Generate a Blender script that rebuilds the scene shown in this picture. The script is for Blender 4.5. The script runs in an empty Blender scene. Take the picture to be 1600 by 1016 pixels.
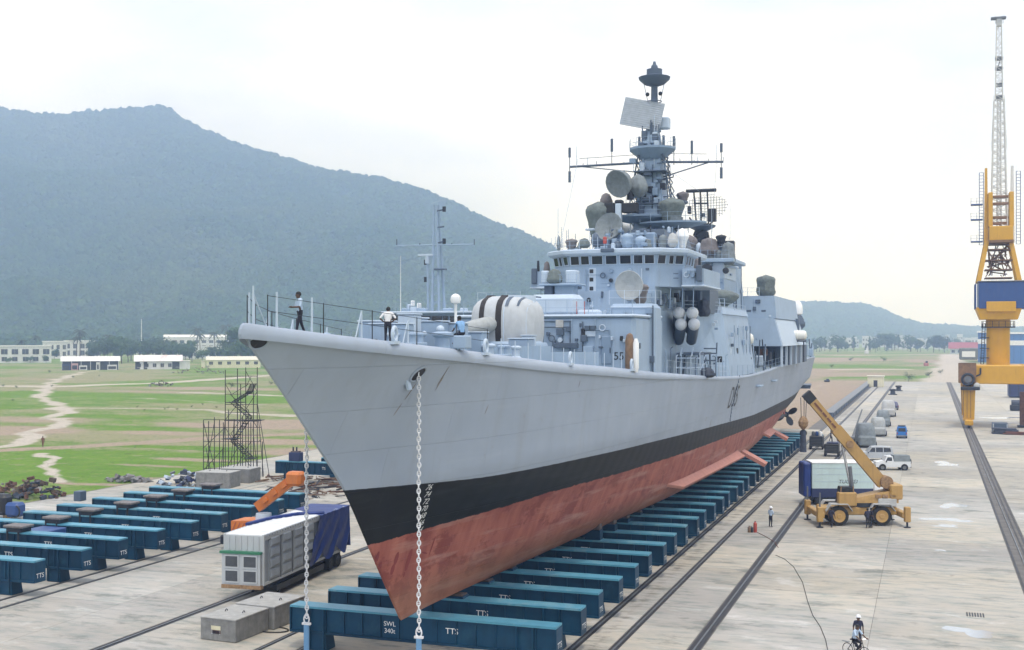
import bpy, bmesh, math, random
import numpy as np
from mathutils import Vector, Matrix, Euler
random.seed(7)
R = math.radians
scene = bpy.context.scene
COL = scene.collection

# ------------------------------------------------------------------ camera
EYE = 16.5                      # camera height over the yard (m)
FPX = 1850.0                    # focal length in photograph pixels (1600 wide)
YAW = math.atan(652 / 1850)     # the slip's axis (+Y) lies this far right of the view
cam_data = bpy.data.cameras.new("camera")
cam_data.sensor_width = 36
cam_data.lens = FPX / 1600 * 36
cam_data.shift_y = 17 / 1600
cam_data.clip_start = 0.5
cam_data.clip_end = 30000
cam = bpy.data.objects.new("camera", cam_data)
COL.objects.link(cam)
cam.location = (0, 0, EYE)
cam.rotation_euler = (R(90), 0, YAW)
scene.camera = cam

# ------------------------------------------------------------------ sky and sun
SUN_EL, SUN_AZ = 70, 150        # azimuth from +Y clockwise
world = bpy.data.worlds.new("World")
scene.world = world
world.use_nodes = True
wn, wl = world.node_tree.nodes, world.node_tree.links
wn.clear()
w_out = wn.new("ShaderNodeOutputWorld")
sky = wn.new("ShaderNodeTexSky"); sky.sky_type = 'NISHITA'; sky.sun_disc = False
sky.sun_elevation = R(SUN_EL); sky.sun_rotation = R(SUN_AZ); sky.dust_density = 3
bg_sky = wn.new("ShaderNodeBackground"); bg_sky.inputs[1].default_value = 0.11
wl.new(sky.outputs[0], bg_sky.inputs[0])
w_tc = wn.new("ShaderNodeTexCoord")
w_map = wn.new("ShaderNodeMapping"); w_map.inputs['Scale'].default_value = (1, 1, 2.6)
w_map.inputs['Location'].default_value = (6.1, 6.6, -0.25); w_map.inputs['Rotation'].default_value = (0, 0, R(15))
wl.new(w_tc.outputs['Generated'], w_map.inputs[0])
w_noise = wn.new("ShaderNodeTexNoise"); w_noise.inputs['Scale'].default_value = 1.7
w_noise.inputs['Detail'].default_value = 6; w_noise.inputs['Roughness'].default_value = 0.5
wl.new(w_map.outputs[0], w_noise.inputs[0])
w_ramp = wn.new("ShaderNodeValToRGB")
w_ramp.color_ramp.elements[0].position = 0.40; w_ramp.color_ramp.elements[0].color = (0.60, 0.66, 0.82, 1)
w_ramp.color_ramp.elements[1].position = 0.60; w_ramp.color_ramp.elements[1].color = (1.0, 1.05, 1.18, 1)
wl.new(w_noise.outputs[0], w_ramp.inputs[0])
bg_cloud = wn.new("ShaderNodeBackground"); bg_cloud.inputs[1].default_value = 1.14
wl.new(w_ramp.outputs[0], bg_cloud.inputs[0])
w_mix = wn.new("ShaderNodeMixShader"); w_mix.inputs[0].default_value = 0.92
wl.new(bg_sky.outputs[0], w_mix.inputs[1]); wl.new(bg_cloud.outputs[0], w_mix.inputs[2])
wl.new(w_mix.outputs[0], w_out.inputs[0])
sun_data = bpy.data.lights.new("sun", 'SUN')
sun_data.energy = 1.5; sun_data.angle = R(10); sun_data.color = (1.0, 0.965, 0.91)
sun = bpy.data.objects.new("sun", sun_data); COL.objects.link(sun)
sun.rotation_euler = (R(90 - SUN_EL), 0, -R(SUN_AZ) + math.pi)

scene.view_settings.view_transform = 'Standard'
scene.view_settings.look = 'None'
scene.view_settings.gamma = 1
scene.view_settings.exposure = 0.46
scene.cycles.max_bounces = 6
scene.cycles.volume_bounces = 2
scene.cycles.transparent_max_bounces = 8

# ------------------------------------------------------------------ helpers
CS, SN = math.cos(YAW), math.sin(YAW)
def on_y(px, py, Y):
    """point of the plane Y = const that shows at a photograph pixel -> (X, Y, Z)"""
    k = (px - 800) / FPX; d = Y / (k * SN + CS)
    return Vector((d * (k * CS - SN), Y, EYE - (py - 525) * d / FPX))
def on_x(px, py, X):
    k = (px - 800) / FPX; d = X / (k * CS - SN)
    return Vector((X, d * (k * SN + CS), EYE - (py - 525) * d / FPX))
def on_z(px, py, Z=0.0):
    d = FPX * (EYE - Z) / (py - 525); l = (px - 800) / FPX * d
    return Vector((l * CS - d * SN, l * SN + d * CS, Z))

def lerp_table(t, x):
    return float(np.interp(x, [a for a, b in t], [b for a, b in t]))
def smooth_table(t):
    """monotone cubic through a table"""
    xs = np.array([a for a, b in t], float); ys = np.array([b for a, b in t], float)
    h = np.diff(xs); d = np.diff(ys) / h; m = np.zeros(len(xs))
    m[0], m[-1] = d[0], d[-1]
    for i in range(1, len(xs) - 1):
        m[i] = 0 if d[i-1] * d[i] <= 0 else 2 * d[i-1] * d[i] / (d[i-1] + d[i])
    def f(x):
        x = min(max(x, xs[0]), xs[-1]); i = min(int(np.searchsorted(xs, x, 'right')) - 1, len(h) - 1)
        t_ = (x - xs[i]) / h[i]
        return float((2*t_**3-3*t_**2+1)*ys[i] + (t_**3-2*t_**2+t_)*h[i]*m[i] + (-2*t_**3+3*t_**2)*ys[i+1] + (t_**3-t_**2)*h[i]*m[i+1])
    return f

MATS = {}
def mat(name, col, rough=0.6, metal=0.0, var=0.10, scale=1.5, streak=0.0, dirt=(0.16, 0.12, 0.09), bump=0.0, bscale=20.0,
        patch=0.0, pcol=(0.2, 0.12, 0.08), pscale=0.5, wave=None, spec=0.5, rand=0.0):
    """painted / weathered surface: tone variation, vertical streaks, patches, fine relief"""
    m = bpy.data.materials.new(name); m.use_nodes = True
    n, l = m.node_tree.nodes, m.node_tree.links
    b = n['Principled BSDF']
    b.inputs['Roughness'].default_value = rough; b.inputs['Metallic'].default_value = metal
    b.inputs['Specular IOR Level'].default_value = spec
    geo = n.new('ShaderNodeNewGeometry')
    nz = n.new('ShaderNodeTexNoise'); nz.inputs['Scale'].default_value = scale; nz.inputs['Detail'].default_value = 5
    l.new(geo.outputs['Position'], nz.inputs[0])
    mr = n.new('ShaderNodeMapRange'); mr.inputs[1].default_value = 0.25; mr.inputs[2].default_value = 0.75
    mr.inputs[3].default_value = 1 - var; mr.inputs[4].default_value = 1 + var
    l.new(nz.outputs[0], mr.inputs[0])
    hsv = n.new('ShaderNodeHueSaturation'); hsv.inputs['Color'].default_value = (*col, 1)
    l.new(mr.outputs[0], hsv.inputs['Value'])
    out = hsv.outputs[0]
    if rand:
        oi = n.new('ShaderNodeObjectInfo'); r2 = n.new('ShaderNodeMapRange')
        r2.inputs[3].default_value = 1 - rand; r2.inputs[4].default_value = 1 + rand
        l.new(oi.outputs['Random'], r2.inputs[0])
        mm = n.new('ShaderNodeMath'); mm.operation = 'MULTIPLY'
        l.new(mr.outputs[0], mm.inputs[0]); l.new(r2.outputs[0], mm.inputs[1]); l.new(mm.outputs[0], hsv.inputs['Value'])
    def mixin(fac_socket, amount, color, lo, hi):
        nonlocal out
        rmp = n.new('ShaderNodeMapRange'); rmp.inputs[1].default_value = lo; rmp.inputs[2].default_value = hi
        rmp.inputs[3].default_value = 0; rmp.inputs[4].default_value = amount
        l.new(fac_socket, rmp.inputs[0])
        mx = n.new('ShaderNodeMix'); mx.data_type = 'RGBA'
        l.new(rmp.outputs[0], mx.inputs[0]); l.new(out, mx.inputs[6]); mx.inputs[7].default_value = (*color, 1)
        out = mx.outputs[2]
    if streak:
        mp = n.new('ShaderNodeMapping'); mp.inputs['Scale'].default_value = (3, 3, 0.22)
        l.new(geo.outputs['Position'], mp.inputs[0])
        n2 = n.new('ShaderNodeTexNoise'); n2.inputs['Scale'].default_value = 1.6; n2.inputs['Detail'].default_value = 4
        l.new(mp.outputs[0], n2.inputs[0]); mixin(n2.outputs[0], streak, dirt, 0.52, 0.75)
    if patch:
        n3 = n.new('ShaderNodeTexNoise'); n3.inputs['Scale'].default_value = pscale; n3.inputs['Detail'].default_value = 7
        n3.inputs['Roughness'].default_value = 0.62
        l.new(geo.outputs['Position'], n3.inputs[0]); mixin(n3.outputs[0], patch, pcol, 0.53, 0.62)
    l.new(out, b.inputs['Base Color'])
    if bump:
        n4 = n.new('ShaderNodeTexNoise'); n4.inputs['Scale'].default_value = bscale; n4.inputs['Detail'].default_value = 4
        l.new(geo.outputs['Position'], n4.inputs[0])
        bp = n.new('ShaderNodeBump'); bp.inputs['Strength'].default_value = bump; bp.inputs['Distance'].default_value = 0.05
        l.new(n4.outputs[0], bp.inputs['Height']); l.new(bp.outputs[0], b.inputs['Normal'])
    MATS[name] = m
    return m

PLACED = set()     # things already turned and set down: their later parts are built in their own axes
class MB:
    """collects simple solids; build() links them as ONE mesh object"""
    def __init__(s): s.v = []; s.f = []; s.m = []; s.mi = 0
    def add(s, vs, fs):
        o = len(s.v); s.v += [tuple(p) for p in vs]
        s.f += [tuple(i + o for i in f) for f in fs]; s.m += [s.mi] * len(fs); return s
    def hexa(s, p):     # 8 points: bottom 4 ccw, top 4 ccw
        return s.add(p, [(3,2,1,0),(4,5,6,7),(0,1,5,4),(1,2,6,5),(2,3,7,6),(3,0,4,7)])
    def box(s, c, d, rz=0, rx=0, ry=0):
        hx, hy, hz = d[0]/2, d[1]/2, d[2]/2
        p = [(-hx,-hy,-hz),(hx,-hy,-hz),(hx,hy,-hz),(-hx,hy,-hz),(-hx,-hy,hz),(hx,-hy,hz),(hx,hy,hz),(-hx,hy,hz)]
        if rz or rx or ry:
            M_ = Euler((rx, ry, rz)).to_matrix(); p = [M_ @ Vector(q) for q in p]
        return s.hexa([(q[0]+c[0], q[1]+c[1], q[2]+c[2]) for q in p])
    def bx(s, x0, x1, y0, y1, z0, z1):
        return s.box(((x0+x1)/2,(y0+y1)/2,(z0+z1)/2),(abs(x1-x0),abs(y1-y0),abs(z1-z0)))
    def cbox(s, c, d, ch=0.05, rz=0):   # chamfered box
        hx, hy, hz = d[0]/2, d[1]/2, d[2]/2; ch = min(ch, hx*.9, hy*.9, hz*.9)
        vs = []; idx = {}
        for sx in (-1,1):
            for sy in (-1,1):
                for sz in (-1,1):
                    for a in range(3):
                        q = [sx*(hx-(0 if a==0 else ch)), sy*(hy-(0 if a==1 else ch)), sz*(hz-(0 if a==2 else ch))]
                        idx[(sx,sy,sz,a)] = len(vs); vs.append(Vector(q))
        fs = []
        for a in range(3):
            b_, c_ = (a+1)%3, (a+2)%3
            for sg in (-1,1):
                loop = []
                for (u,v) in ((-1,-1),(1,-1),(1,1),(-1,1)):
                    k = [0,0,0]; k[a]=sg; k[b_]=u; k[c_]=v; loop.append(idx[(*k,a)])
                fs.append(tuple(loop if sg>0 else loop[::-1]))
            for u in (-1,1):
                for v in (-1,1):
                    k0=[0,0,0]; k1=[0,0,0]; k0[b_]=k1[b_]=u; k0[c_]=k1[c_]=v; k0[a]=-1; k1[a]=1
                    q = (idx[(*k0,b_)], idx[(*k1,b_)], idx[(*k1,c_)], idx[(*k0,c_)])
                    fs.append(q if u*v>0 else q[::-1])
        for sx in (-1,1):
            for sy in (-1,1):
                for sz in (-1,1):
                    t = (idx[(sx,sy,sz,0)],idx[(sx,sy,sz,1)],idx[(sx,sy,sz,2)])
                    fs.append(t if sx*sy*sz>0 else t[::-1])
        if rz:
            M_ = Matrix.Rotation(rz,3,'Z'); vs = [M_@q for q in vs]
        return s.add([(q[0]+c[0],q[1]+c[1],q[2]+c[2]) for q in vs], fs)
    def cyl(s, p0, p1, r0, r1=None, n=10, cap=True):
        if r1 is None: r1 = r0
        p0, p1 = Vector(p0), Vector(p1); ax = (p1-p0)
        if ax.length < 1e-6: return s
        ax.normalize(); u = ax.orthogonal().normalized(); w = ax.cross(u)
        ring = [(math.cos(2*math.pi*i/n), math.sin(2*math.pi*i/n)) for i in range(n)]
        vs = [p0+(u*a+w*b)*r0 for a,b in ring] + [p1+(u*a+w*b)*r1 for a,b in ring]
        fs = [(i,(i+1)%n,n+(i+1)%n,n+i) for i in range(n)]
        if cap: fs += [tuple(range(n))[::-1], tuple(range(n,2*n))]
        return s.add(vs, fs)
    def tube(s, pts, r, n=6):
        pts = [Vector(p) for p in pts]
        for a, b in zip(pts, pts[1:]): s.cyl(a, b, r, r, n)
        return s
    def lathe(s, c, prof, n=16, ax='Z'):   # prof: (radius, height)
        vs = []; c = Vector(c)
        for r, h in prof:
            for i in range(n):
                t = 2*math.pi*i/n; a, b = r*math.cos(t), r*math.sin(t)
                q = {'Z':(a,b,h),'Y':(b,h,a),'X':(h,a,b)}[ax]; vs.append(c+Vector(q))
        k = len(prof)
        fs = [(j*n+i, j*n+(i+1)%n, (j+1)*n+(i+1)%n, (j+1)*n+i) for j in range(k-1) for i in range(n)]
        fs += [tuple(range(n))[::-1], tuple(range((k-1)*n, k*n))]
        return s.add(vs, fs)
    def ball(s, c, r, n=12, k=7, sq=(1,1,1)):
        prof = [(max(1e-3, math.sin(math.pi*j/k)), -math.cos(math.pi*j/k)) for j in range(k+1)]
        vs = []
        for a, h in prof:
            for i in range(n):
                t = 2*math.pi*i/n
                vs.append((c[0]+r*sq[0]*a*math.cos(t), c[1]+r*sq[1]*a*math.sin(t), c[2]+r*sq[2]*h))
        fs = [(j*n+i, j*n+(i+1)%n, (j+1)*n+(i+1)%n, (j+1)*n+i) for j in range(k) for i in range(n)]
        return s.add(vs, fs)
    def prism(s, poly, a0, a1, ax='X'):    # poly in the other two axes (YZ, XZ or XY), extruded a0..a1
        def q(p, a): return {'X':(a,p[0],p[1]),'Y':(p[0],a,p[1]),'Z':(p[0],p[1],a)}[ax]
        n = len(poly); area = sum(poly[i][0]*poly[(i+1)%n][1]-poly[(i+1)%n][0]*poly[i][1] for i in range(n))
        if (area < 0) != (ax == 'Y'): poly = poly[::-1]
        vs = [q(p,a0) for p in poly]+[q(p,a1) for p in poly]
        fs = [(i,(i+1)%n,n+(i+1)%n,n+i) for i in range(n)]+[tuple(range(n))[::-1],tuple(range(n,2*n))]
        if a1 < a0: fs = [f[::-1] for f in fs]
        return s.add(vs, fs)
    def torus(s, c, R_, r, ax='Y', n=16, k=6, sq=(1,1)):
        vs = []
        for i in range(n):
            t = 2*math.pi*i/n
            for j in range(k):
                u = 2*math.pi*j/k; a = (R_+r*math.cos(u)); p = (a*math.cos(t)*sq[0], a*math.sin(t)*sq[1], r*math.sin(u))
                q = {'Z':p,'Y':(p[0],p[2],p[1]),'X':(p[2],p[0],p[1])}[ax]
                vs.append((c[0]+q[0],c[1]+q[1],c[2]+q[2]))
        fs = [(i*k+j, ((i+1)%n)*k+j, ((i+1)%n)*k+(j+1)%k, i*k+(j+1)%k) for i in range(n) for j in range(k)]
        if ax == 'Y': fs = [f[::-1] for f in fs]
        return s.add(vs, fs)
    def sheet(s, grid):                    # grid of points rows x cols
        r, c = len(grid), len(grid[0])
        return s.add([p for row in grid for p in row],
                     [(i*c+j, i*c+j+1, (i+1)*c+j+1, (i+1)*c+j) for i in range(r-1) for j in range(c-1)])
    def xf(s, M_):
        s.v = [tuple(M_ @ Vector(p)) for p in s.v]; return s
    def build(s, name, m, parent=None, smooth=30):
        me = bpy.data.meshes.new(name)
        off = Vector((0,0,0)); p = parent
        while p is not None:
            if p.name in PLACED: off = Vector((0,0,0)); break
            off += p.location; p = p.parent
        me.from_pydata([(q[0]-off[0], q[1]-off[1], q[2]-off[2]) for q in s.v], [], s.f)
        for mm in (m if isinstance(m, (list, tuple)) else [m]):
            me.materials.append(MATS[mm] if isinstance(mm, str) else mm)
        if any(s.m): me.polygons.foreach_set('material_index', s.m)
        me.update()
        if smooth:
            me.polygons.foreach_set('use_smooth', [True]*len(me.polygons)); me.set_sharp_from_angle(angle=R(smooth))
        o = bpy.data.objects.new(name, me); COL.objects.link(o)
        if parent is not None: o.parent = parent
        return o

def tag(o, label=None, cat=None, group=None, kind=None):
    if label: o['label'] = label
    if cat: o['category'] = cat
    if group: o['group'] = group
    if kind: o['kind'] = kind
    return o
def thing(name, label, cat, loc=(0,0,0), group=None):
    o = bpy.data.objects.new(name, None); COL.objects.link(o); o.location = loc
    o.empty_display_size = 0.3
    return tag(o, label, cat, group)
def copy_tree(o, parent=None):
    c = o.copy(); COL.objects.link(c); c.parent = parent
    for ch in list(o.children): copy_tree(ch, c)
    return c
def place(o, loc, rz=0, label=None, sc=None):
    o.location = loc; o.rotation_euler = (0, 0, rz)
    if sc: o.scale = (sc,)*3 if not isinstance(sc, (tuple, list)) else sc
    if label: o['label'] = label
    return o
def text_mesh(txt, size):
    """outline of a line of lettering, centred, in the XY plane -> vertices, faces"""
    cu = bpy.data.curves.new('lettering', 'FONT'); cu.body = txt; cu.size = size; cu.align_x = 'CENTER'; cu.align_y = 'CENTER'
    ob = bpy.data.objects.new('lettering', cu); COL.objects.link(ob)
    dg = bpy.context.evaluated_depsgraph_get(); me = ob.evaluated_get(dg).to_mesh()
    vs = [v.co.copy() for v in me.vertices]; fs = [tuple(p.vertices) for p in me.polygons]
    ob.evaluated_get(dg).to_mesh_clear(); bpy.data.objects.remove(ob); bpy.data.curves.remove(cu)
    return vs, fs
# ------------------------------------------------------------------ materials
mat('ship_grey', (0.285, 0.375, 0.485), 0.5, var=0.07, scale=0.8, streak=0.28, dirt=(0.24, 0.27, 0.30), patch=0.18, pcol=(0.34,0.43,0.53), pscale=0.6)
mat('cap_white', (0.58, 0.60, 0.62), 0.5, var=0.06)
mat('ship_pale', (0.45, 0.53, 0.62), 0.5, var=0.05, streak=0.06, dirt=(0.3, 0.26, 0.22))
mat('ship_mid', (0.19, 0.265, 0.365), 0.5, var=0.07, streak=0.12, dirt=(0.18,0.2,0.22))
mat('slot_dark', (0.028, 0.024, 0.024), 0.8)
mat('grass_blade', (0.095, 0.17, 0.03), 0.9, var=0.3)
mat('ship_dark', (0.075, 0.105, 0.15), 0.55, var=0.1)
mat('deck_paint', (0.20, 0.25, 0.28), 0.75, var=0.15, patch=0.3, pcol=(0.14,0.15,0.15))
mat('white_paint', (0.80, 0.80, 0.78), 0.4, var=0.04, streak=0.08)
mat('cream_paint', (0.74, 0.73, 0.66), 0.45, var=0.05)
mat('black_paint', (0.012, 0.013, 0.016), 0.5, var=0.2)
mat('dark_metal', (0.03, 0.034, 0.042), 0.55, 0.4, var=0.25)
mat('canvas', (0.19, 0.215, 0.225), 0.9, var=0.2, scale=3, bump=0.9, bscale=4)
mat('canvas_green', (0.14, 0.165, 0.16), 0.9, var=0.25, scale=3, bump=1.0, bscale=3)
mat('canvas_grey', (0.36, 0.375, 0.37), 0.9, var=0.15, scale=3, bump=0.7, bscale=4)
mat('turret_cloth', (0.46, 0.48, 0.495), 0.85, var=0.1, scale=2, streak=0.2, dirt=(0.36,0.36,0.35), bump=0.5, bscale=3)
mat('canvas_pale', (0.42, 0.425, 0.415), 0.85, var=0.12, scale=3, bump=0.6, bscale=4)
mat('canvas_brown', (0.17, 0.155, 0.155), 0.9, var=0.2, scale=3, bump=0.9, bscale=4)
mat('window_dark', (0.012, 0.014, 0.018), 0.12, var=0.0, spec=0.6)
mat('red_oxide', (0.36, 0.11, 0.07), 0.7, var=0.12, patch=0.5, pcol=(0.24,0.07,0.05))
mat('orange', (0.55, 0.16, 0.03), 0.55, var=0.12, streak=0.15)
mat('teal', (0.003, 0.040, 0.084), 0.5, spec=0.25, var=0.16, scale=1.2, streak=0.35, dirt=(0.006, 0.026, 0.045), patch=0.45, pcol=(0.014,0.068,0.112), pscale=1.1, rand=0.25)  # shade under the hull and between beams is put into this darker colour
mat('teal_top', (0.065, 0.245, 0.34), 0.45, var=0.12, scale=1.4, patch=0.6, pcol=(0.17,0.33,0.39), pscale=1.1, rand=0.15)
mat('block_wood', (0.09, 0.07, 0.065), 0.85, var=0.3, scale=6)
mat('steel_grey', (0.16, 0.17, 0.18), 0.5, 0.5, var=0.2)
mat('rail_steel', (0.032, 0.032, 0.036), 0.6, 0.3, var=0.3, scale=0.7, patch=0.4, pcol=(0.07,0.055,0.045))
mat('crane_yellow', (0.58, 0.31, 0.015), 0.45, var=0.07, scale=0.6, streak=0.22, dirt=(0.30, 0.15, 0.03))
mat('rig_yellow', (0.42, 0.255, 0.08), 0.6, var=0.15, streak=0.3, dirt=(0.2, 0.11, 0.05), patch=0.25, pcol=(0.28,0.16,0.07), pscale=1.5)
mat('crane_blue', (0.022, 0.065, 0.21), 0.45, var=0.08, streak=0.12)
mat('crane_white', (0.62, 0.60, 0.56), 0.5, var=0.1)
mat('crane_rust', (0.20, 0.11, 0.05), 0.7, var=0.3)
mat('tarp_blue', (0.008, 0.030, 0.165), 0.5, var=0.25, scale=1.5, bump=0.7, bscale=2.5)
mat('navy', (0.018, 0.028, 0.09), 0.45, var=0.15)
mat('container_white', (0.44, 0.465, 0.475), 0.5, var=0.08, scale=0.9, streak=0.25, dirt=(0.33, 0.31, 0.29), patch=0.25, pcol=(0.45,0.45,0.44), pscale=0.8)
mat('container_panel', (0.25, 0.28, 0.31), 0.5, var=0.12, streak=0.3, dirt=(0.16,0.16,0.17))
mat('container_roof', (0.72, 0.73, 0.73), 0.5, var=0.08, patch=0.25, pcol=(0.55,0.56,0.56))
mat('pale_green', (0.50, 0.62, 0.60), 0.5, var=0.05, streak=0.12)
mat('green_paint', (0.03, 0.17, 0.09), 0.5)
mat('rust', (0.27, 0.17, 0.09), 0.85, var=0.4, scale=6)
mat('grille', (0.055, 0.06, 0.07), 0.6, var=0.3, scale=8)
mat('rubber', (0.014, 0.013, 0.013), 0.85, var=0.3)
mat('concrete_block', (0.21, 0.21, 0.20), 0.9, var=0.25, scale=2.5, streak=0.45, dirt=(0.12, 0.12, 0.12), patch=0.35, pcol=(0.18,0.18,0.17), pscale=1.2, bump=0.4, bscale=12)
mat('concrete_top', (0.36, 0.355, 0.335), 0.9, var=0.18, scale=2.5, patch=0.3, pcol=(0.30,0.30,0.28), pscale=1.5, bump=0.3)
mat('car_white', (0.66, 0.68, 0.69), 0.25, var=0.03)
mat('car_silver', (0.42, 0.44, 0.46), 0.3, 0.3, var=0.04)
mat('car_blue', (0.025, 0.17, 0.50), 0.28, var=0.04)
mat('chrome', (0.55, 0.56, 0.58), 0.25, 0.8)
mat('lamp_red', (0.35, 0.02, 0.015), 0.3)
mat('chain_white', (0.66, 0.66, 0.67), 0.55, var=0.14, scale=5, patch=0.3, pcol=(0.42,0.40,0.38), pscale=3)
mat('skin', (0.10, 0.055, 0.035), 0.6)
mat('hair', (0.008, 0.007, 0.007), 0.7)
mat('shirt_blue', (0.20, 0.36, 0.58), 0.85, var=0.15, scale=8)
mat('shirt_light', (0.42, 0.52, 0.64), 0.85, var=0.12, scale=8)
mat('shirt_white', (0.66, 0.65, 0.64), 0.85, var=0.08, scale=8)
mat('trousers_dark', (0.018, 0.018, 0.028), 0.9, var=0.2)
mat('dungarees', (0.022, 0.024, 0.05), 0.9, var=0.2)
mat('cloth_brown', (0.16, 0.07, 0.05), 0.9)
mat('helmet_white', (0.75, 0.76, 0.78), 0.3, var=0.02)
mat('house_white', (0.60, 0.60, 0.59), 0.85, var=0.10, scale=0.4, streak=0.3, dirt=(0.34, 0.33, 0.33))
mat('house_cream', (0.64, 0.60, 0.42), 0.85, var=0.08, scale=0.4, streak=0.15)
mat('house_pink', (0.46, 0.28, 0.28), 0.85, var=0.1)
mat('roof_pale', (0.66, 0.65, 0.64), 0.7, var=0.08, scale=0.5)
mat('roof_patchy', (0.66, 0.64, 0.64), 0.7, var=0.08, scale=0.5, patch=0.55, pcol=(0.50,0.30,0.28), pscale=0.22)
mat('roof_cream', (0.60, 0.57, 0.48), 0.8, var=0.08, scale=0.5)
mat('roof_red', (0.26, 0.05, 0.055), 0.7, var=0.12)
mat('shed_blue', (0.05, 0.16, 0.40), 0.5, var=0.08)
mat('interior_dark', (0.035, 0.033, 0.036), 0.9, var=0.3)
mat('bark', (0.10, 0.075, 0.055), 0.95, var=0.3, scale=6)
mat('leaf_dark', (0.042, 0.082, 0.030), 0.8, var=0.4, scale=0.35, rand=0.25)
mat('leaf_mid', (0.062, 0.110, 0.032), 0.8, var=0.4, scale=0.35, rand=0.25)
mat('palm_leaf', (0.035, 0.048, 0.022), 0.75, var=0.35, scale=0.6, rand=0.15)
mat('scaffold', (0.035, 0.032, 0.035), 0.7, 0.3, var=0.4)
mat('timber', (0.20, 0.13, 0.085), 0.9, var=0.3, scale=3)
mat('rubble', (0.18, 0.165, 0.16), 0.95, var=0.45, scale=1.2)
mat('scrap_rust', (0.12, 0.06, 0.04), 0.9, var=0.5, scale=2)
mat('scrap_dark', (0.035, 0.045, 0.07), 0.6, var=0.6, scale=3)
mat('water', (0.42, 0.44, 0.45), 0.08, var=0.02)
mat('red_paint', (0.40, 0.06, 0.04), 0.5)
mat('block_top', (0.17, 0.155, 0.15), 0.85, var=0.3, scale=5, patch=0.4, pcol=(0.08,0.07,0.07), pscale=2)
mat('hose_grey', (0.055, 0.052, 0.05), 0.8)
# ------------------------------------------------------------------ the ground
def nodes_of(m):
    m.use_nodes = True; n, l = m.node_tree.nodes, m.node_tree.links
    return n, l, n['Principled BSDF']
def N(n, t, **k):
    x = n.new(t)
    for a, v in k.items():
        if a in x.inputs: x.inputs[a].default_value = v
        else: setattr(x, a, v)
    return x
def mixc(n, l, fac, a, b):
    mx = n.new('ShaderNodeMix'); mx.data_type = 'RGBA'
    if isinstance(fac, (int, float)): mx.inputs[0].default_value = fac
    else: l.new(fac, mx.inputs[0])
    for i, c in ((6, a), (7, b)):
        if isinstance(c, tuple): mx.inputs[i].default_value = (*c, 1)
        else: l.new(c, mx.inputs[i])
    return mx.outputs[2]
def rng(n, l, s, a, b, c=0.0, d=1.0):
    r = n.new('ShaderNodeMapRange'); l.new(s, r.inputs[0])
    for i, v in zip((1, 2, 3, 4), (a, b, c, d)): r.inputs[i].default_value = v
    return r.outputs[0]
def noise(n, l, geo, scale, detail=5, rough=0.55, stretch=None):
    src = geo.outputs['Position']
    if stretch:
        mp = N(n, 'ShaderNodeMapping'); mp.inputs['Scale'].default_value = stretch; l.new(src, mp.inputs[0]); src = mp.outputs[0]
    t = N(n, 'ShaderNodeTexNoise'); t.inputs['Scale'].default_value = scale; t.inputs['Detail'].default_value = detail
    t.inputs['Roughness'].default_value = rough; l.new(src, t.inputs[0]); return t.outputs[0]

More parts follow.
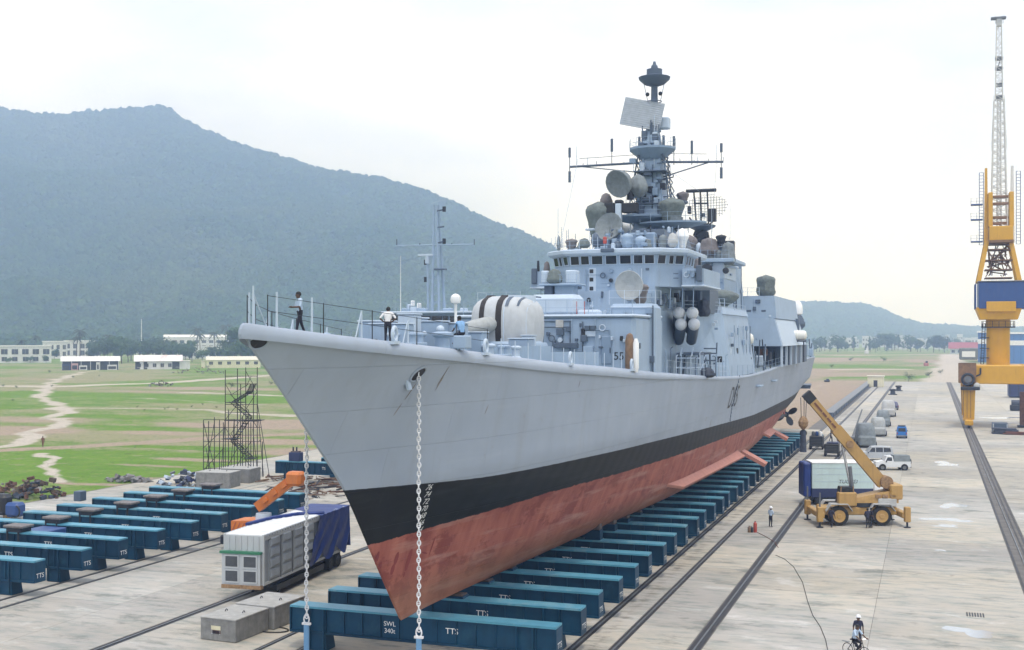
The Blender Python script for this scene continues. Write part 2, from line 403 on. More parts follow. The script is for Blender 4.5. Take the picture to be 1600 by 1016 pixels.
def field_material(name, use_mask):
    m = bpy.data.materials.new(name); n, l, b = nodes_of(m); geo = N(n, 'ShaderNodeNewGeometry')
    b.inputs['Roughness'].default_value = 0.95; b.inputs['Specular IOR Level'].default_value = 0.1
    big = noise(n, l, geo, 0.02, 6, 0.6); mid = noise(n, l, geo, 0.13, 9, 0.74); fine = noise(n, l, geo, 1.1, 6, 0.65); tiny = noise(n, l, geo, 4.0, 3, 0.6)
    grass = mixc(n, l, rng(n, l, mid, 0.32, 0.66), (0.155, 0.27, 0.028), (0.078, 0.185, 0.016))
    grass = mixc(n, l, rng(n, l, fine, 0.4, 0.8), grass, (0.13, 0.18, 0.045))
    dry = mixc(n, l, rng(n, l, fine, 0.3, 0.7), (0.30, 0.265, 0.165), (0.22, 0.23, 0.115))
    soil = mixc(n, l, rng(n, l, fine, 0.3, 0.7), (0.38, 0.29, 0.215), (0.29, 0.23, 0.18))
    sand = mixc(n, l, rng(n, l, fine, 0.3, 0.7), (0.52, 0.46, 0.39), (0.43, 0.38, 0.32))
    if use_mask:
        at = N(n, 'ShaderNodeAttribute'); at.attribute_name = 'cover'
        sp = N(n, 'ShaderNodeSeparateColor'); l.new(at.outputs['Color'], sp.inputs[0]); rgb = sp.outputs
        def jig(s, amp, lo, hi):
            a = N(n, 'ShaderNodeMath', operation='MULTIPLY_ADD'); l.new(mid, a.inputs[0]); a.inputs[1].default_value = amp; a.inputs[2].default_value = -amp/2
            c = N(n, 'ShaderNodeMath', operation='MULTIPLY_ADD'); l.new(fine, c.inputs[0]); c.inputs[1].default_value = amp*0.5; l.new(a.outputs[0], c.inputs[2])
            d = N(n, 'ShaderNodeMath', operation='ADD'); l.new(c.outputs[0], d.inputs[0]); l.new(s, d.inputs[1])
            e = N(n, 'ShaderNodeMath', operation='SUBTRACT'); l.new(d.outputs[0], e.inputs[0]); e.inputs[1].default_value = amp*0.25
            return rng(n, l, e.outputs[0], lo, hi)
        col = mixc(n, l, jig(rgb[1], 1.6, 0.22, 0.60), dry, grass)
        col = mixc(n, l, jig(rgb[0], 1.5, 0.36, 0.72), col, soil)
        col = mixc(n, l, jig(rgb[2], 1.25, 0.36, 0.70), col, sand)
    else:
        col = mixc(n, l, rng(n, l, big, 0.45, 0.58), grass, dry)
        col = mixc(n, l, rng(n, l, mid, 0.56, 0.66), col, soil)
    weed = noise(n, l, geo, 0.42, 7, 0.7); bare = noise(n, l, geo, 0.23, 7, 0.7); dots = noise(n, l, geo, 1.7, 4, 0.6)
    col = mixc(n, l, rng(n, l, bare, 0.57, 0.68, 0, 0.55), col, (0.30, 0.25, 0.185))
    col = mixc(n, l, rng(n, l, weed, 0.57, 0.68, 0, 0.6), col, (0.070, 0.105, 0.028))
    col = mixc(n, l, rng(n, l, weed, 0.44, 0.34, 0, 0.5), col, (0.26, 0.27, 0.10))
    col = mixc(n, l, rng(n, l, dots, 0.60, 0.70, 0, 0.55), col, (0.060, 0.080, 0.03))
    col = mixc(n, l, rng(n, l, tiny, 0.35, 0.75, 0, 0.22), col, (0.07, 0.075, 0.04))
    l.new(col, b.inputs['Base Color'])
    bp = N(n, 'ShaderNodeBump', Strength=0.8, Distance=0.25); l.new(fine, bp.inputs['Height']); l.new(bp.outputs[0], b.inputs['Normal'])
    MATS[name] = m
field_material('ground_far', False); field_material('field_cover', True)

g = MB(); G = 9000
g.sheet([[(-G, -2000, -0.22), (G, -2000, -0.22)], [(-G, 14000, -0.22), (G, 14000, -0.22)]])
tag(g.build('ground', 'ground_far', smooth=0), kind='structure')

rs = np.random.RandomState(3)
def value_noise(X, Y, cell, seed):
    r = np.random.RandomState(seed); T = r.rand(256, 256)
    u, v = X / cell, Y / cell; i, j = np.floor(u).astype(int), np.floor(v).astype(int); fu, fv = u - i, v - j
    fu = fu*fu*(3-2*fu); fv = fv*fv*(3-2*fv); i &= 255; j &= 255; i1 = (i+1) & 255; j1 = (j+1) & 255
    return (T[i,j]*(1-fu)+T[i1,j]*fu)*(1-fv)+(T[i,j1]*(1-fu)+T[i1,j1]*fu)*fv
def fbm(X, Y, cell, seed, k=4):
    s = 0; a = 1; t = 0
    for q in range(k): s = s + a*value_noise(X, Y, cell/2**q, seed+q); t += a; a *= 0.5
    return s/t
def dist_poly(X, Y, pts):
    D = np.full(X.shape, 1e9)
    for (x0, y0), (x1, y1) in zip(pts, pts[1:]):
        dx, dy = x1-x0, y1-y0; t = np.clip(((X-x0)*dx+(Y-y0)*dy)/(dx*dx+dy*dy), 0, 1)
        D = np.minimum(D, np.hypot(X-x0-t*dx, Y-y0-t*dy))
    return D
def gp(*pts): return [tuple(on_z(x, y))[:2] for x, y in pts]
def field(name, xs, ys, paint, z0=-0.08):
    X, Y = np.meshgrid(xs, ys)
    Z = z0 + 0.10*(fbm(X, Y, 14, 40)-0.5) + 0.05*(fbm(X, Y, 3, 50)-0.5)
    edge = np.minimum.reduce([X-xs[0], xs[-1]-X, Y-ys[0], ys[-1]-Y]); Z = np.where(edge < 1e-6, -0.3, Z)
    soil, grass, sand = paint(X, Y)
    r, c = X.shape; me = bpy.data.meshes.new(name)
    idx = np.arange(r*c).reshape(r, c)
    F_ = np.stack([idx[:-1,:-1], idx[:-1,1:], idx[1:,1:], idx[1:,:-1]], -1).reshape(-1, 4)
    me.from_pydata(np.stack([X, Y, Z], -1).reshape(-1, 3).tolist(), [], F_.tolist())
    ca = me.color_attributes.new('cover', 'FLOAT_COLOR', 'POINT')
    ca.data.foreach_set('color', np.stack([soil, grass, sand, np.ones_like(soil)], -1).reshape(-1).clip(0, 1))
    me.materials.append(MATS['field_cover']); me.polygons.foreach_set('use_smooth', [True]*len(me.polygons))
    o = bpy.data.objects.new(name, me); COL.objects.link(o); tag(o, kind='structure'); return o

track_main = gp((144,579),(118,584),(95,591),(69,604),(64,616),(72,628),(92,640),(98,648),(90,658),(63,674),(37,686),(0,697),(-60,703))
track_small = gp((57,708),(66,722),(76,736),(84,745),(98,752))
road_grey = gp((-80,707),(0,703),(120,697),(247,689),(340,682),(460,678),(560,674))
road_pale = gp((-60,603),(30,603),(83,604),(160,601),(230,599),(320,594),(402,588),(480,583))
track_b = gp((72,637),(200,638),(300,640),(460,650))
track_c = gp((302,613),(443,618),(520,621))
track_d = gp((210,622),(330,628),(420,632))
def paint_left(X, Y):
    w = 7.0*(fbm(X, Y, 14, 60)-0.5)
    sand = np.zeros_like(X)
    for t, wd, am in ((track_main, 2.2, 0.9), (track_small, 0.9, 0.85), (road_pale, 5.5, 0.85), (track_b, 2.2, 0.75), (track_c, 3.0, 0.75), (track_d, 2.0, 0.6)):
        D = dist_poly(X+w, Y+w, t); sand = np.maximum(sand, am*np.clip(1.45-D/wd, 0, 1))
    soil = np.clip(1.3-dist_poly(X+w, Y+w, road_grey)/3.4, 0, 1)*0.95
    def blob(px, py, rx, ry, am):
        c = on_z(px, py); return am*np.clip(1.5-np.hypot((X-c[0])/rx, (Y-c[1])/ry)*1.1, 0, 1)
    for a in ((20,672,18,13,0.8),(50,655,22,10,0.7),(380,665,22,7,0.95),(440,660,20,9,0.9),(320,662,20,5,0.7),(250,676,16,5,0.7),(310,718,9,2.5,0.8),(240,727,10,1.4,0.6),(180,757,7,1.2,0.8),
              (120,755,5,1.2,0.8),(330,607,40,14,0.75),(250,612,30,9,0.6),(40,592,40,14,0.55),(430,690,14,6,0.85),(470,705,10,8,0.8),(260,748,6,1.0,0.75),(30,622,0.1,0.1,0)):
        soil = np.maximum(soil, blob(*a))
    edge_soil = np.clip(1.2-(-84.0-X)/2.0, 0, 1)*0.55; soil = np.maximum(soil, edge_soil)
    grass = 0.42+1.5*(fbm(X, Y, 42, 70)-0.5)
    for a in ((30,615,20,20,0.9),(160,617,36,14,0.95),(300,625,40,14,0.9),(430,622,36,14,1.0),(110,725,25,9,1.1),(220,712,26,7,1.1),(320,700,20,3,0.9),(60,745,18,6,0.95),(20,720,16,8,1.1),(160,668,24,7,0.85),(140,650,26,8,0.8),(230,660,20,6,0.7),(330,740,10,2,0.9),(170,740,18,4,0.9),(260,735,16,3,0.8),(120,600,30,9,0.5)):
        grass = np.maximum(grass, blob(*a))
    return soil, grass, sand
field('field', np.concatenate([np.arange(-560, -260, 3.0), np.arange(-260, -140, 1.4), np.arange(-140, -83.4, .7)]), np.concatenate([np.arange(30, 190, .9), np.arange(190, 640, 2.4)]), paint_left)

def paint_right(X, Y):
    w = 8*(fbm(X, Y, 40, 61)-0.5)
    def band(p, wd, am): return am*np.clip(1.4-dist_poly(X+w, Y+w, gp(*p))/wd, 0, 1)
    sand = np.maximum.reduce([band(((1318,577),(1410,577)), 8, 1), band(((1485,600),(1487,560),(1480,548)), 10, 0.95), band(((1300,556),(1440,554)), 16, 0.6), band(((1225,640),(1290,600)), 3, 0.4)])
    soil = np.maximum.reduce([0.75*np.clip(((fbm(X, Y, 60, 81)-0.45)*5), 0, 1), band(((1270,600),(1340,596)), 14, 0.9), band(((1225,700),(1300,606)), 40, 0.95), band(((1430,562),(1455,566)), 14, 0.95), band(((1280,565),(1390,562)), 14, 0.75)])
    grass = np.maximum.reduce([0.35+1.3*(fbm(X, Y, 70, 90)-0.5), band(((1330,588),(1460,588)), 22, 1.1), band(((1260,552),(1330,550)), 40, 0.8)])
    return soil, grass, sand
field('field_beyond_yard', np.arange(-260, 130, 3.0), np.arange(214, 1150, 3.4), paint_right, z0=-0.13)

# ------------------------------------------------------------------ concrete yard, slab by slab
def slab_material():
    m = bpy.data.materials.new('slab'); n, l, b = nodes_of(m); geo = N(n, 'ShaderNodeNewGeometry')
    b.inputs['Roughness'].default_value = 0.9; b.inputs['Specular IOR Level'].default_value = 0.2
    a = noise(n, l, geo, 0.14, 6, 0.6, (0.7, 1.6, 1)); c = noise(n, l, geo, 0.9, 7, 0.68, (0.45, 1.5, 1)); d = noise(n, l, geo, 7, 4, 0.6); e = noise(n, l, geo, 0.33, 8, 0.72, (0.6, 1.1, 1))
    warm = noise(n, l, geo, 0.045, 3, 0.5)
    col = mixc(n, l, rng(n, l, a, 0.3, 0.7), (0.445, 0.42, 0.385), (0.34, 0.318, 0.285))
    col = mixc(n, l, rng(n, l, warm, 0.42, 0.62), col, (0.455, 0.405, 0.325))
    col = mixc(n, l, rng(n, l, c, 0.46, 0.68, 0, 0.9), col, (0.24, 0.27, 0.245))
    col = mixc(n, l, rng(n, l, e, 0.55, 0.65, 0, 0.8), col, (0.17, 0.185, 0.165))
    col = mixc(n, l, rng(n, l, e, 0.42, 0.34, 0, 0.5), col, (0.60, 0.585, 0.55))
    xyz = N(n, 'ShaderNodeSeparateXYZ'); l.new(geo.outputs['Position'], xyz.inputs[0])
    def grime_and_shade(x, w, amount, tone):      # grease and rust trodden in along a track; hull shade painted in under the ship
        nonlocal col
        s_ = N(n, 'ShaderNodeMath', operation='ADD'); l.new(xyz.outputs[0], s_.inputs[0]); s_.inputs[1].default_value = -x
        a_ = N(n, 'ShaderNodeMath', operation='ABSOLUTE'); l.new(s_.outputs[0], a_.inputs[0])
        j_ = N(n, 'ShaderNodeMath', operation='MULTIPLY_ADD'); l.new(c, j_.inputs[0]); j_.inputs[1].default_value = -3.0*w; l.new(a_.outputs[0], j_.inputs[2])
        col = mixc(n, l, rng(n, l, j_.outputs[0], 0.2*w-1.5*w, -0.9*w-1.0*w, 0, amount), col, tone)
    grime_and_shade(-16.8, 1.9, 0.75, (0.17, 0.14, 0.11)); grime_and_shade(-11.6, 0.9, 0.55, (0.18, 0.16, 0.13)); grime_and_shade(-24.5, 7.5, 0.9, (0.075, 0.065, 0.058)); grime_and_shade(-61.5, 7.5, 0.45, (0.22, 0.20, 0.17)); grime_and_shade(-41.3, 0.9, 0.5, (0.2, 0.18, 0.15)); grime_and_shade(-39.5, 3.5, 0.45, (0.2, 0.18, 0.15))  # band on the ship's centreline paints the hull's shadow over the dirt
    spot = noise(n, l, geo, 0.5, 3, 0.5, (1, 1, 1)); col = mixc(n, l, rng(n, l, spot, 0.70, 0.76, 0, 0.6), col, (0.12, 0.11, 0.10))
    oi = N(n, 'ShaderNodeObjectInfo'); h = N(n, 'ShaderNodeHueSaturation'); l.new(col, h.inputs['Color'])
    l.new(rng(n, l, oi.outputs['Random'], 0, 1, 0.86, 1.10), h.inputs['Value'])
    l.new(h.outputs[0], b.inputs['Base Color'])
    bp = N(n, 'ShaderNodeBump', Strength=0.35, Distance=0.03); l.new(d, bp.inputs['Height']); l.new(bp.outputs[0], b.inputs['Normal'])
    MATS['slab'] = m
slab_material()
mat('joint', (0.13, 0.12, 0.11), 0.95, var=0.3, scale=1.0)
yd = MB(); yd.bx(-84.4, -15, 20, 215, -0.30, -0.03); yd.bx(-20.3, 70, 20, 450, -0.30, -0.031)
yard = tag(yd.build('yard_pavement', 'joint', smooth=0), kind='structure')
strips = [(-84,-76,0),(-76,-68.9,0),(-68.9,-61.5,0),(-61.5,-54.9,0),(-54.5,-53.3,0),(-52.9,-47,0),(-47,-41.65,0),(-41.0,-33.5,0),(-33.1,-31.4,0),(-31.0,-24.4,0),(-24.4,-18.05,0),
          (-17.55,-15.95,1),(-15.45,-12.05,1),(-11.3,-3.1,1),(-3.1,5.7,1),(7.3,16,1),(16,26,1),(26,38,1),(38,52,1),(52,69,1)]
slab_cache = {}
for x0, x1, long_ in strips:
    y = 20.0 + (abs(x0) * 1.7) % 5; first = 20.0; ends = [first]
    while y < (449 if long_ else 214):
        ends.append(y); y += 9.0 if y < 230 else 36.0
    ends.append(449.5 if long_ else 214.5)
    for ya, yb in zip(ends, ends[1:]):
        if yb - ya < 0.3: continue
        key = (round(x1-x0, 3), round(yb-ya, 3))
        if key not in slab_cache:
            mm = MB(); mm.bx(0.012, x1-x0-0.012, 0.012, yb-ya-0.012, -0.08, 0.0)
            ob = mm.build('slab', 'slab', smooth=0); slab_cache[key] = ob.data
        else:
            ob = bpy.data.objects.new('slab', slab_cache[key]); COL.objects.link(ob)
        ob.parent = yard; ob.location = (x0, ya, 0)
# rails sunk in the slab joints
for x, w, y1, dbl in ((-70.2,0.4,214,0),(-68.9,0.3,214,0),(-54.7,0.4,214,1),(-53.1,0.4,214,1),(-41.32,0.62,214,1),(-33.3,0.4,214,1),(-31.2,0.4,214,1),(-17.8,0.48,440,1),(-15.7,0.42,440,1),(-11.68,0.60,440,1)):
    r = MB(); r.bx(x-w/2, x+w/2, 20, y1, -0.10, -0.022)
    ob = tag(r.build('rail_channel', 'rail_steel', smooth=0), kind='structure')
    r = MB(); r.bx(x-0.05, x+0.05, 20, y1-0.2, -0.05, 0.02); r.build('rail_head', 'steel_grey', ob, smooth=0)
r = MB(); r.bx(5.7, 7.3, 20, 449, -0.12, -0.06)
ob = tag(r.build('crane_rail_bed', 'slab', smooth=0), kind='structure')
for x, w, mm, h in ((5.85,0.16,'rail_steel',-0.02),(6.8,0.12,'rail_steel',-0.01),(6.5,0.09,'steel_grey',0.035),(7.15,0.14,'rail_steel',-0.02)):
    r = MB(); r.bx(x-w/2, x+w/2, 20.1, 448.9, -0.10, h); r.build('rail', mm, ob, smooth=0)

# puddles left by rain
def puddle(px, py, rx, ry, seed, lab):
    c = on_z(px, py); r = random.Random(seed); n = 26; mm = MB(); pts = []
    for i in range(n):
        t = 2*math.pi*i/n; k = 0.75+0.25*math.sin(2*t+seed)+0.2*math.sin(3*t+2*seed)+r.uniform(-.1,.1)
        pts.append((c[0]+rx*k*math.cos(t), c[1]+ry*k*math.sin(t), 0.004))
    mm.add(pts, [tuple(range(n))]); tag(mm.build('water_puddle', 'water', smooth=0), lab, kind='structure')
puddle(1488, 790, 1.3, 2.6, 1, 'rain puddle'); puddle(1480, 812, 2.2, 1.6, 2, 'rain puddle'); puddle(1478, 822, 1.6, 0.8, 5, 'rain puddle')
puddle(1520, 988, 1.5, 1.3, 3, 'rain puddle'); puddle(1478, 725, 2.0, 3.0, 4, 'rain puddle')
puddle(1562, 653, 5.0, 3.0, 6, 'rain puddle'); puddle(1470, 860, 0.4, 0.5, 8, 'rain puddle')
# small grating in the slab
mm = MB()
c = on_z(1524, 961)
for i in range(7): mm.bx(c[0]-0.5+i*0.15, c[0]-0.42+i*0.15, c[1]-0.5, c[1]+0.5, 0.002, 0.02)
tag(mm.build('drain_grating', 'dark_metal', smooth=0), 'small dark drain grating set in the concrete near the crane rail', 'grating')

# ------------------------------------------------------------------ hills
def hill_material():
    m = bpy.data.materials.new('forest_floor'); n, l, b = nodes_of(m); geo = N(n, 'ShaderNodeNewGeometry')
    b.inputs['Roughness'].default_value = 1; b.inputs['Specular IOR Level'].default_value = 0.0
    a = noise(n, l, geo, 0.012, 8, 0.65); c = noise(n, l, geo, 0.10, 6, 0.7)
    col = mixc(n, l, rng(n, l, a, 0.35, 0.65), (0.030, 0.055, 0.020), (0.060, 0.085, 0.032))
    col = mixc(n, l, rng(n, l, c, 0.40, 0.66), col, (0.022, 0.040, 0.018))
    col = mixc(n, l, rng(n, l, noise(n, l, geo, 0.0028, 3, 0.5), 0.5, 0.62, 0, .5), col, (0.085, 0.095, 0.05))
    l.new(col, b.inputs['Base Color']); MATS['forest_floor'] = m
    m = bpy.data.materials.new('forest_leaf'); n, l, b = nodes_of(m); geo = N(n, 'ShaderNodeNewGeometry')
    b.inputs['Roughness'].default_value = 1; b.inputs['Specular IOR Level'].default_value = 0.0
    a = noise(n, l, geo, 0.010, 6, 0.6); c = noise(n, l, geo, 0.09, 3, 0.5); oi = N(n, 'ShaderNodeObjectInfo')
    col = mixc(n, l, rng(n, l, a, 0.38, 0.62), (0.024, 0.060, 0.014), (0.054, 0.090, 0.022))
    col = mixc(n, l, rng(n, l, c, 0.35, 0.65), col, (0.023, 0.040, 0.017))
    col = mixc(n, l, rng(n, l, noise(n, l, geo, 0.0028, 4, 0.55), 0.5, 0.64, 0, .5), col, (0.075, 0.09, 0.038))
    h = N(n, 'ShaderNodeHueSaturation'); l.new(col, h.inputs['Color']); l.new(rng(n, l, oi.outputs['Random'], 0, 1, 0.75, 1.3), h.inputs['Value'])
    l.new(h.outputs[0], b.inputs['Base Color']); MATS['forest_leaf'] = m
hill_material()
def polar(px, d): return ((px-800)/FPX*d*CS - d*SN, (px-800)/FPX*d*SN + d*CS)
def hill(name, ridge, near, far, cols, rows, seed, rough, lab, power=1.0):
    xs = np.linspace(ridge[0][0], ridge[-1][0], cols); f = np.interp(xs, [a for a,b,c in ridge], [b for a,b,c in ridge])
    dr = np.interp(xs, [a for a,b,c in ridge], [c for a,b,c in ridge]); dn = np.interp(xs, [near[0][0], near[1][0]], [near[0][1], near[1][1]])
    ts = np.concatenate([np.linspace(0, 1, rows), 1+np.linspace(0.06, far, 8)])
    V = np.zeros((len(ts), cols, 3))
    for i, t in enumerate(ts):
        d = dn+(dr-dn)*t; X = (xs-800)/FPX*d*CS-d*SN; Y = (xs-800)/FPX*d*SN+d*CS
        zr = EYE+(525-f)*dr/FPX
        sh = np.where(t <= 1, (0.62*t**1.5+0.38*t)**power, np.maximum(0, 1-((t-1)/far)**1.5))
        spur = (0.5*fbm(X, Y, 420, seed, 4)+0.5*(1-np.abs(2*fbm(X, Y, 650, seed+30, 3)-1))-0.72)*rough*np.sin(np.pi*min(t,1.0))**0.8
        Z = (zr*(sh+spur)).clip(-0.5, None)
        Z = Z + (fbm(X, Y, 60, seed+9, 3)-0.5)*10*min(1, t*3)*(1 if t<=1.3 else 0)
        if i == 0 or i == len(ts)-1: Z = np.full(cols, -1.0)
        V[i,:,0], V[i,:,1], V[i,:,2] = X, Y, Z
    idx = np.arange(len(ts)*cols).reshape(len(ts), cols)
    F_ = np.stack([idx[:-1,:-1], idx[:-1,1:], idx[1:,1:], idx[1:,:-1]], -1).reshape(-1, 4)
    me = bpy.data.meshes.new(name); me.from_pydata(V.reshape(-1,3).tolist(), [], F_.tolist())
    me.materials.append(MATS['forest_floor']); me.polygons.foreach_set('use_smooth', [True]*len(me.polygons))
    o = bpy.data.objects.new(name, me); COL.objects.link(o); tag(o, lab, kind='structure'); return o
ridge_l = [(-1400,330,2600),(-900,230,2700),(-500,200,2700),(-150,160,2650),(0,170,2600),(60,180,2600),(110,180,2600),(150,177,2600),(200,171,2600),(235,167,2600),(262,171,2600),(280,186,2600),(330,209,2550),(370,229,2500),
           (440,248,2450),(500,265,2400),(560,276,2350),(620,285,2300),(665,299,2250),(710,320,2200),(770,350,2150),(830,373,2100),(870,393,2050),(950,440,2000),(1040,485,1950),(1120,515,1900),(1180,524,1900)]
hill_left = hill('mountain', ridge_l, ((-1400,900),(1180,1250)), 0.5, 300, 90, 11, 0.62, 'long forested mountain ridge')
ridge_r = [(950,515,3300),(1100,492,3300),(1180,480,3300),(1230,477,3300),(1290,477,3300),(1345,479,3300),(1375,488,3300),(1400,499,3300),(1440,510,3300),(1490,514,3400),(1560,517,3500),(1700,516,3600),(2000,519,3700)]
hill_right = hill('hill', ridge_r, ((950,2500),(2000,2500)), 0.8, 110, 24, 21, 0.15, 'low hazy green hill')

def forest(name, terrain, density, smin, smax, seed, lab, zmin=3.0):
    """one mass of tree crowns over a hill; each crown a lumpy ball set on the slope"""
    ng = bpy.data.node_groups.new(name, 'GeometryNodeTree')
    ng.interface.new_socket('Geometry', in_out='INPUT', socket_type='NodeSocketGeometry'); ng.interface.new_socket('Geometry', in_out='OUTPUT', socket_type='NodeSocketGeometry')
    n, l = ng.nodes, ng.links; gi = n.new('NodeGroupInput'); go = n.new('NodeGroupOutput')
    pos = n.new('GeometryNodeInputPosition'); sx = n.new('ShaderNodeSeparateXYZ'); l.new(pos.outputs[0], sx.inputs[0])
    dp = n.new('GeometryNodeDistributePointsOnFaces'); dp.inputs['Density'].default_value = density; dp.inputs['Seed'].default_value = seed
    l.new(gi.outputs[0], dp.inputs['Mesh'])
    cmp_ = n.new('FunctionNodeCompare'); cmp_.operation = 'GREATER_THAN'; cmp_.inputs[1].default_value = zmin; l.new(sx.outputs[2], cmp_.inputs[0])
    l.new(cmp_.outputs[0], dp.inputs['Selection'])
    ico = n.new('GeometryNodeMeshIcoSphere'); ico.inputs['Radius'].default_value = 1.0; ico.inputs['Subdivisions'].default_value = 3
    sp = n.new('GeometryNodeSetPosition'); l.new(ico.outputs[0], sp.inputs[0])
    nz = n.new('ShaderNodeTexNoise'); nz.inputs['Scale'].default_value = 1.7; nz.inputs['Detail'].default_value = 3
    sub = n.new('ShaderNodeVectorMath'); sub.operation = 'SUBTRACT'; l.new(nz.outputs['Color'], sub.inputs[0]); sub.inputs[1].default_value = (0.5, 0.5, 0.5)
    sc = n.new('ShaderNodeVectorMath'); sc.operation = 'SCALE'; l.new(sub.outputs[0], sc.inputs[0]); sc.inputs['Scale'].default_value = 1.3
    l.new(sc.outputs[0], sp.inputs['Offset'])
    sm = n.new('GeometryNodeSetMaterial'); sm.inputs['Material'].default_value = MATS['forest_leaf']; l.new(sp.outputs[0], sm.inputs[0])
    ip = n.new('GeometryNodeInstanceOnPoints'); l.new(dp.outputs['Points'], ip.inputs['Points']); l.new(sm.outputs[0], ip.inputs['Instance'])
    rr = n.new('FunctionNodeRandomValue'); rr.data_type = 'FLOAT_VECTOR'; rr.inputs[0].default_value = (0,0,0); rr.inputs[1].default_value = (0.5,0.5,6.28)
    l.new(rr.outputs[0], ip.inputs['Rotation'])
    rv = n.new('FunctionNodeRandomValue'); rv.data_type = 'FLOAT'; rv.inputs[2].default_value = smin; rv.inputs[3].default_value = smax
    l.new(rv.outputs[1], ip.inputs['Scale']); l.new(ip.outputs[0], go.inputs[0])
    me = terrain.data.copy(); me.name = name; o = bpy.data.objects.new(name, me); COL.objects.link(o)
    md = o.modifiers.new('trees', 'NODES'); md.node_group = ng
    tag(o, lab, 'forest', kind='stuff'); return o
forest('forest', hill_left, 0.016, 4.0, 8.0, 4, 'dense dark green forest covering the long mountain slopes')
forest('hill_forest', hill_right, 0.006, 7, 12, 5, 'hazy scrub forest covering the low hill beyond the town')
# slender mast standing on the slope above the houses
# ------------------------------------------------------------------ the warship
XC = -24.5; KEEL = 2.5; STERN = 205.0
stem_z = smooth_table([(2.5,53.1),(4.76,51.2),(6.81,49.5),(9.65,47.1),(12.1,44.3),(14.3,41.7),(15.25,40.5),(16.13,39.4),(17.1,38.6)])
sheer = smooth_table([(38.5,17.05),(43,16.55),(52,15.85),(63,15.05),(71,14.6),(84,13.85),(108,12.85),(121,12.65),(161,13.1),(205,13.05)])
keel_z = smooth_table([(30,2.5),(160,2.5),(172,2.9),(183,4.4),(193,6.3),(205,7.75)])
tab = [(2.5, smooth_table([(0,.1),(6,.35),(15,.8),(28,1.6),(48,3.0),(75,3.8),(100,2.4),(120,.4),(135,.2),(200,.2)])),
       (3.1, smooth_table([(0,.1),(6,.6),(15,1.5),(28,2.6),(48,4.2),(75,4.9),(105,3.4),(125,1.2),(140,.4),(200,.3)])),
       (4.2, smooth_table([(0,.1),(6,.9),(15,2.2),(28,3.6),(48,5.1),(75,5.8),(108,4.8),(128,2.6),(142,.8),(200,.4)])),
       (6.85, smooth_table([(0,.1),(3,.7),(6.5,1.35),(10,2.1),(17,3.2),(30,4.7),(50,6.0),(78,6.6),(112,6.2),(136,5.0),(150,3.6),(160,2.4)])),
       (9.6, smooth_table([(0,.1),(3,1.3),(6,2.45),(11,3.75),(20,4.95),(32,6.0),(53,6.65),(81,6.95),(118,6.6),(140,6.1),(160,5.5)]))]
deck_b = smooth_table([(0,.12),(.4,.42),(1.6,1.2),(3.5,2.1),(6,2.9),(13.4,4.15),(24.3,5.4),(32,6.2),(46,7.0),(70,7.6),(100,7.6),(122,7.2),(145,6.8),(167,6.2)])
STEM_INV = sorted((stem_z(z_), z_) for z_ in np.arange(9.0, 17.2, 0.05))
def half_breadth(Y, z):
    s = Y - stem_z(z); zd = sheer(Y)
    if s <= 0: return 0.06
    if z >= 9.6:
        b1 = deck_b(Y - stem_z(zd)); p = 1.0+0.40*max(0, 1-(Y-47)/40)*min(1, max(0, (Y-42)/6)); zl = 9.6; b0 = 0.06
        if Y < 47.13: zl = lerp_table(STEM_INV, Y)
        else: b0 = tab[-1][1](Y-47.13)
        t = min(1, max(0, (z-zl)/max(0.05, zd-zl))); return b0+(b1-b0)*t**p
    for (z0, f0), (z1, f1) in zip(tab, tab[1:]):
        if z <= z1:
            t = max(0, (z-z0)/(z1-z0)); return f0(s)+(f1(s)-f0(s))*(t**0.85)
def hull_at(px, py, Ya=41.0, Yb=200.0):
    """where the line of sight through a photograph pixel meets the port side -> Y, z"""
    def f(Y):
        q = on_y(px, py, Y); return q[0]-(XC+half_breadth(Y, min(q[2], sheer(Y)-.05)))
    ys = np.linspace(Ya, Yb, 400); prev = f(ys[0])
    for a, b in zip(ys, ys[1:]):
        c = f(b)
        if prev > 0 >= c:
            for _ in range(30):
                m_ = (a+b)/2
                if f(m_) > 0: a = m_
                else: b = m_
            return a, on_y(px, py, a)[2]
        prev = c
    return 54.0, on_y(px, py, 54.0)[2]
def roll_r(Y): return lerp_table([(38,.42),(75,.42),(95,.22),(205,.14)], Y)
def bk_fac(n, l, Yk, Zk):
    b = N(n, 'ShaderNodeTexBrick'); c = N(n, 'ShaderNodeCombineXYZ'); l.new(Yk, c.inputs[0]); l.new(Zk, c.inputs[1]); l.new(c.outputs[0], b.inputs['Vector'])
    for k_, v in (('Scale',1.0),('Brick Width',7.0),('Row Height',1.9),('Mortar Size',0.03),('Mortar Smooth',1.0)): b.inputs[k_].default_value = v
    return b.outputs['Fac']
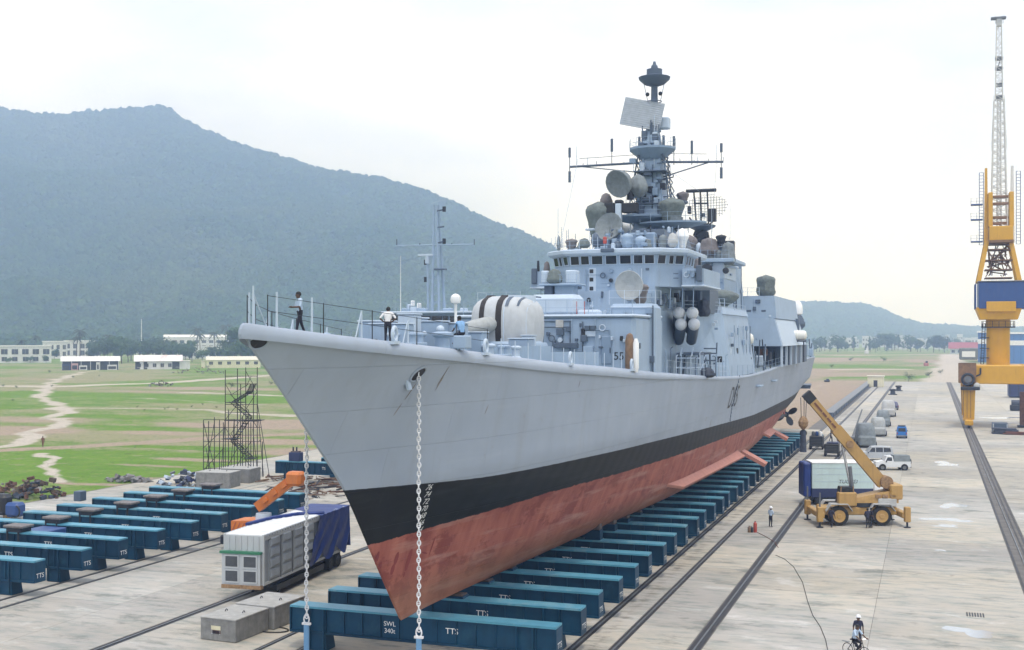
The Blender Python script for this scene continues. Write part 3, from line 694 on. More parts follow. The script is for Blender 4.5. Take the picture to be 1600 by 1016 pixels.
def hull_material():
    m = bpy.data.materials.new('hull_paint'); n, l, b = nodes_of(m); geo = N(n, 'ShaderNodeNewGeometry')
    b.inputs['Roughness'].default_value = 0.55; b.inputs['Specular IOR Level'].default_value = 0.3
    xyz = N(n, 'ShaderNodeSeparateXYZ'); l.new(geo.outputs['Position'], xyz.inputs[0]); Yk, Zk = xyz.outputs[1], xyz.outputs[2]
    fine = noise(n, l, geo, 1.6, 6, 0.65); sm = noise(n, l, geo, 0.25, 4, 0.5); st = noise(n, l, geo, 0.9, 5, 0.6, (1, 1.2, 0.16)); ln = noise(n, l, geo, 1.0, 5, 0.6, (0.5, 0.12, 1.6)); sp = noise(n, l, geo, 0.55, 8, 0.72, (1, 0.6, 1))
    def band(table, jit):
        a = rng(n, l, Yk, table[0][0], table[1][0], table[0][1], table[1][1])
        for (y0_, v0_), (y1_, v1_) in zip(table[1:], table[2:]):
            ad = N(n, 'ShaderNodeMath', operation='ADD'); l.new(a, ad.inputs[0]); l.new(rng(n, l, Yk, y0_, y1_, 0, v1_-v0_), ad.inputs[1]); a = ad.outputs[0]
        d = N(n, 'ShaderNodeMath', operation='SUBTRACT'); l.new(Zk, d.inputs[0]); l.new(a, d.inputs[1])
        if jit:
            e = N(n, 'ShaderNodeMath', operation='MULTIPLY_ADD'); l.new(fine, e.inputs[0]); e.inputs[1].default_value = jit; l.new(d.outputs[0], e.inputs[2])
            f = N(n, 'ShaderNodeMath', operation='SUBTRACT'); l.new(e.outputs[0], f.inputs[0]); f.inputs[1].default_value = jit/2; d = f
        return d.outputs[0]
    up = band(((47, 9.65), (56, 9.32), (82, 8.98), (128, 8.05), (205, 7.9)), 0.07); low = band(((49, 6.8), (66, 7.35), (82, 7.2), (128, 6.75), (205, 6.5)), 0.3)
    grey = mixc(n, l, rng(n, l, sm, 0.3, 0.7), (0.295, 0.34, 0.405), (0.345, 0.39, 0.455))
    grey = mixc(n, l, rng(n, l, st, 0.52, 0.76, 0, 0.4), grey, (0.27, 0.285, 0.30))
    grey = mixc(n, l, rng(n, l, ln, 0.57, 0.70, 0, 0.22), grey, (0.40, 0.44, 0.48))
    grey = mixc(n, l, rng(n, l, sp, 0.645, 0.70, 0, 0.30), grey, (0.25, 0.20, 0.15))
    black = mixc(n, l, rng(n, l, ln, 0.52, 0.72), (0.004, 0.005, 0.007), (0.016, 0.018, 0.021))
    black = mixc(n, l, rng(n, l, st, 0.66, 0.78, 0, 0.3), black, (0.09, 0.095, 0.10))
    red = mixc(n, l, rng(n, l, st, 0.35, 0.68), (0.38, 0.125, 0.088), (0.25, 0.065, 0.05))
    red = mixc(n, l, rng(n, l, sp, 0.51, 0.58, 0, 0.85), red, (0.20, 0.045, 0.035))
    red = mixc(n, l, rng(n, l, ln, 0.53, 0.66, 0, 0.6), red, (0.44, 0.25, 0.20))
    dk = band(((45, 4.3), (60, 4.3)), 0.5)
    red = mixc(n, l, rng(n, l, dk, 0.7, -0.7, 0, 0.45), red, (0.28, 0.16, 0.09))
    grey = mixc(n, l, rng(n, l, bk_fac(n, l, Yk, Zk), 0, 1, 0, 0.14), grey, (0.20, 0.22, 0.25))
    col = mixc(n, l, rng(n, l, low, -0.012, 0.012), red, black)
    col = mixc(n, l, rng(n, l, up, -0.012, 0.012), col, grey)
    l.new(col, b.inputs['Base Color'])
    bp = N(n, 'ShaderNodeBump', Strength=0.45, Distance=0.12); l.new(sm, bp.inputs['Height'])
    bk = N(n, 'ShaderNodeTexBrick'); mp = N(n, 'ShaderNodeMapping'); mp.inputs['Rotation'].default_value = (0, R(90), R(90))
    cx = N(n, 'ShaderNodeCombineXYZ'); l.new(Yk, cx.inputs[0]); l.new(Zk, cx.inputs[1]); l.new(cx.outputs[0], bk.inputs['Vector'])
    for k_, v in (('Scale',1.0),('Brick Width',7.0),('Row Height',1.9),('Mortar Size',0.02),('Mortar Smooth',1.0)): bk.inputs[k_].default_value = v
    sn = N(n, 'ShaderNodeMath', operation='SINE'); ml_ = N(n, 'ShaderNodeMath', operation='MULTIPLY'); l.new(Yk, ml_.inputs[0]); ml_.inputs[1].default_value = 3.6; l.new(ml_.outputs[0], sn.inputs[0])
    b0_ = N(n, 'ShaderNodeBump', Strength=0.22, Distance=0.03); l.new(sn.outputs[0], b0_.inputs['Height']); l.new(b0_.outputs[0], bp.inputs['Normal'])
    b2 = N(n, 'ShaderNodeBump', Strength=0.6, Distance=0.03); l.new(bk.outputs['Fac'], b2.inputs['Height']); l.new(bp.outputs[0], b2.inputs['Normal'])
    l.new(b2.outputs[0], b.inputs['Normal']); MATS['hull_paint'] = m
hull_material()
ship = thing('warship', 'grey warship high on blocks with black boot topping and red oxide bottom', 'warship', (XC, 120, KEEL))

def hull_rows(sign):
    """rows of points from keel to the inner edge of the rounded gunwale"""
    nu = 120; us = [(i/(nu-1)) for i in range(nu)]; us = [u**1.7*0.75+u*0.25 for u in us]
    rows = []
    fr = [0, .012, .03, .06, .10, .15, .2, .25, .3, .35, .4, .45, .5, .55, .6, .65, .7, .75, .8, .85, .89, .93, .96]
    def station(f, u, extra=None):
        Y = 45.0
        def zz(Y_): 
            zd = sheer(Y_)-roll_r(Y_); return keel_z(Y_)+f*(zd-keel_z(Y_))
        for _ in range(25): Y = 0.5*Y+0.5*stem_z(zz(Y))
        return Y+(STERN-Y)*u
    for f in fr + [1.0]:
        row = []
        for u in us:
            Y = station(f, u); zd = sheer(Y)-roll_r(Y); z = keel_z(Y)+f*(zd-keel_z(Y))
            b = 0.0 if f == 0 else half_breadth(Y, z)
            row.append((XC+sign*b, Y, z))
        rows.append(row)
    for ang in (-25, 0, 25, 50, 70, 90):
        row = []
        for u in us:
            Y = station(1.0, u); r = roll_r(Y); a = R(ang); b = half_breadth(Y, sheer(Y)-r)
            off = min(1, b/0.9)
            Yo = Y-(1-off)*r*math.cos(a)*0.9 if b < 0.9 else Y
            row.append((XC+sign*max(0.0, b-r*0.62*off+r*math.cos(a)*off), Yo, sheer(Y)-r+r*math.sin(a)))
        rows.append(row)
    return rows
hb = MB(); rp = hull_rows(1); rsb = hull_rows(-1)
hb.sheet(rp); o0 = len(hb.f); hb.sheet(rsb)
hb.f = [f if i < o0 else f[::-1] for i, f in enumerate(hb.f)]
# stem bar closes the two sides, transom closes the stern
for i in range(len(rp)-1): hb.add([rp[i][0], rp[i+1][0], rsb[i+1][0], rsb[i][0]], [(0,1,2,3)])
for i in range(len(rp)-1): hb.add([rp[i][-1], rsb[i][-1], rsb[i+1][-1], rp[i+1][-1]], [(0,1,2,3)])
hull = hb.build('hull', 'hull_paint', ship, smooth=38)
db = MB(); inner_p, inner_s = rp[-1], rsb[-1]
db.sheet([[ (s[0], s[1], s[2]-0.03) for s in inner_s], [(XC, p[1], p[2]+0.02) for p in inner_p], [(p[0], p[1], p[2]-0.03) for p in inner_p]])
db.f = [f[::-1] for f in db.f]
db.build('deck', 'deck_paint', ship, smooth=0)
def side(Y, z, out=0.02, sg=1): return Vector((XC+sg*(half_breadth(Y, z)+out), Y, z))
def hull_text(txt, size, Yc, zc, m, name, slant=0.0, sx=1.0):
    vs, fs = text_mesh(txt, size); mb_ = MB(); mb_.add([side(Yc+(v.x+slant*v.y)*sx, zc+v.y, 0.025) for v in vs], fs)
    return mb_.build(name, m, hull, smooth=0)
hn = hull_at(1146, 622); hull_text('D55', 2.9, hn[0], hn[1], 'black_paint', 'hull_number', 0.0, 0.95)
for i, t in enumerate(('76','74','72','70','68','66','64')):
    dm = hull_at(670-2.4*i, 762+11.0*i, 46, 70); hull_text(t, 0.40, dm[0], dm[1], 'white_paint', 'draft_mark', 0, 1.0)
hull_text('55', 1.0, 0, 0, 'black_paint', 'tmp') if False else None

# fresh primer patches and anchor recesses
def oval_on_side(name, Yc, zc, ry, rz, m, parent, out=0.03, tilt=0.0, sg=1, n=20):
    mb_ = MB(); pts = [side(Yc, zc, out, sg)]
    for i in range(n):
        t = 2*math.pi*i/n; a, c = ry*math.cos(t), rz*math.sin(t)
        pts.append(side(Yc+a*math.cos(tilt)-c*math.sin(tilt), zc+a*math.sin(tilt)+c*math.cos(tilt), out, sg))
    mb_.add(pts, [(0, 1+i, 1+(i+1)%n) if sg > 0 else (0, 1+(i+1)%n, 1+i) for i in range(n)])
    return mb_.build(name, m, parent, smooth=0)
def ring_on_side(name, Yc, zc, ry, rz, r, m, parent, tilt=0.0, sg=1, n=22):
    pts = []
    for i in range(n+1):
        t = 2*math.pi*i/n; a, c = ry*math.cos(t), rz*math.sin(t)
        pts.append(side(Yc+a*math.cos(tilt)-c*math.sin(tilt), zc+a*math.sin(tilt)+c*math.cos(tilt), 0.02, sg))
    return MB().tube(pts, r, 6).build(name, m, parent)
for k, (px, py, a, c) in enumerate(((619,873,.16,.33),(638,875,.17,.55),(613,890,.16,.26),(635,886,.12,.2),(589,872,.12,.32),(594,885,.1,.22),(675,853,.07,.5),(631,898,.07,.13),(663,864,.3,.04))):
    Y, zp = hull_at(px, py, 47, 75)
    oval_on_side('primer_patch', Y, zp, a, c, mat('primer_%d' % k, (0.20, 0.035, 0.03), 0.7, var=0.15) if k == 0 else 'primer_0', hull, 0.012, -0.25)
hw = hull_at(653, 585, 43, 60); bf = hull_at(402, 536, 39.3, 44)
for sg in (1, -1):
    if sg > 0:
        ring = ring_on_side('bow_fairlead', bf[0], bf[1], 0.36, 0.24, 0.05, 'hull_paint', ship, -0.1, sg)
        oval_on_side('opening', bf[0], bf[1], 0.35, 0.23, 'black_paint', ring, 0.03, -0.1, sg)
    hp = ring_on_side('hawse_pipe', hw[0], hw[1], 0.44, 0.28, 0.06, 'hull_paint', ship, 0.5, sg)
    oval_on_side('opening', hw[0], hw[1], 0.43, 0.27, 'black_paint', hp, 0.03, 0.5, sg)
    pl = MB(); c = side(hw[0]-.4, hw[1]-.45, 0.06, sg); pl.box(c, (0.12, 0.35, 0.5), 0, 0, -0.25*sg); pl.build('bolster', 'ship_pale', hp)
for Y, z in ((127, 11.2), (140, 11.3)):
    mb_ = MB(); c = side(Y, z, 0.25); mb_.cbox(c, (0.6, 2.2, 0.18), 0.05); mb_.build('fender_ledge', 'ship_grey', ship)
mb_ = MB()
for z in np.linspace(8.6, 12.6, 12): mb_.box(side(112.6, z, 0.02), (0.06, 0.08, 0.36))
mb_.build('weld_seam', 'ship_dark', ship)

# bilge keels, stabiliser fins, propellers, shafts, rudder
def fin(name, Y0, Y1, z, length, pitch, sg, m='red_oxide', taper=0.6, th=0.22):
    b = half_breadth((Y0+Y1)/2, z); mb_ = MB(); d = Vector((sg*math.cos(pitch), 0, -math.sin(pitch))); nrm = Vector((sg*math.sin(pitch), 0, math.cos(pitch)))
    a0 = Vector((XC+sg*(half_breadth(Y0, z)-0.15), Y0, z)); a1 = Vector((XC+sg*(half_breadth(Y1, z)-0.15), Y1, z))
    e0 = a0+d*length+Vector((0, (1-taper)*(Y1-Y0)*0.45, 0)); e1 = a1+d*length
    pts = [q-nrm*th/2 for q in (a0,e0,e1,a1)]+[q+nrm*th/2 for q in (a0,e0,e1,a1)]
    mb_.hexa(pts if sg > 0 else [pts[i] for i in (3,2,1,0,7,6,5,4)]); return mb_.build(name, m, ship, smooth=0)
mat('fin_red', (0.46, 0.20, 0.15), 0.7, var=0.12, patch=0.3, pcol=(0.36,0.14,0.10))
for sg in (1, -1):
    fin('bilge_keel', 92, 122, 4.75, 1.05, R(35), sg, 'fin_red', 0.75, 0.25)
    fin('bilge_keel', 143, 151, 4.9, 1.0, R(30), sg, 'fin_red', 0.8, 0.25)
    fin('stabiliser_fin', 125.5, 127.6, 4.3, 2.9, R(28), sg, 'fin_red', 0.9, 0.35)
    fin('stabiliser_fin', 153.5, 156.0, 4.5, 2.6, R(28), sg, 'fin_red', 0.9, 0.35)
    pc = Vector((XC+sg*3.0, 192, 4.0))
    mb_ = MB(); mb_.cyl((XC+sg*2.4, 160, 4.1), (pc[0], 193, pc[2]), 0.28, 0.24, 12); mb_.build('propeller_shaft', 'dark_metal', ship)
    mb_ = MB(); mb_.hexa([(pc[0]-.1,189,4),(pc[0]+.1,189,4),(pc[0]+.1,190,4),(pc[0]-.1,190,4),(pc[0]-.1,189,6.6),(pc[0]+.1,189,6.6),(pc[0]+.1,190,6.6),(pc[0]-.1,190,6.6)]); mb_.build('shaft_bracket', 'red_oxide', ship)
    prop = MB().lathe(pc, [(0.02,-0.2),(0.42,-0.1),(0.45,0.6),(0.25,1.0),(0.02,1.2)], 14, 'Y').build('propeller', 'dark_metal', ship)
    for k in range(4):
        t = k*math.pi/2+0.5; mb_ = MB(); pts_f = []; pts_b = []
        for (rr, wdt) in ((0.35,0.35),(0.9,0.75),(1.4,0.85),(1.8,0.55),(1.95,0.15)):
            for s_ in (-1, 1):
                a = t+s_*wdt/max(rr,0.5)*0.55; yy = 0.25+s_*wdt*0.4
                pts_f.append((pc[0]+rr*math.cos(a), pc[1]+yy-0.04, pc[2]+rr*math.sin(a))); pts_b.append((pc[0]+rr*math.cos(a), pc[1]+yy+0.04, pc[2]+rr*math.sin(a)))
        fs = [(2*i,2*i+1,2*i+3,2*i+2) for i in range(4)]; mb_.add(pts_f, fs); mb_.add(pts_b, [f[::-1] for f in fs]); mb_.build('blade', 'dark_metal', prop, smooth=60)
mb_ = MB(); mb_.prism([(197,3.6),(200.6,3.4),(201.2,7.0),(196.6,6.6)], XC-0.2, XC+0.2, 'X'); mb_.build('rudder', 'red_oxide', ship)
mb_ = MB()
mb_.hexa([(XC-5.6,204.9,7.6),(XC+5.6,204.9,7.6),(XC+5.2,211,8.0),(XC-5.2,211,8.0),(XC-5.6,204.9,8.2),(XC+5.6,204.9,8.2),(XC+5.2,211,8.25),(XC-5.2,211,8.25)]); mb_.build('stern_flap', 'ship_dark', ship, smooth=0)

# ---------------------------------------------------------------- deck fittings and rails
def edge(Y, inset=0.35, sg=1):
    z = sheer(Y); r = roll_r(Y); return Vector((XC+sg*(half_breadth(Y, z-r)-r*0.62-inset+0.2), Y, z-0.02))
def railing(name, pts, h=1.1, rails=2, m='ship_pale', parent=None, r=0.022, posts=True):
    mb_ = MB(); pts = [Vector(p) for p in pts]
    if posts:
        for p in pts: mb_.cyl(p, p+Vector((0,0,h)), r*1.3, r, 5)
    for k in range(rails):
        z = h*(k+1)/rails*0.97
        for a, b in zip(pts, pts[1:]): mb_.cyl(a+Vector((0,0,z)), b+Vector((0,0,z)), r*0.7, r*0.7, 4, cap=False)
    return mb_.build(name, m, parent or ship)
for sg in (1, -1):
    pts = [edge(Y, 0.1, sg) for Y in (39.9, 42.3, 45.0, 48.2, 51.5, 54.5)]
    railing('bow_railing', pts, 1.22, 2, 'dark_metal', ship, 0.02)
    for a, h in ((40.3, 1.38), (41.8, 1.38), (44.4, 1.15), (47.6, 1.1), (52.3, 1.15)):
        p = edge(a, 0.15, sg); mb_ = MB(); mb_.cyl(p, p+Vector((0,0,h)), 0.05, 0.04, 6)
        if a > 44: mb_.cyl(p+Vector((-.05*sg,-.45,0)), p+Vector((0,0,h*.98)), 0.03, 0.03, 5)
        mb_.build('rail_post', 'ship_pale', ship)
    railing('side_railing', [edge(Y, 0.05, sg) for Y in np.arange(84, 108, 2.0)], 0.95, 2, 'ship_pale', ship, 0.018)
    railing('side_railing', [edge(Y, 0.05, sg) for Y in np.arange(108.5, 204, 3.2)], 1.0, 2, 'ship_grey', ship, 0.018)
mb_ = MB(); p = Vector((XC, 39.6, sheer(39.6)))
mb_.cyl(p, p+Vector((0,0,1.5)), 0.05, 0.035, 6); mb_.cyl(p+Vector((0,.9,0)), p+Vector((0,0,1.2)), 0.03, 0.03, 5); mb_.build('jackstaff', 'ship_pale', ship)
def chock(Y, sg=1, s=1.0):
    p = edge(Y, -0.12, sg); mb_ = MB(); mb_.torus((p[0], p[1], p[2]+0.27*s), 0.24*s, 0.075*s, 'X', 18, 8, (0.8, 1.15)); mb_.box((p[0], p[1], p[2]-0.05), (0.24, 0.6*s, 0.14)); return mb_.build('mooring_chock', 'ship_pale', ship)
for Y in (46.2, 53.9, 64.4, 75.0):
    for sg in (1, -1): chock(Y, sg, 1.1)
def bollards(Y, x, ry=0.0):
    z = sheer(Y); mb_ = MB(); mb_.cbox((x, Y, z+0.08), (0.45, 1.5, 0.16), 0.03)
    for d in (-.45, .45): mb_.lathe((x, Y+d, z), [(.17,0),(.15,.45),(.21,.5),(.21,.58),(.1,.62)], 12)
    mb_.build('bollards', 'ship_grey', ship)
for Y in (49.5, 58.0, 79.0): 
    for sg in (1, -1): bollards(Y, XC+sg*(half_breadth(Y, sheer(Y)-.4)-1.0))
def drum(Y, x, r, h, m='ship_grey', name='capstan'):
    z = sheer(Y); MB().lathe((x, Y, z), [(r,0),(r,.15*h),(r*.7,.25*h),(r*.65,.7*h),(r,.82*h),(r,.93*h),(r*.5,h)], 16).build(name, m, ship)
drum(55, XC+1.4, .55, 1.1); drum(55, XC-1.4, .55, 1.1); drum(50.5, XC+0.8, .35, .7, 'ship_pale', 'vent_mushroom'); drum(59.5, XC+2.2, .4, .8, 'ship_pale', 'vent_mushroom'); drum(60.5, XC+3.4, .3, .75, 'ship_pale', 'vent_mushroom')
# lockers, hatches and lead blocks seen over the bow edge
for (px, py0, py1, Y, w, dpt, m) in ((590,503,520,52,1.4,1.4,'ship_grey'),(640,492,522,55,0.95,0.9,'ship_pale'),(655,498,524,57,0.7,0.9,'ship_grey'),(680,503,528,57,1.2,1.0,'ship_grey'),(705,506,530,58,1.5,1.2,'ship_grey'),
                                    (612,507,522,51,1.9,1.0,'ship_grey'),(815,530,548,64,1.2,1.2,'ship_grey'),(826,525,546,66,0.7,0.7,'ship_pale'),(745,520,540,60,1.0,1.0,'ship_grey')):
    c = on_y(px, (py0+py1)/2, Y); z1 = on_y(px, py0, Y)[2]; z0 = sheer(Y)-0.02
    mb_ = MB(); mb_.cbox((c[0], Y, (z0+z1)/2), (w, dpt, z1-z0), 0.06); o = mb_.build('deck_locker', m, ship)
    mb_ = MB(); mb_.cbox((c[0], Y, z1+0.03), (w+0.08, dpt+0.08, 0.07), 0.02); mb_.build('lid', 'ship_pale', o)
for (px, py, r) in ((688,515,.22),(569,521,.12),(663,522,.16)):
    c = on_y(px, py, 56); MB().ball(c, r, 10, 6).build('vent_cowl', 'ship_pale', ship)
def plate(name, a, b, h0, h1, m='ship_grey', th=0.05, lean=0.0):
    a, b = Vector(a), Vector(b); d = (b-a); nrm = Vector((-d.y, d.x, 0)).normalized()*th; L = Vector((0, lean, 0))
    up0, up1 = Vector((0,0,h0))+L, Vector((0,0,h1))+L
    return MB().hexa([a-nrm, b-nrm, b+nrm, a+nrm, a-nrm+up0, b-nrm+up1, b+nrm+up1, a+nrm+up0]).build(name, m, ship, smooth=0)
for sg in (1, -1):
    for Y0, Y1 in ((60.0, 64.0), (66.5, 71.5)):
        a = Vector((XC+sg*0.8, Y0, sheer(Y0)-0.05)); b = edge(Y1, 0.9, sg); pl = plate('breakwater', a, b, 0.75, 0.95, 'ship_grey', 0.04)
        for t in (0.25, 0.5, 0.75, 0.95):
            q = a.lerp(b, t); MB().cyl(q+Vector((0,0.75,0)), q+Vector((0,.05,.8)), 0.04, 0.04, 5).build('stay', 'ship_pale', pl)
c = on_y(712, 468, 62); MB().lathe((c[0], 62, c[2]-0.25), [(.08,-1.2),(.08,0),(.25,.05),(.3,.25),(.27,.42),(.15,.53),(.02,.58)], 14).build('satellite_dome', 'white_paint', ship)

mat('rust_stain', (0.21, 0.165, 0.12), .7, var=.3)
for px, py, a, c in ((692,588,.03,.5),(686,600,.025,.35),(641,612,.03,.4),(621,640,.025,.3),(905,600,.03,.22),(1110,662,.06,.4),(1103,655,.05,.2),(760,640,.02,.25)):
    Y, z = hull_at(px, py, 44, 140); oval_on_side('rust_stain', Y, z, a, c, 'rust_stain', hull, 0.012, -.35)
# ---------------------------------------------------------------- superstructure
SP = ship
def frust(name, X0, X1, Y0, Y1, z0, z1, ix=0.0, iy=0.0, iyb=0.0, m='ship_grey', parent=None, ch=0.0, ix0=None):
    """house with walls leaning in by ix (sides), iy (front), iyb (back)"""
    i0 = ix if ix0 is None else ix0
    return MB().hexa([(X0,Y0,z0),(X1,Y0,z0),(X1,Y1,z0),(X0,Y1,z0),(X0+i0,Y0+iy,z1),(X1-ix,Y0+iy,z1),(X1-ix,Y1-iyb,z1),(X0+i0,Y1-iyb,z1)]).build(name, m, parent or SP, smooth=0)
def rot_to(mb_, c, yaw=0, pitch=0, roll=0):
    """turn a shape built facing -Y at the origin, then carry it to c"""
    M_ = Matrix.Translation(Vector(c)) @ Matrix.Rotation(yaw, 4, 'Z') @ Matrix.Rotation(pitch, 4, 'X') @ Matrix.Rotation(roll, 4, 'Y')
    return mb_.xf(M_)
def dish(name, c, r, yaw, pitch, m='canvas', depth=0.55, back=0.8, parent=None, mount=None):
    mb_ = MB(); prof = [(0.02, -r*depth*0.15), (r*0.5, -r*depth*0.32), (r*0.97, -r*depth*0.62), (r, -r*depth*0.55), (r*0.92, -r*depth*0.1), (r*0.72, r*back*0.35), (r*0.4, r*back*0.75), (r*0.12, r*back)]
    mb_.lathe((0,0,0), prof, 18, 'Y'); rot_to(mb_, c, yaw, pitch); o = mb_.build(name, m, parent or SP, smooth=40)
    if mount:
        MB().lathe((c[0], c[1]+r*0.5, mount), [(r*.35,0),(r*.3,c[2]-mount-r*.2),(r*.2,c[2]-mount)], 10).build('pedestal', 'ship_grey', o)
    return o
def bundle(name, c, rx, ry, rz, seed, m='canvas', parent=None):
    """something wrapped in a tied canvas cover"""
    r = random.Random(seed); mb_ = MB(); n, k = 16, 9; vs = []; ph = r.uniform(0, 6)
    for j in range(k+1):
        v = j/k; h = -1+2*v; rad = (1-abs(h)**3.2)**0.5 if j not in (0, k) else 0.06; rad *= 0.92+0.16*math.sin(5*v+ph)
        if j <= 1: rad = max(rad, 0.55)
        for i in range(n):
            t = 2*math.pi*i/n; q = rad*(1+0.09*math.sin(5*t+ph+2*v)+r.uniform(-.05,.05)); vs.append((c[0]+rx*q*math.cos(t), c[1]+ry*q*math.sin(t), c[2]+rz*h*(1+r.uniform(-.03,.03))))
    fs = [(j*n+i, j*n+(i+1)%n, (j+1)*n+(i+1)%n, (j+1)*n+i) for j in range(k) for i in range(n)]+[tuple(range(n))[::-1], tuple(range(k*n,(k+1)*n))]
    mb_.add(vs, fs); return mb_.build(name, m, parent or SP, smooth=50)
def whip(px, py, Y, top, base=None, r=0.03, m='ship_pale', name='whip_antenna'):
    b = on_y(px, py, Y); z1 = on_y(px, top, Y)[2]; return MB().cyl(b, (b[0], Y, z1), r, r*0.5, 5).build(name, m, SP)
def bxp(name, px0, px1, py0, py1, Y, dpt, m='ship_grey', ch=0.04, parent=None):
    """chamfered box whose front face spans a pixel rectangle of the photograph on the plane Y"""
    a, b = on_y(px0, py1, Y), on_y(px1, py0, Y)
    return MB().cbox(((a[0]+b[0])/2, Y+dpt/2, (on_y((px0+px1)/2,py1,Y)[2]+on_y((px0+px1)/2,py0,Y)[2])/2), (b[0]-a[0], dpt, on_y((px0+px1)/2,py0,Y)[2]-on_y((px0+px1)/2,py1,Y)[2]), ch).build(name, m, parent or SP)
def pipe(name, pts, r=0.05, m='ship_pale', parent=None): return MB().tube(pts, r, 6).build(name, m, parent or SP)

# gun turret with its barbette
tc = Vector((XC+0.2, 67.8, 0)); tz = sheer(67.8)
bar = MB().lathe((tc[0], tc[1], tz-0.1), [(2.3,0),(2.3,1.35),(2.15,1.5)], 28).build('barbette', 'ship_grey', SP, smooth=40)
tur = MB(); n = 28; rows = []; TE = 2.5; TY = 1.18
tprof = [(0.0,2.0),(0.5,2.08),(1.2,2.1),(1.8,2.06),(2.2,1.95),(2.5,1.72),(2.7,1.4),(2.82,0.95),(2.86,0.04)]
def turret_y(x, h):
    w = lerp_table(tprof, h); q = min(1.0, abs(x)/w)**TE; return tc[1]+0.4-w*TY*(1-q)**(1/TE)
for h, w in tprof:
    row = []
    for i in range(n+1):
        t = 2*math.pi*i/n; cx_, sy_ = math.cos(t), math.sin(t)
        rr = 1/((abs(cx_)**TE+abs(sy_)**TE)**(1/TE)); row.append((tc[0]+w*rr*cx_, tc[1]+0.4+w*TY*rr*sy_, tz+1.3+h))
    rows.append(row)
tur.sheet(rows); turret = tur.build('gun_turret', 'turret_cloth', SP, smooth=60)
def turret_band(name, x0, x1, m, h0, back, out=0.03):
    mb_ = MB(); g = []
    for x in (x0, x1):
        col_ = [(tc[0]+x, turret_y(x, h)-out, tz+1.3+h+(out if h > 2.3 else 0)) for h in np.linspace(h0, 2.72, 14)]
        col_ += [(tc[0]+x, col_[-1][1]+back*k/4, tz+1.3+2.88) for k in range(1, 5)]; g.append(col_)
    mb_.sheet(g); mb_.f = [f[::-1] for f in mb_.f]
    inner = [[(q[0], q[1]+0.12, q[2]-0.08) for q in col_] for col_ in g]; mb_.sheet(inner)
    for k in (0, 1): mb_.sheet([g[k], inner[k]]) if k else mb_.sheet([inner[k], g[k]])
    return mb_.build(name, m, turret, smooth=0)
turret_band('gun_slot', -1.02, -0.68, 'slot_dark', 1.2, 1.2); turret_band('gun_slot', 0.08, 0.44, 'slot_dark', 0.0, 1.0)
turret_band('roof_strap', 0.62, 0.80, 'ship_dark', 2.2, 2.6); turret_band('roof_strap', 1.25, 1.36, 'ship_dark', 2.2, 2.4); turret_band('side_sheet', 0.55, 1.75, 'ship_pale', 0.0, 0.1, 0.015)
MB().lathe((tc[0]+0.05, tc[1]+0.3, tz-0.1), [(2.42,0),(2.42,1.3),(2.34,1.42)], 28).build('barbette_ring', 'ship_grey', bar, smooth=40)
bc = MB(); bc.lathe((0,0,0), [(0.42,1.0),(0.5,0.2),(0.48,-0.8),(0.36,-1.7),(0.3,-2.2),(0.1,-2.25)], 14, 'Y'); rot_to(bc, (tc[0]-0.55, tc[1]-2.5, tz+2.3), R(-30), R(10)); bc.build('gun_barrel_cover', 'canvas_grey', turret)
for dx in (2.35,): 
    pipe('hose_coil', [(tc[0]+dx*math.cos(a*0.05-0.9), tc[1]-dx*math.sin(a*0.05+0.7), tz+0.35+0.6*abs(math.sin(a*0.6))) for a in range(0, 12)], 0.05, 'ship_dark', bar)

# forward deckhouse: its broad front carries lockers, vents and rounded upper edges
zA = 17.84; YA = 76.0
hA = MB().cbox((XC, 80.2, (zA+13.5)/2), (12.6, 8.4, zA-13.5), 0.28).cbox((XC, 96, (zA+12.9)/2-0.02), (7.0, 25, zA-12.9), 0.2).build('forward_deckhouse', 'ship_grey', SP)
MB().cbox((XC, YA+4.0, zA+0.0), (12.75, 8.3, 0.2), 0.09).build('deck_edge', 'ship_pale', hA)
vs, fs = text_mesh('55', 0.72); MB().add([(on_y(967,557,YA)[0]+v.x, YA-0.02, on_y(967,557,YA)[2]+v.y) for v in vs], [f[::-1] for f in fs]).add([], []).build('marking', 'black_paint', hA, smooth=0)
hA_m = hA
for (px0, px1, py0, py1, dp, m, nm) in ((868,880,500,512,.12,'canvas_pale','notice_board'),(869,880,514,524,.25,'ship_dark','reel'),(843,892,501.5,503,.1,'ship_dark','cable_tray'),(884,891,510,518,.2,'ship_dark','vent'),
        (913,921,509,516,.25,'ship_dark','hose_reel'),(922,930,509,516,.25,'ship_dark','hose_reel'),(914,930,517,526,.15,'ship_pale','hose_bracket'),(841,847,519,534,.3,'ship_pale','vent'),(853,858,519,524,.2,'ship_dark','junction_box'),
        (898,902,529,533,.2,'ship_dark','junction_box'),(935,938,524,529,.2,'ship_pale','junction_box'),(954,957,526,532,.2,'ship_pale','junction_box'),(973,976,530,535,.2,'ship_pale','junction_box'),(905,908,505,511,.1,'ship_dark','handle'),
        (866,902,536,544,.3,'ship_dark','louvre'),(911,926,541,558,.3,'ship_grey','door_panel'),(990,1000,536,545,.25,'ship_dark','valve'),(935,941,541,544,.2,'ship_dark','junction_box')):
    bxp(nm, px0, px1, py0, py1, YA-dp, dp+0.05, m, 0.02, hA)
for px in (893, 930):
    a = on_y(px, 498, YA-0.06); b = on_y(px, 562, YA-0.06); pipe('pipe', [a, b], 0.04, 'ship_grey', hA)
mb_ = MB(); c = on_y(985, 553, YA-0.5)
mb_.lathe((c[0]-0.05, YA-0.5, c[2]-1.25), [(.2,0),(.3,.3),(.3,2.1),(.2,2.5),(.05,2.6)], 12); mb_.build('paravane', 'timber', SP)
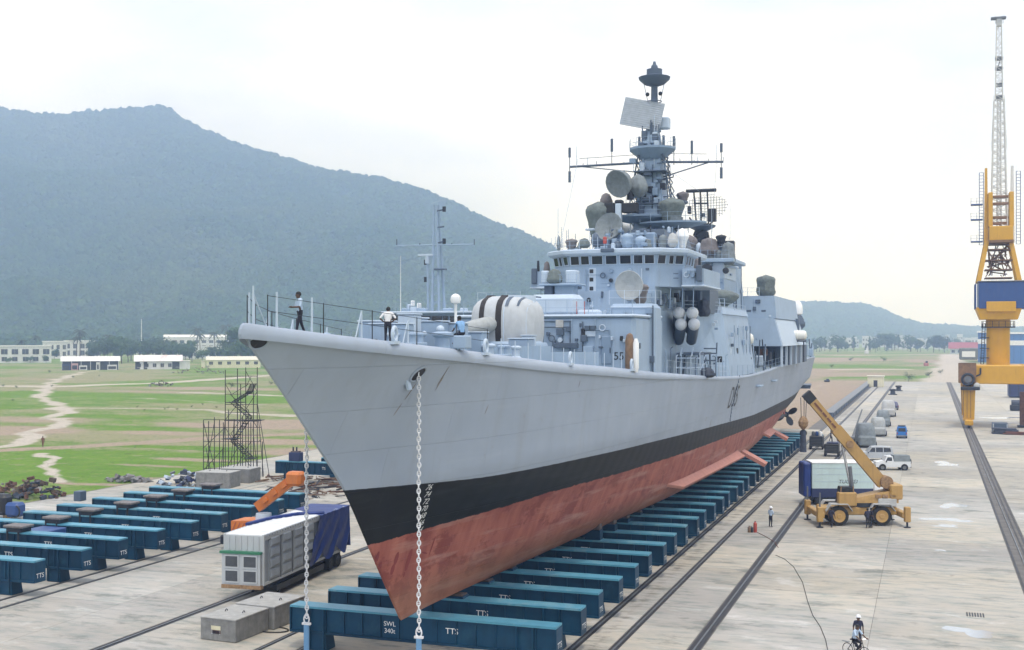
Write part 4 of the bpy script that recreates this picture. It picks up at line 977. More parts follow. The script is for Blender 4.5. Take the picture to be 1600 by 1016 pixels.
mb_ = MB(); mb_.lathe((c[0]+0.38, YA-0.55, c[2]-1.2), [(.12,0),(.2,.3),(.2,1.9),(.1,2.2)], 10); mb_.build('paravane', 'white_paint', SP)
# raised wings of the deckhouse beside the bridge front
for sg in (1, -1):
    X0, X1 = XC+sg*3.3, XC+sg*6.6
    o = MB().cbox(((X0+X1)/2, 81.6, (13.6+18.75)/2), (3.3, 2.4, 18.75-13.6), 0.3).build('wing_house', 'ship_grey', SP)
    for (fx, z, w, h, m) in ((0.75,17.3,.35,.45,'ship_dark'),(0.25,17.5,.3,.3,'ship_dark'),(0.55,16.2,.5,.1,'ship_pale'),(0.8,15.4,.3,.3,'ship_pale'),(0.35,14.9,.4,.5,'ship_dark')):
        MB().cbox((X0+(X1-X0)*fx, 80.45, z), (w, .2, h), 0.03).build('fitting', m, o)
    X2 = X1-sg*0.12
    pipe('ladder', [(X2, 80.42, 13.9), (X2, 80.42, 18.6)], 0.06, 'ship_dark', o)
    railing('roof_railing', [(X0, 80.7, 18.7), (X0+(X1-X0)*.33, 80.7, 18.7), (X0+(X1-X0)*.66, 80.7, 18.7), (X1, 80.7, 18.7), (X1, 82.5, 18.7)], 1.0, 2, 'ship_pale', o, 0.02)
railing('roof_railing', [(x, 76.4, zA+0.05) for x in np.linspace(XC-6, XC+6.0, 9)], 1.05, 2, 'ship_grey', hA, 0.022)
MB().cbox((XC+0.2, 78.3, zA+0.75), (3.4, 2.2, 1.5), 0.3).build('ready_locker', 'ship_pale', hA)
MB().cbox((XC+2.6, 78.0, zA+0.22), (1.6, 1.0, 0.45), 0.15).build('float_box', 'ship_pale', hA)
for i in range(4): MB().cyl((XC+1.4+0.55*i, 77.2, zA), (XC+1.4+0.55*i, 77.2, zA+1.0), 0.025, 0.025, 5).build('stanchion', 'red_paint' if i in (1, 2) else 'ship_pale', hA)

# bridge
YB = 94.0; zb0, zb1, zw0, zw1, zr = 17.5, 20.15, 22.25, 23.1, 23.62
plan = [(-5.55,9.5),(-5.55,2.2),(-3.6,0.25),(-1.8,0.0),(1.8,0.0),(3.6,0.25),(5.55,2.2),(5.55,9.5)]
def ring(z, e=0.0, lean=0.0):
    out = []
    for x, y in plan:
        s_ = 1 if x > 0 else -1; out.append((XC+x+s_*e*(1 if abs(x) > 3 else 0.2), YB+y-e*(1 if y < 3 else -1)+lean, z))
    return out
def tiers(rs): 
    mb_ = MB(); n_ = len(plan)
    mb_.add([p for r in rs for p in r], [(j*n_+i, j*n_+(i+1)%n_, (j+1)*n_+(i+1)%n_, (j+1)*n_+i) for j in range(len(rs)-1) for i in range(n_)]+[tuple(range(n_))[::-1], tuple(range((len(rs)-1)*n_, len(rs)*n_))]); return mb_
bridge = tiers([ring(20.5), ring(zw0), ring(zw1+0.05, 0.12)]).build('bridge', 'ship_grey', SP, smooth=0)
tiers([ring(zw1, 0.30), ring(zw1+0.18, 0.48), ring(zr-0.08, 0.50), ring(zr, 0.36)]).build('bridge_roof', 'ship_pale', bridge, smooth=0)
def pane(a, b, z0, z1, lean):
    """a window in the bridge face between two plan points: glass set back in a raised frame"""
    a, b = Vector((a[0], a[1], 0)), Vector((b[0], b[1], 0)); d = (b-a).normalized(); nr = Vector((d.y, -d.x, 0)); fw = 0.06
    def P(t, z, o): return a+(b-a)*t+nr*(o+lean*(z-zw0)/(zw1-zw0))+Vector((0,0,z))
    g = MB(); g.add([P(0,z0,.02), P(1,z0,.02), P(1,z1,.02), P(0,z1,.02)], [(0,1,2,3)]); w_ = g.build('window', 'window_dark', bridge, smooth=0)
    fr = MB(); pts = [P(0,z0,.04), P(1,z0,.04), P(1,z1,.04), P(0,z1,.04), P(0,z0,.04)]; fr.tube(pts, 0.035, 4); fr.build('frame', 'ship_pale', w_, smooth=0)
def spread(i, j, spec):
    a, b = Vector((XC+plan[i][0], YB+plan[i][1])), Vector((XC+plan[j][0], YB+plan[j][1]))
    for t0, t1 in spec: pane(a.lerp(b, t0), a.lerp(b, t1), zw0+0.10, zw1-0.04, {(1,2):.19,(5,6):.19,(2,3):.145,(4,5):.145}.get((i,j), .13))
spread(3, 4, ((.04,.30),(.37,.63),(.70,.96))); spread(2, 3, ((.05,.48),(.56,.97))); spread(4, 5, ((.03,.44),(.52,.95)))
spread(1, 2, ((.06,.34),(.40,.56),(.68,.95))); spread(5, 6, ((.05,.32),(.44,.60),(.66,.94))); spread(6, 7, ((.05,.16),(.20,.31),(.36,.47))); spread(0, 1, ((.53,.64),(.69,.80),(.84,.95)))
# fittings on the bridge front
for px, py in ((924,424),(924,437),(924,451)): bxp('scuttle', px-3, px+3, py-3, py+3, YB-0.06, 0.1, 'black_paint', 0.02, bridge)
for px0, px1, py0, py1, m in ((920,931,419,458,'ship_pale'),(938,964,441,443,'ship_grey'),(1052,1060,427,428.5,'ship_dark'),(1052,1060,434,435.5,'ship_dark')): bxp('panel', px0, px1, py0, py1, YB-0.03, 0.06, m, 0.01, bridge)
frust('bridge_tower', XC-3.6, XC+3.6, YB+0.02, 107, zA-0.3, 20.55, 0, 0, 0, 'ship_grey', bridge); frust('bridge_base', XC-3.8, XC+3.4, 88, 97, zA-0.1, 19.95, 0.1, 0.3, 0, 'ship_grey', bridge)
for px, py in ((852,478),(903,449)): bxp('horn', px-4, px+4, py-3, py+3, 87.3, 0.4, 'ship_dark', 0.05, bridge)
# searchlight platform to starboard of the bridge, its twin boxes either side of a wrapped sight
for sg in (-1,):
    pl = bxp('sight_platform', 842, 902, 443, 446, 84.0, 2.4, 'ship_grey', 0.05)
    bxp('support', 850, 862, 446, 478, 84.6, 1.2, 'ship_dark', 0.05, pl); bxp('support', 866, 896, 446, 478, 84.9, 1.2, 'ship_grey', 0.05, pl)
    bxp('equipment_box', 845, 856, 423, 443, 84.5, 1.2, 'ship_pale', 0.08, pl); bxp('equipment_box', 883, 899, 422, 443, 84.5, 1.2, 'ship_pale', 0.08, pl)
    bundle('wrapped_sight', on_y(867,432,84.4), .62, .6, .55, 3, 'canvas_green', pl)
    railing('railing', [on_y(x, 445, 84.1) for x in (842,853,864,875,888,901)], 0.8, 2, 'ship_grey', pl, 0.018)
for sg in (1,):
    c = on_y(985,446,85.5); dish('fire_control_dish', c, 1.12, R(-8), R(4), 'canvas_grey', 0.5, 1.5, None, 18.2)
    bundle('dish_cover_skirt', (c[0]+0.25, c[1]+1.0, c[2]-0.55), 1.0, 1.0, 0.8, 9, 'canvas_brown')
# open bridge wings; shade in the recess below is put in as dark paint
for sg in (1, -1):
    x0, x1 = XC+sg*5.6, XC+sg*7.35
    w_ = MB(); w_.bx(min(x0,x1), max(x0,x1), 95.2, 103.0, 20.55, 21.95); wing = w_.build('bridge_wing', 'ship_grey', SP, smooth=0)
    MB().cbox(((x0+x1)/2, 99.1, 20.55), (1.9, 8.0, 0.14), 0.04).build('wing_deck', 'ship_pale', wing)
    MB().cbox((XC+sg*7.0, 95.05, 21.55), (0.45, 0.3, 1.3), 0.05).build('signal_lamp', 'ship_dark', wing)
    MB().cyl((XC+sg*6.9, 95.8, 21.9), (XC+sg*6.9, 95.8, 22.9), 0.14, 0.1, 8).build('pelorus', 'dark_metal', wing)
    bundle('lookout_cover', (XC+sg*6.5, 97, 22.4), 0.3, 0.3, 0.5, 4, 'canvas_brown', wing)
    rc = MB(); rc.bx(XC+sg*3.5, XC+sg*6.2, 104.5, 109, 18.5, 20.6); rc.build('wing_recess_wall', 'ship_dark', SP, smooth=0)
    for k, (dx, r_) in enumerate(((5.6,.1),(6.1,.06),(6.6,.08))): pipe('vent_trunk', [(XC+sg*(dx-1.6), 105.2, 18.0), (XC+sg*(dx-1.6), 105.2, 20.5)], r_, 'ship_grey')
    bundle('covered_winch', (XC+sg*6.4, 100.5, 18.9), 0.6, 0.6, 0.75, 12+sg, 'scrap_dark')

# tall block amidships whose flat leaning front runs to the ship's side
YE = 108.0
blkp = [(3.4,92),(4.1,100.5),(7.5,YE),(7.5,124),(-7.5,124),(-7.5,YE),(-4.1,100.5),(-3.4,92)]; bm_ = MB(); nb_ = len(blkp)
bm_.add([(XC+x, y, 12.7) for x, y in blkp]+[(XC+x*(1-.11*(abs(x)>5)), y+.4*(y<124), 18.6) for x, y in blkp], [(i,(i+1)%nb_,nb_+(i+1)%nb_,nb_+i) for i in range(nb_)]+[tuple(range(nb_))[::-1], tuple(range(nb_,2*nb_))]); blk = bm_.build('midships_block', 'ship_grey', SP, smooth=0)
MB().hexa([(XC-6.8,YE+0.3,18.5),(XC+6.8,YE+0.3,18.5),(XC+6.8,124,18.5),(XC-6.8,124,18.5),(XC-6.5,YE+0.9,19.2),(XC+6.5,YE+0.9,19.2),(XC+6.5,124,19.2),(XC-6.5,124,19.2)]).build('block_roof', 'ship_grey', blk, smooth=0)
for sg in (1, -1):
    for x in (3.0, 4.2, 5.4): MB().cbox((XC+sg*x, YE+0.2, 17.2-0.3*x), (.25,.5,.25), .04).build('light_fitting', 'ship_dark', blk)
    # missile launcher: two by two canisters, tilted up, on a trestle
    q = on_y(1074, 505, 97.5); lx = q[0] if sg > 0 else 2*XC-q[0]; base_z = sheer(99)
    ln = thing_part = MB()
    ln.bx(lx-0.95, lx+0.95, 97.6, 103.5, base_z+1.75, base_z+1.95); launcher = ln.build('missile_launcher', 'ship_dark', SP, smooth=0)
    for px, py in ((1061,488),(1082,488),(1064,505.5),(1084.5,505.5)):
        c = on_y(px, py, 97.4); cx_ = c[0] if sg > 0 else 2*XC-c[0]
        tb = MB(); tb.lathe((0,0,0), [(.44,3.4),(.46,2.0),(.45,0.3)], 14, 'Y'); rot_to(tb, (cx_, 97.4, c[2]-0.05), R(15*sg), R(-24)); can = tb.build('canister', 'ship_dark', launcher)
        cp = MB(); cp.lathe((0,0,0), [(.45,0.32),(.50,0.1),(.49,-0.1),(.39,-0.31),(.2,-0.42),(.02,-0.46)], 16, 'Y'); rot_to(cp, (cx_, 97.4, c[2]-0.05), R(15*sg), R(-24)); cp.build('cap', 'cap_white', can, smooth=60)
    for dx in (-0.95, 0.95):
        for yy in (97.8, 100.5, 103): pipe('trestle_leg', [(lx+dx, yy, base_z), (lx+dx*0.9, yy+0.3, base_z+1.8)], 0.09, 'ship_dark', launcher)
        pipe('brace', [(lx+dx, 97.8, base_z+0.2), (lx+dx, 100.5, base_z+1.7)], 0.06, 'ship_grey', launcher); pipe('brace', [(lx+dx, 103, base_z+0.2), (lx+dx, 100.5, base_z+1.7)], 0.06, 'ship_grey', launcher)
    for zz in (0.7, 1.5): pipe('crossbar', [(lx-1.0, 97.7, base_z+zz), (lx+1.0, 97.7, base_z+zz)], 0.07, 'ship_pale', launcher)
    for dx in (-0.5, 0.45): MB().box((lx+dx, 97.4, base_z+2.05), (.1,.1,.7), 0, 0, R(12)).build('stay', 'ship_pale', launcher)
    for zz, dd in ((1.9,1.5),(1.3,1.6),(2.3,1.4)): pipe('step', [(lx+sg*1.1, 99, base_z+zz), (lx+sg*(1.1+dd*.75), 99, base_z+zz)], 0.06, 'ship_dark', launcher)
    pipe('post', [(lx+sg*2.1, 99, base_z), (lx+sg*2.2, 99, base_z+2.8)], 0.06, 'ship_dark', launcher)
    for dx, r_, h_ in ((-2.6,.13,3.9),(-2.1,.07,2.6),(-1.6,.05,2.2),(2.6,.05,1.9)): pipe('vent_pipe', [(lx+sg*dx, 96.5, base_z), (lx+sg*dx, 96.5, base_z+h_)], r_, 'ship_dark' if r_ > .1 else 'ship_grey')
    bundle('covered_reel', (lx+sg*1.7, 97.0, base_z+0.35), 0.7, 0.5, 0.42, 21, 'scrap_dark')

# foremast tower
YM = 109.5
def mz(py): return on_y(1010, py, YM)[2]
tower = MB()
for (pa, wa, da), (pb, wb, db_) in zip(((398,6.6,5.0),(372,5.6,4.6),(350,3.9,4.0),(318,2.6,3.0),(300,2.1,2.4),(238,1.6,1.8)), ((372,5.6,4.6),(350,3.9,4.0),(318,2.6,3.0),(300,2.1,2.4),(238,1.6,1.8),(205,1.0,1.1))):
    za, zb_ = mz(pa), mz(pb); tower.hexa([(XC-wa/2,YM-da/2,za),(XC+wa/2,YM-da/2,za),(XC+wa/2,YM+da/2,za),(XC-wa/2,YM+da/2,za),(XC-wb/2,YM-db_/2,zb_),(XC+wb/2,YM-db_/2,zb_),(XC+wb/2,YM+db_/2,zb_),(XC-wb/2,YM+db_/2,zb_)])
mast = tower.build('foremast', 'ship_grey', SP, smooth=0)
frust('bridge_top_house', XC-3.4, XC+3.6, 100, 112, zr-0.3, mz(372), 0.7, 0.6, 0, 'ship_dark')
def platform(py, rx, ry, th, m='ship_grey', cy=0.0, cx_=0.0, name='platform', rail=True, under=0.0):
    z = mz(py); mb_ = MB(); n = 12; a = [(XC+cx_+rx*math.cos(2*math.pi*i/n), YM+cy+ry*math.sin(2*math.pi*i/n)) for i in range(n)]
    mb_.add([(x,y,z) for x,y in a]+[(x,y,z-th) for x,y in a]+[(XC+cx_+(x-XC-cx_)*.5, YM+cy+(y-YM-cy)*.5, z-th-under) for x,y in a],
            [tuple(range(n))]+[(n+i,n+(i+1)%n,(i+1)%n,i) for i in range(n)]+[(2*n+i,2*n+(i+1)%n,n+(i+1)%n,n+i) for i in range(n)]+[tuple(range(2*n,3*n))[::-1]])
    o = mb_.build(name, m, mast, smooth=0)
    if rail: railing('railing', [(x, y, z) for x, y in a]+[(*a[0], z)], 0.8, 2, 'ship_grey', o, 0.02)
    return o
platform(233, 2.2, 2.0, 0.2, 'ship_mid', -0.3, 0, under=0.9)
platform(340, 3.6, 2.4, 0.18, 'ship_mid', -1.2, -1.0, under=0.5)
platform(352, 3.2, 2.0, 0.16, 'ship_mid', -2.0, 2.2, under=0.4)
platform(318, 1.2, 1.4, 0.15, 'ship_dark', -0.5, 2.2, rail=False, under=0.25)
# yardarms with dipoles
yl, yr = on_y(890, 261, YM), on_y(1130, 253, YM); yc = Vector((XC, YM, mz(254)))
yd_ = MB(); yd_.tube([yl, yc, yr], 0.11, 6); yd_.tube([yl+Vector((0.6,0,.05)), yc+Vector((0,0,-1.1))], 0.05, 5); yd_.tube([yr+Vector((-1.2,0,.05)), yc+Vector((0,0,-1.7))], 0.06, 5)
yd_.tube([yl+Vector((1,0,.75)), yc+Vector((0,0,.8)), yr+Vector((-1.5,0,.8))], 0.03, 4)
for k in range(12):
    t = k/11; p = yl.lerp(yr, t); yd_.cyl(p, p+Vector((0,0,0.22+0.12*(k%3))), 0.035, 0.03, 4)
yard_ = yd_.build('yardarm', 'ship_dark', mast)
for px, y0, y1, w in ((890,231,246,.13),(890,268,285,.13),(956,217,237,.13),(1053,213,228,.12),(1081,220,240,.12),(1127,224,238,.13),(1127,262,279,.13)):
    a, b = on_y(px, y1, YM), on_y(px, y0, YM); m_ = MB(); m_.cyl(a, b, w, w, 8)
    mid = on_y(px, 258, YM); m_.cyl((a[0],YM,mid[2]), b if y0 < 250 else a, 0.04, 0.04, 5); m_.build('dipole_antenna', 'ship_dark', yard_)
for px, y0, y1 in ((901,228,258),(918,246,258),(1120,224,254),(1090,244,256)):
    a, b = on_y(px, y1, YM), on_y(px, y0, YM); MB().cyl(a, b, 0.03, 0.02, 5).build('whip', 'ship_grey', yard_)
pipe('arm', [on_y(1028,281,YM), on_y(1052,277,YM), on_y(1052,273,YM)], 0.06, 'ship_dark', yard_)
lad = MB()
for dx in (1.55, 1.95): lad.cyl((XC+dx*1.0, YM+.2, mz(345)), (XC+dx*0.62, YM+.2, mz(235)), 0.06, 0.05, 5)
for k in range(18):
    t = k/17; lad.cyl((XC+1.55*(1-.38*t), YM+.2, mz(345)*(1-t)+mz(235)*t), (XC+1.95*(1-.38*t), YM+.2, mz(345)*(1-t)+mz(235)*t), 0.04, 0.04, 4)
lad.build('ladder', 'ship_dark', mast)
# flat search radar, tilted, on the masthead
rc_ = on_y(1005, 180, YM); fr_ = MB(); W_, H_ = 3.75, 2.75
fr_.cbox((0,0,0), (W_, 0.16, H_), 0.04)
for k in range(19): fr_.box((-W_/2+W_*k/18, -0.10, 0), (0.035, 0.05, H_))
for k in range(14): fr_.box((0, -0.12, -H_/2+H_*k/13), (W_, 0.05, 0.03))
rot_to(fr_, (rc_[0], YM-0.4, rc_[2]), R(14), R(-14), R(12)); rad = fr_.build('search_radar', mat('radar_face', (0.42,0.46,0.50), 0.6, var=0.12, scale=2.5), mast, smooth=0)
MB().cbox((rc_[0]+1.75, YM+0.9, rc_[2]-0.75), (1.2, .9, 1.1), .1).build('counterweight', 'ship_pale', rad)
MB().cyl((XC, YM, mz(207)), (XC, YM, mz(198)), 0.75, 0.6, 12).build('turntable', 'ship_dark', rad)
for dx in (-1.1, -.7, .8, 1.2): MB().cyl((XC+dx, YM-1, mz(233)), (XC+dx, YM-1, mz(216)), 0.14, 0.12, 8).build('sensor', 'ship_dark', mast)
MB().cyl((XC, YM+0.5, mz(210)), (XC, YM+0.5, mz(128)), 0.38, 0.3, 10).build('topmast', 'ship_dark', mast)
tp = mz(122); MB().lathe((XC, YM+.5, tp), [(.35,-.75),(.95,-.55),(1.45,-.1),(1.52,.1),(1.0,.25),(.75,.3),(.75,.85),(.35,.9),(.3,1.2),(.18,1.3),(.12,1.6),(.02,1.62)], 14).build('masthead_array', 'ship_dark', mast)
for sg in (1, -1): MB().ball((XC+sg*.62, YM+.3, tp-1.5), .2, 8, 6).build('lantern', 'dark_metal', mast); pipe('stay', [(XC+sg*.6, YM+.4, tp-2.2), (XC+sg*1.0, YM+.4, tp-.4)], .03, 'ship_dark', mast)
MB().torus((XC, YM+.4, tp-2.2), .7, .05, 'Z', 12, 5).build('hoop', 'ship_dark', mast)
# directors and wrapped aerials round the foot of the mast
def md(px, py, Y): return on_y(px, py, Y)
d1 = dish('director_dish', md(970,285,105), 1.32, R(-20), R(22), 'canvas', 0.7, 0.9, mast); bundle('director_body', md(997,290,106.5), .8, .9, 1.05, 31, 'canvas', mast)
MB().cyl(md(985,312,106), md(985,296,106), .35, .3, 8).build('pedestal', 'dark_metal', d1)
bundle('wrapped_ball', md(947,312,106), .55, .55, .62, 32, 'canvas_brown', mast); bundle('wrapped_ball', md(1067,309,110), .58, .55, .58, 33, 'canvas_brown', mast)
bundle('wrapped_director', md(936,343,104), 1.25, 1.2, 1.6, 34, 'canvas_green', mast)
bundle('wrapped_director', md(1050,331,107), 1.25, 1.2, 1.3, 35, 'canvas_green', mast); MB().cyl(md(1052,352,107), md(1052,340,107), .8, .9, 10).build('drum', 'canvas', mast)
dish('director_dish', md(955,358,100), 1.3, R(-12), R(-18), 'canvas', 0.8, 0.9, mast)
bundle('wrapped_sight', md(972,360,101), .9, .8, .7, 37, 'canvas_pale', mast)
for px0, px1 in ((944,960),(971,995)): bxp('jammer_panel', px0, px1, 317, 332, 103.2, 0.9, 'black_paint', 0.04, mast)
bxp('jammer_panel', 960, 972, 312, 318, 103.6, 0.8, 'black_paint', 0.1, mast); bxp('support', 961, 970, 318, 345, 103.0, 0.6, 'ship_pale', 0.05, mast)
for px, py, r_, h_, m in ((893,381,.55,.42,'canvas_brown'),(913,380,.5,.42,'canvas_green'),(930,375,.35,.6,'ship_dark'),(873,380,.18,.65,'canvas'),(1012,381,.4,.42,'canvas'),(1036,377,.38,.55,'canvas'),(1051,375,.42,.6,'canvas_pale'),(1001,378,.5,.5,'ship_grey'),(980,376,.6,.6,'ship_grey'),(965,383,.4,.35,'ship_dark')):
    bundle('wrapped_gear', md(px, py, 97.2), r_, r_, h_, px, m)
for k, (px, h_) in enumerate(((862,372),(868,370),(905,374),(926,366),(934,370),(944,372),(1022,366),(1060,352),(1070,360))): 
    a = md(px, 389, 96.5); b = md(px, h_, 96.5); MB().cyl(a, b, .03, .02, 5).build('stanchion', 'ship_pale', bridge)
bxp('flag_locker', 942, 947, 370, 381, 96.4, .3, 'red_paint', .05, bridge); bxp('nav_light_shade', 938, 958, 388, 394, 93.2, .5, 'ship_dark', .05, bridge)
railing('roof_railing', [Vector((XC+x, YB+y-0.1, zr)) for x, y in plan[:]], 0.75, 2, 'ship_grey', bridge, 0.018)
for px, py, r_ in ((1066,366,.62),(1058,378,.4)): c = md(px, py, 104); MB().lathe((c[0], 104, c[2]-r_), [(.3,-.6),(r_*.7,0),(r_,r_*.6),(r_*.95,r_*1.1),(r_*.6,r_*1.6),(.03,r_*1.85)], 14).build('satellite_dome', 'white_paint', SP)
MB().lathe(md(1055,352,108), [(.3,-.2),(1.4,-.1),(1.5,.05),(1.4,.15),(.3,.2)], 14).build('flat_aerial', 'ship_pale', mast)
bxp('yard_stub', 914, 928, 357, 360, 101, .5, 'ship_pale', .05, mast)
whip(872, 383, 96.6, 326); whip(1112, 400, 130, 300); whip(1141, 470, 135, 318); whip(1074, 380, 118, 352)

# aft mast, its bar and curved-mesh radars, wrapped boats of gear on the platform
YF = 130.0
funnel = frust('after_funnel', XC-3.6, XC+3.9, 128, 142, 17.5, on_y(1105,412,YF)[2], 0.5, 0.4, 0.4, 'ship_grey')
pf = bxp('after_platform', 1062, 1146, 404, 410, 127.5, 9, 'ship_grey', 0.06)
bxp('equipment_house', 1086, 1132, 410, 436, 128.2, 8, 'ship_pale', 0.1); bxp('equipment_house', 1068, 1088, 410, 470, 128.6, 6, 'ship_grey', 0.1)
for px, py, r_ in ((1104,421,9),(1134,423,5),(1081,414,6)):
    c = on_y(px, py, 127.6); MB().lathe((c[0], 127.8, c[2]), [(.02,-.5),(r_*.062,-.42),(r_*.07,-.2),(r_*.06,.2),(.05,.5)], 12, 'Y').build('lamp', 'dark_metal', funnel)
for px, py, rx, rz, m in ((1077,384,.85,1.15,'canvas_brown'),(1108,386,1.15,1.0,'canvas_brown'),(1138,396,.85,1.25,'canvas'),(1127,374,.6,.5,'dark_metal'),(1092,392,.4,.9,'ship_pale'),(1122,398,.5,.5,'canvas')): bundle('wrapped_gear', on_y(px, py, 128.6), rx, rx*.9, rz, int(px), m)
railing('railing', [on_y(x, 405, 127.6) for x in range(1062, 1150, 11)], 1.0, 2, 'ship_grey', pf, 0.022)
bxp('yard_boom', 1130, 1152, 416, 419, 129, .5, 'ship_pale', .06, funnel)
am = MB(); b0 = on_y(1094, 404, 134); t0 = on_y(1097, 362, 134)
for dx, dy in ((-.7,-.7),(.7,-.7),(.7,.7),(-.7,.7)): am.cyl((b0[0]+dx*1.6, 134+dy*1.6, b0[2]), (t0[0]+dx*.7, 134+dy*.7, t0[2]), .2, .16, 6)
for k in range(4):
    z = b0[2]+(t0[2]-b0[2])*k/3.5; s_ = 1.5-k*.22
    for (a, b) in (((-1,-1),(1,-1)),((1,-1),(1,1)),((-1,-1),(-1,1))): am.cyl((b0[0]+a[0]*.75*s_,134+a[1]*.75*s_,z),(b0[0]+b[0]*.75*s_,134+b[1]*.75*s_,z+.7),.1,.1,5)
am.box(((b0[0]+t0[0])/2, 134, (b0[2]+t0[2])/2), (1.3,1.3,t0[2]-b0[2])); aft = am.build('after_mast', 'dark_metal', SP)
ra = MB()
ra.tube([on_y(1072,299,134), on_y(1119,297,134)], .2, 6)
for a, b in (((1084,300),(1088,352)),((1105,299),(1107,350)),((1088,352),(1107,350)),((1077,340),(1092,362)),((1115,345),(1098,362)),((1084,318),(1105,318)),((1094,300),(1096,360))): ra.tube([on_y(*a,134), on_y(*b,134)], .1, 5)
ra.build('radar_frame', 'dark_metal', aft)
bxp('radar_box', 1105, 1118, 326, 346, 133.2, .8, 'black_paint', .05, aft); bxp('radar_box', 1074, 1079, 322, 334, 133.5, .6, 'black_paint', .05, aft); bxp('radar_box', 1094, 1101, 333, 339, 133.4, .5, 'black_paint', .05, aft)
MB().lathe(on_y(1097,358,134), [(.3,-.6),(.5,-.3),(1.5,.2),(1.55,.4),(.4,.5)], 12).build('turntable', 'ship_dark', aft)
ms = MB(); ca = on_y(1106, 322, 134.6)
for k in range(15):
    u = -1+2*k/14; x = ca[0]+u*2.35; h_ = 1.55*math.sqrt(max(0,1-u*u))*0.9+.12; dy = .7*u*u; ms.cyl((x, 134.6-dy, ca[2]-h_), (x, 134.6-dy, ca[2]+h_*.75), .028, .028, 4)
for v in range(9):
    z = -1+2*v/8; wv = 2.35*math.sqrt(max(0,1-z*z*.9)); pts = [(ca[0]-wv+2*wv*i/8, 134.6-.7*((-wv+2*wv*i/8)/2.35)**2, ca[2]+z*1.25) for i in range(9)]; ms.tube(pts, .024, 4)
ms.build('mesh_radar', 'ship_dark', aft)

# after part: boat bay, wrapped gun and the tapered after block
bundle('covered_boat', on_y(1118,466,121), 2.1, 1.6, .95, 77, 'canvas_green'); railing('railing', [on_y(x, 482, 119) for x in (1100,1108,1116,1124,1132)], 1.0, 2, 'ship_pale', SP, .03)
YG = 141.0
aft_block = MB(); qa = [on_y(px, py, YG) for px, py in ((1150,588),(1226,588),(1226,540),(1207,500),(1208,462),(1152,462))]
def zz_(py): return on_y(1185, py, YG)[2]
blk2 = frust('after_block', XC-5.6, on_y(1222,540,YG)[0], YG, 170, zz_(541), zz_(497), 1.0, 0.6, 0.5, 'ship_grey')
up2 = frust('after_director_house', XC-4.2, on_y(1212,480,YG)[0], YG+0.8, 166, zz_(497)-0.05, zz_(462), 0.3, 0.35, 0.3, 'ship_grey')
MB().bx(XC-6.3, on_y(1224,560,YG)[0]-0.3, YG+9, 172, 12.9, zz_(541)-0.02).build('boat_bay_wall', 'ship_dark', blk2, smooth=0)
pa = on_y(1224, 541, YG)[0]
for y in (YG+.2, YG+5, YG+10, YG+16, YG+22): MB().bx(pa-.35, pa-.1, y, y+.3, 12.9, zz_(541)).build('pillar', 'ship_pale', blk2, smooth=0)
MB().hexa([(pa-.3,YG+.1,zz_(541)),(pa,YG+.1,zz_(541)),(pa,YG+26,zz_(541)),(pa-.3,YG+26,zz_(541)),(pa-1.2,YG+.7,zz_(499)),(pa-.95,YG+.7,zz_(499)),(pa-.95,YG+26,zz_(499)),(pa-1.2,YG+26,zz_(499))]).build('shield_plate', 'ship_pale', blk2, smooth=0)
for px, py in ((1170,487),(1193,487),(1184,471),(1160,495)): bxp('fitting', px-4, px+4, py-3, py+3, YG+.9, .3, 'ship_dark', .05, up2)
bundle('covered_director', on_y(1197,447,143), 1.35, 1.2, 1.3, 41, 'canvas_green'); 
lt = MB()
for px in (1146.5, 1150.5): lt.cyl(on_y(px,500,134), on_y(px,460,134), .09, .09, 5)
for k in range(9): lt.cyl(on_y(1146.5,500-k*5,134), on_y(1150.5,500-k*5,134), .07, .07, 4)
lt.build('ladder', 'ship_dark', SP)
frust('after_bulkhead', XC-6.6, on_y(1140,560,126)[0]+1.0, 124, 128, 12.7, on_y(1140,486,126)[2], .3, .1, 0, 'ship_grey')
for px, py, Y, L in ((1160,530,133,1.25),(1246,524,158,1.2)):
    c = on_y(px, py, Y); mb_ = MB(); mb_.lathe(c, [(.1,-L),(.45,-L+.08),(.62,-L+.3),(.64,-.1),(.68,-.05),(.68,.05),(.64,.1),(.62,L-.3),(.45,L-.08),(.1,L)], 16, 'X'); rf = mb_.build('life_raft', 'cream_paint', SP)
    MB().bx(c[0]-1.1, c[0]+1.1, Y-.5, Y+.5, c[2]-.85, c[2]-.66).build('cradle', 'dark_metal', rf, smooth=0)
    for dx in (-.8,.8): pipe('cradle_leg', [(c[0]+dx, Y, sheer(Y)), (c[0]+dx, Y, c[2]-.8)], .08, 'dark_metal', rf)
# clutter in the boat bay
rr_ = random.Random(5)
for px0, px1, py0, py1, Y, m in ((1150,1163,543,560,138,'dark_metal'),(1152,1162,560,582,137,'ship_grey'),(1164,1172,543,575,136,'canvas_pale'),(1172,1178,550,584,137,'dark_metal'),(1180,1193,556,572,139,'ship_pale'),(1186,1198,545,556,142,'scrap_rust'),(1160,1168,566,584,134,'dark_metal'),(1196,1204,550,565,143,'scrap_dark'),(1208,1212,545,572,150,'ship_pale'),(1226,1232,500,560,164,'ship_dark'),(1234,1242,560,574,166,'ship_pale'),
        (1226,1236,498,530,160,'ship_pale'),(1238,1248,498,516,163,'ship_dark'),(1244,1252,530,560,170,'ship_dark'),(1230,1240,535,556,168,'dark_metal'),(1252,1262,538,556,178,'ship_grey'),(1262,1270,545,557,190,'ship_grey'),(1206,1232,487,492,165,'ship_dark')):
    bxp('deck_gear', px0, px1, py0, py1, Y, 1.2, m, .08)
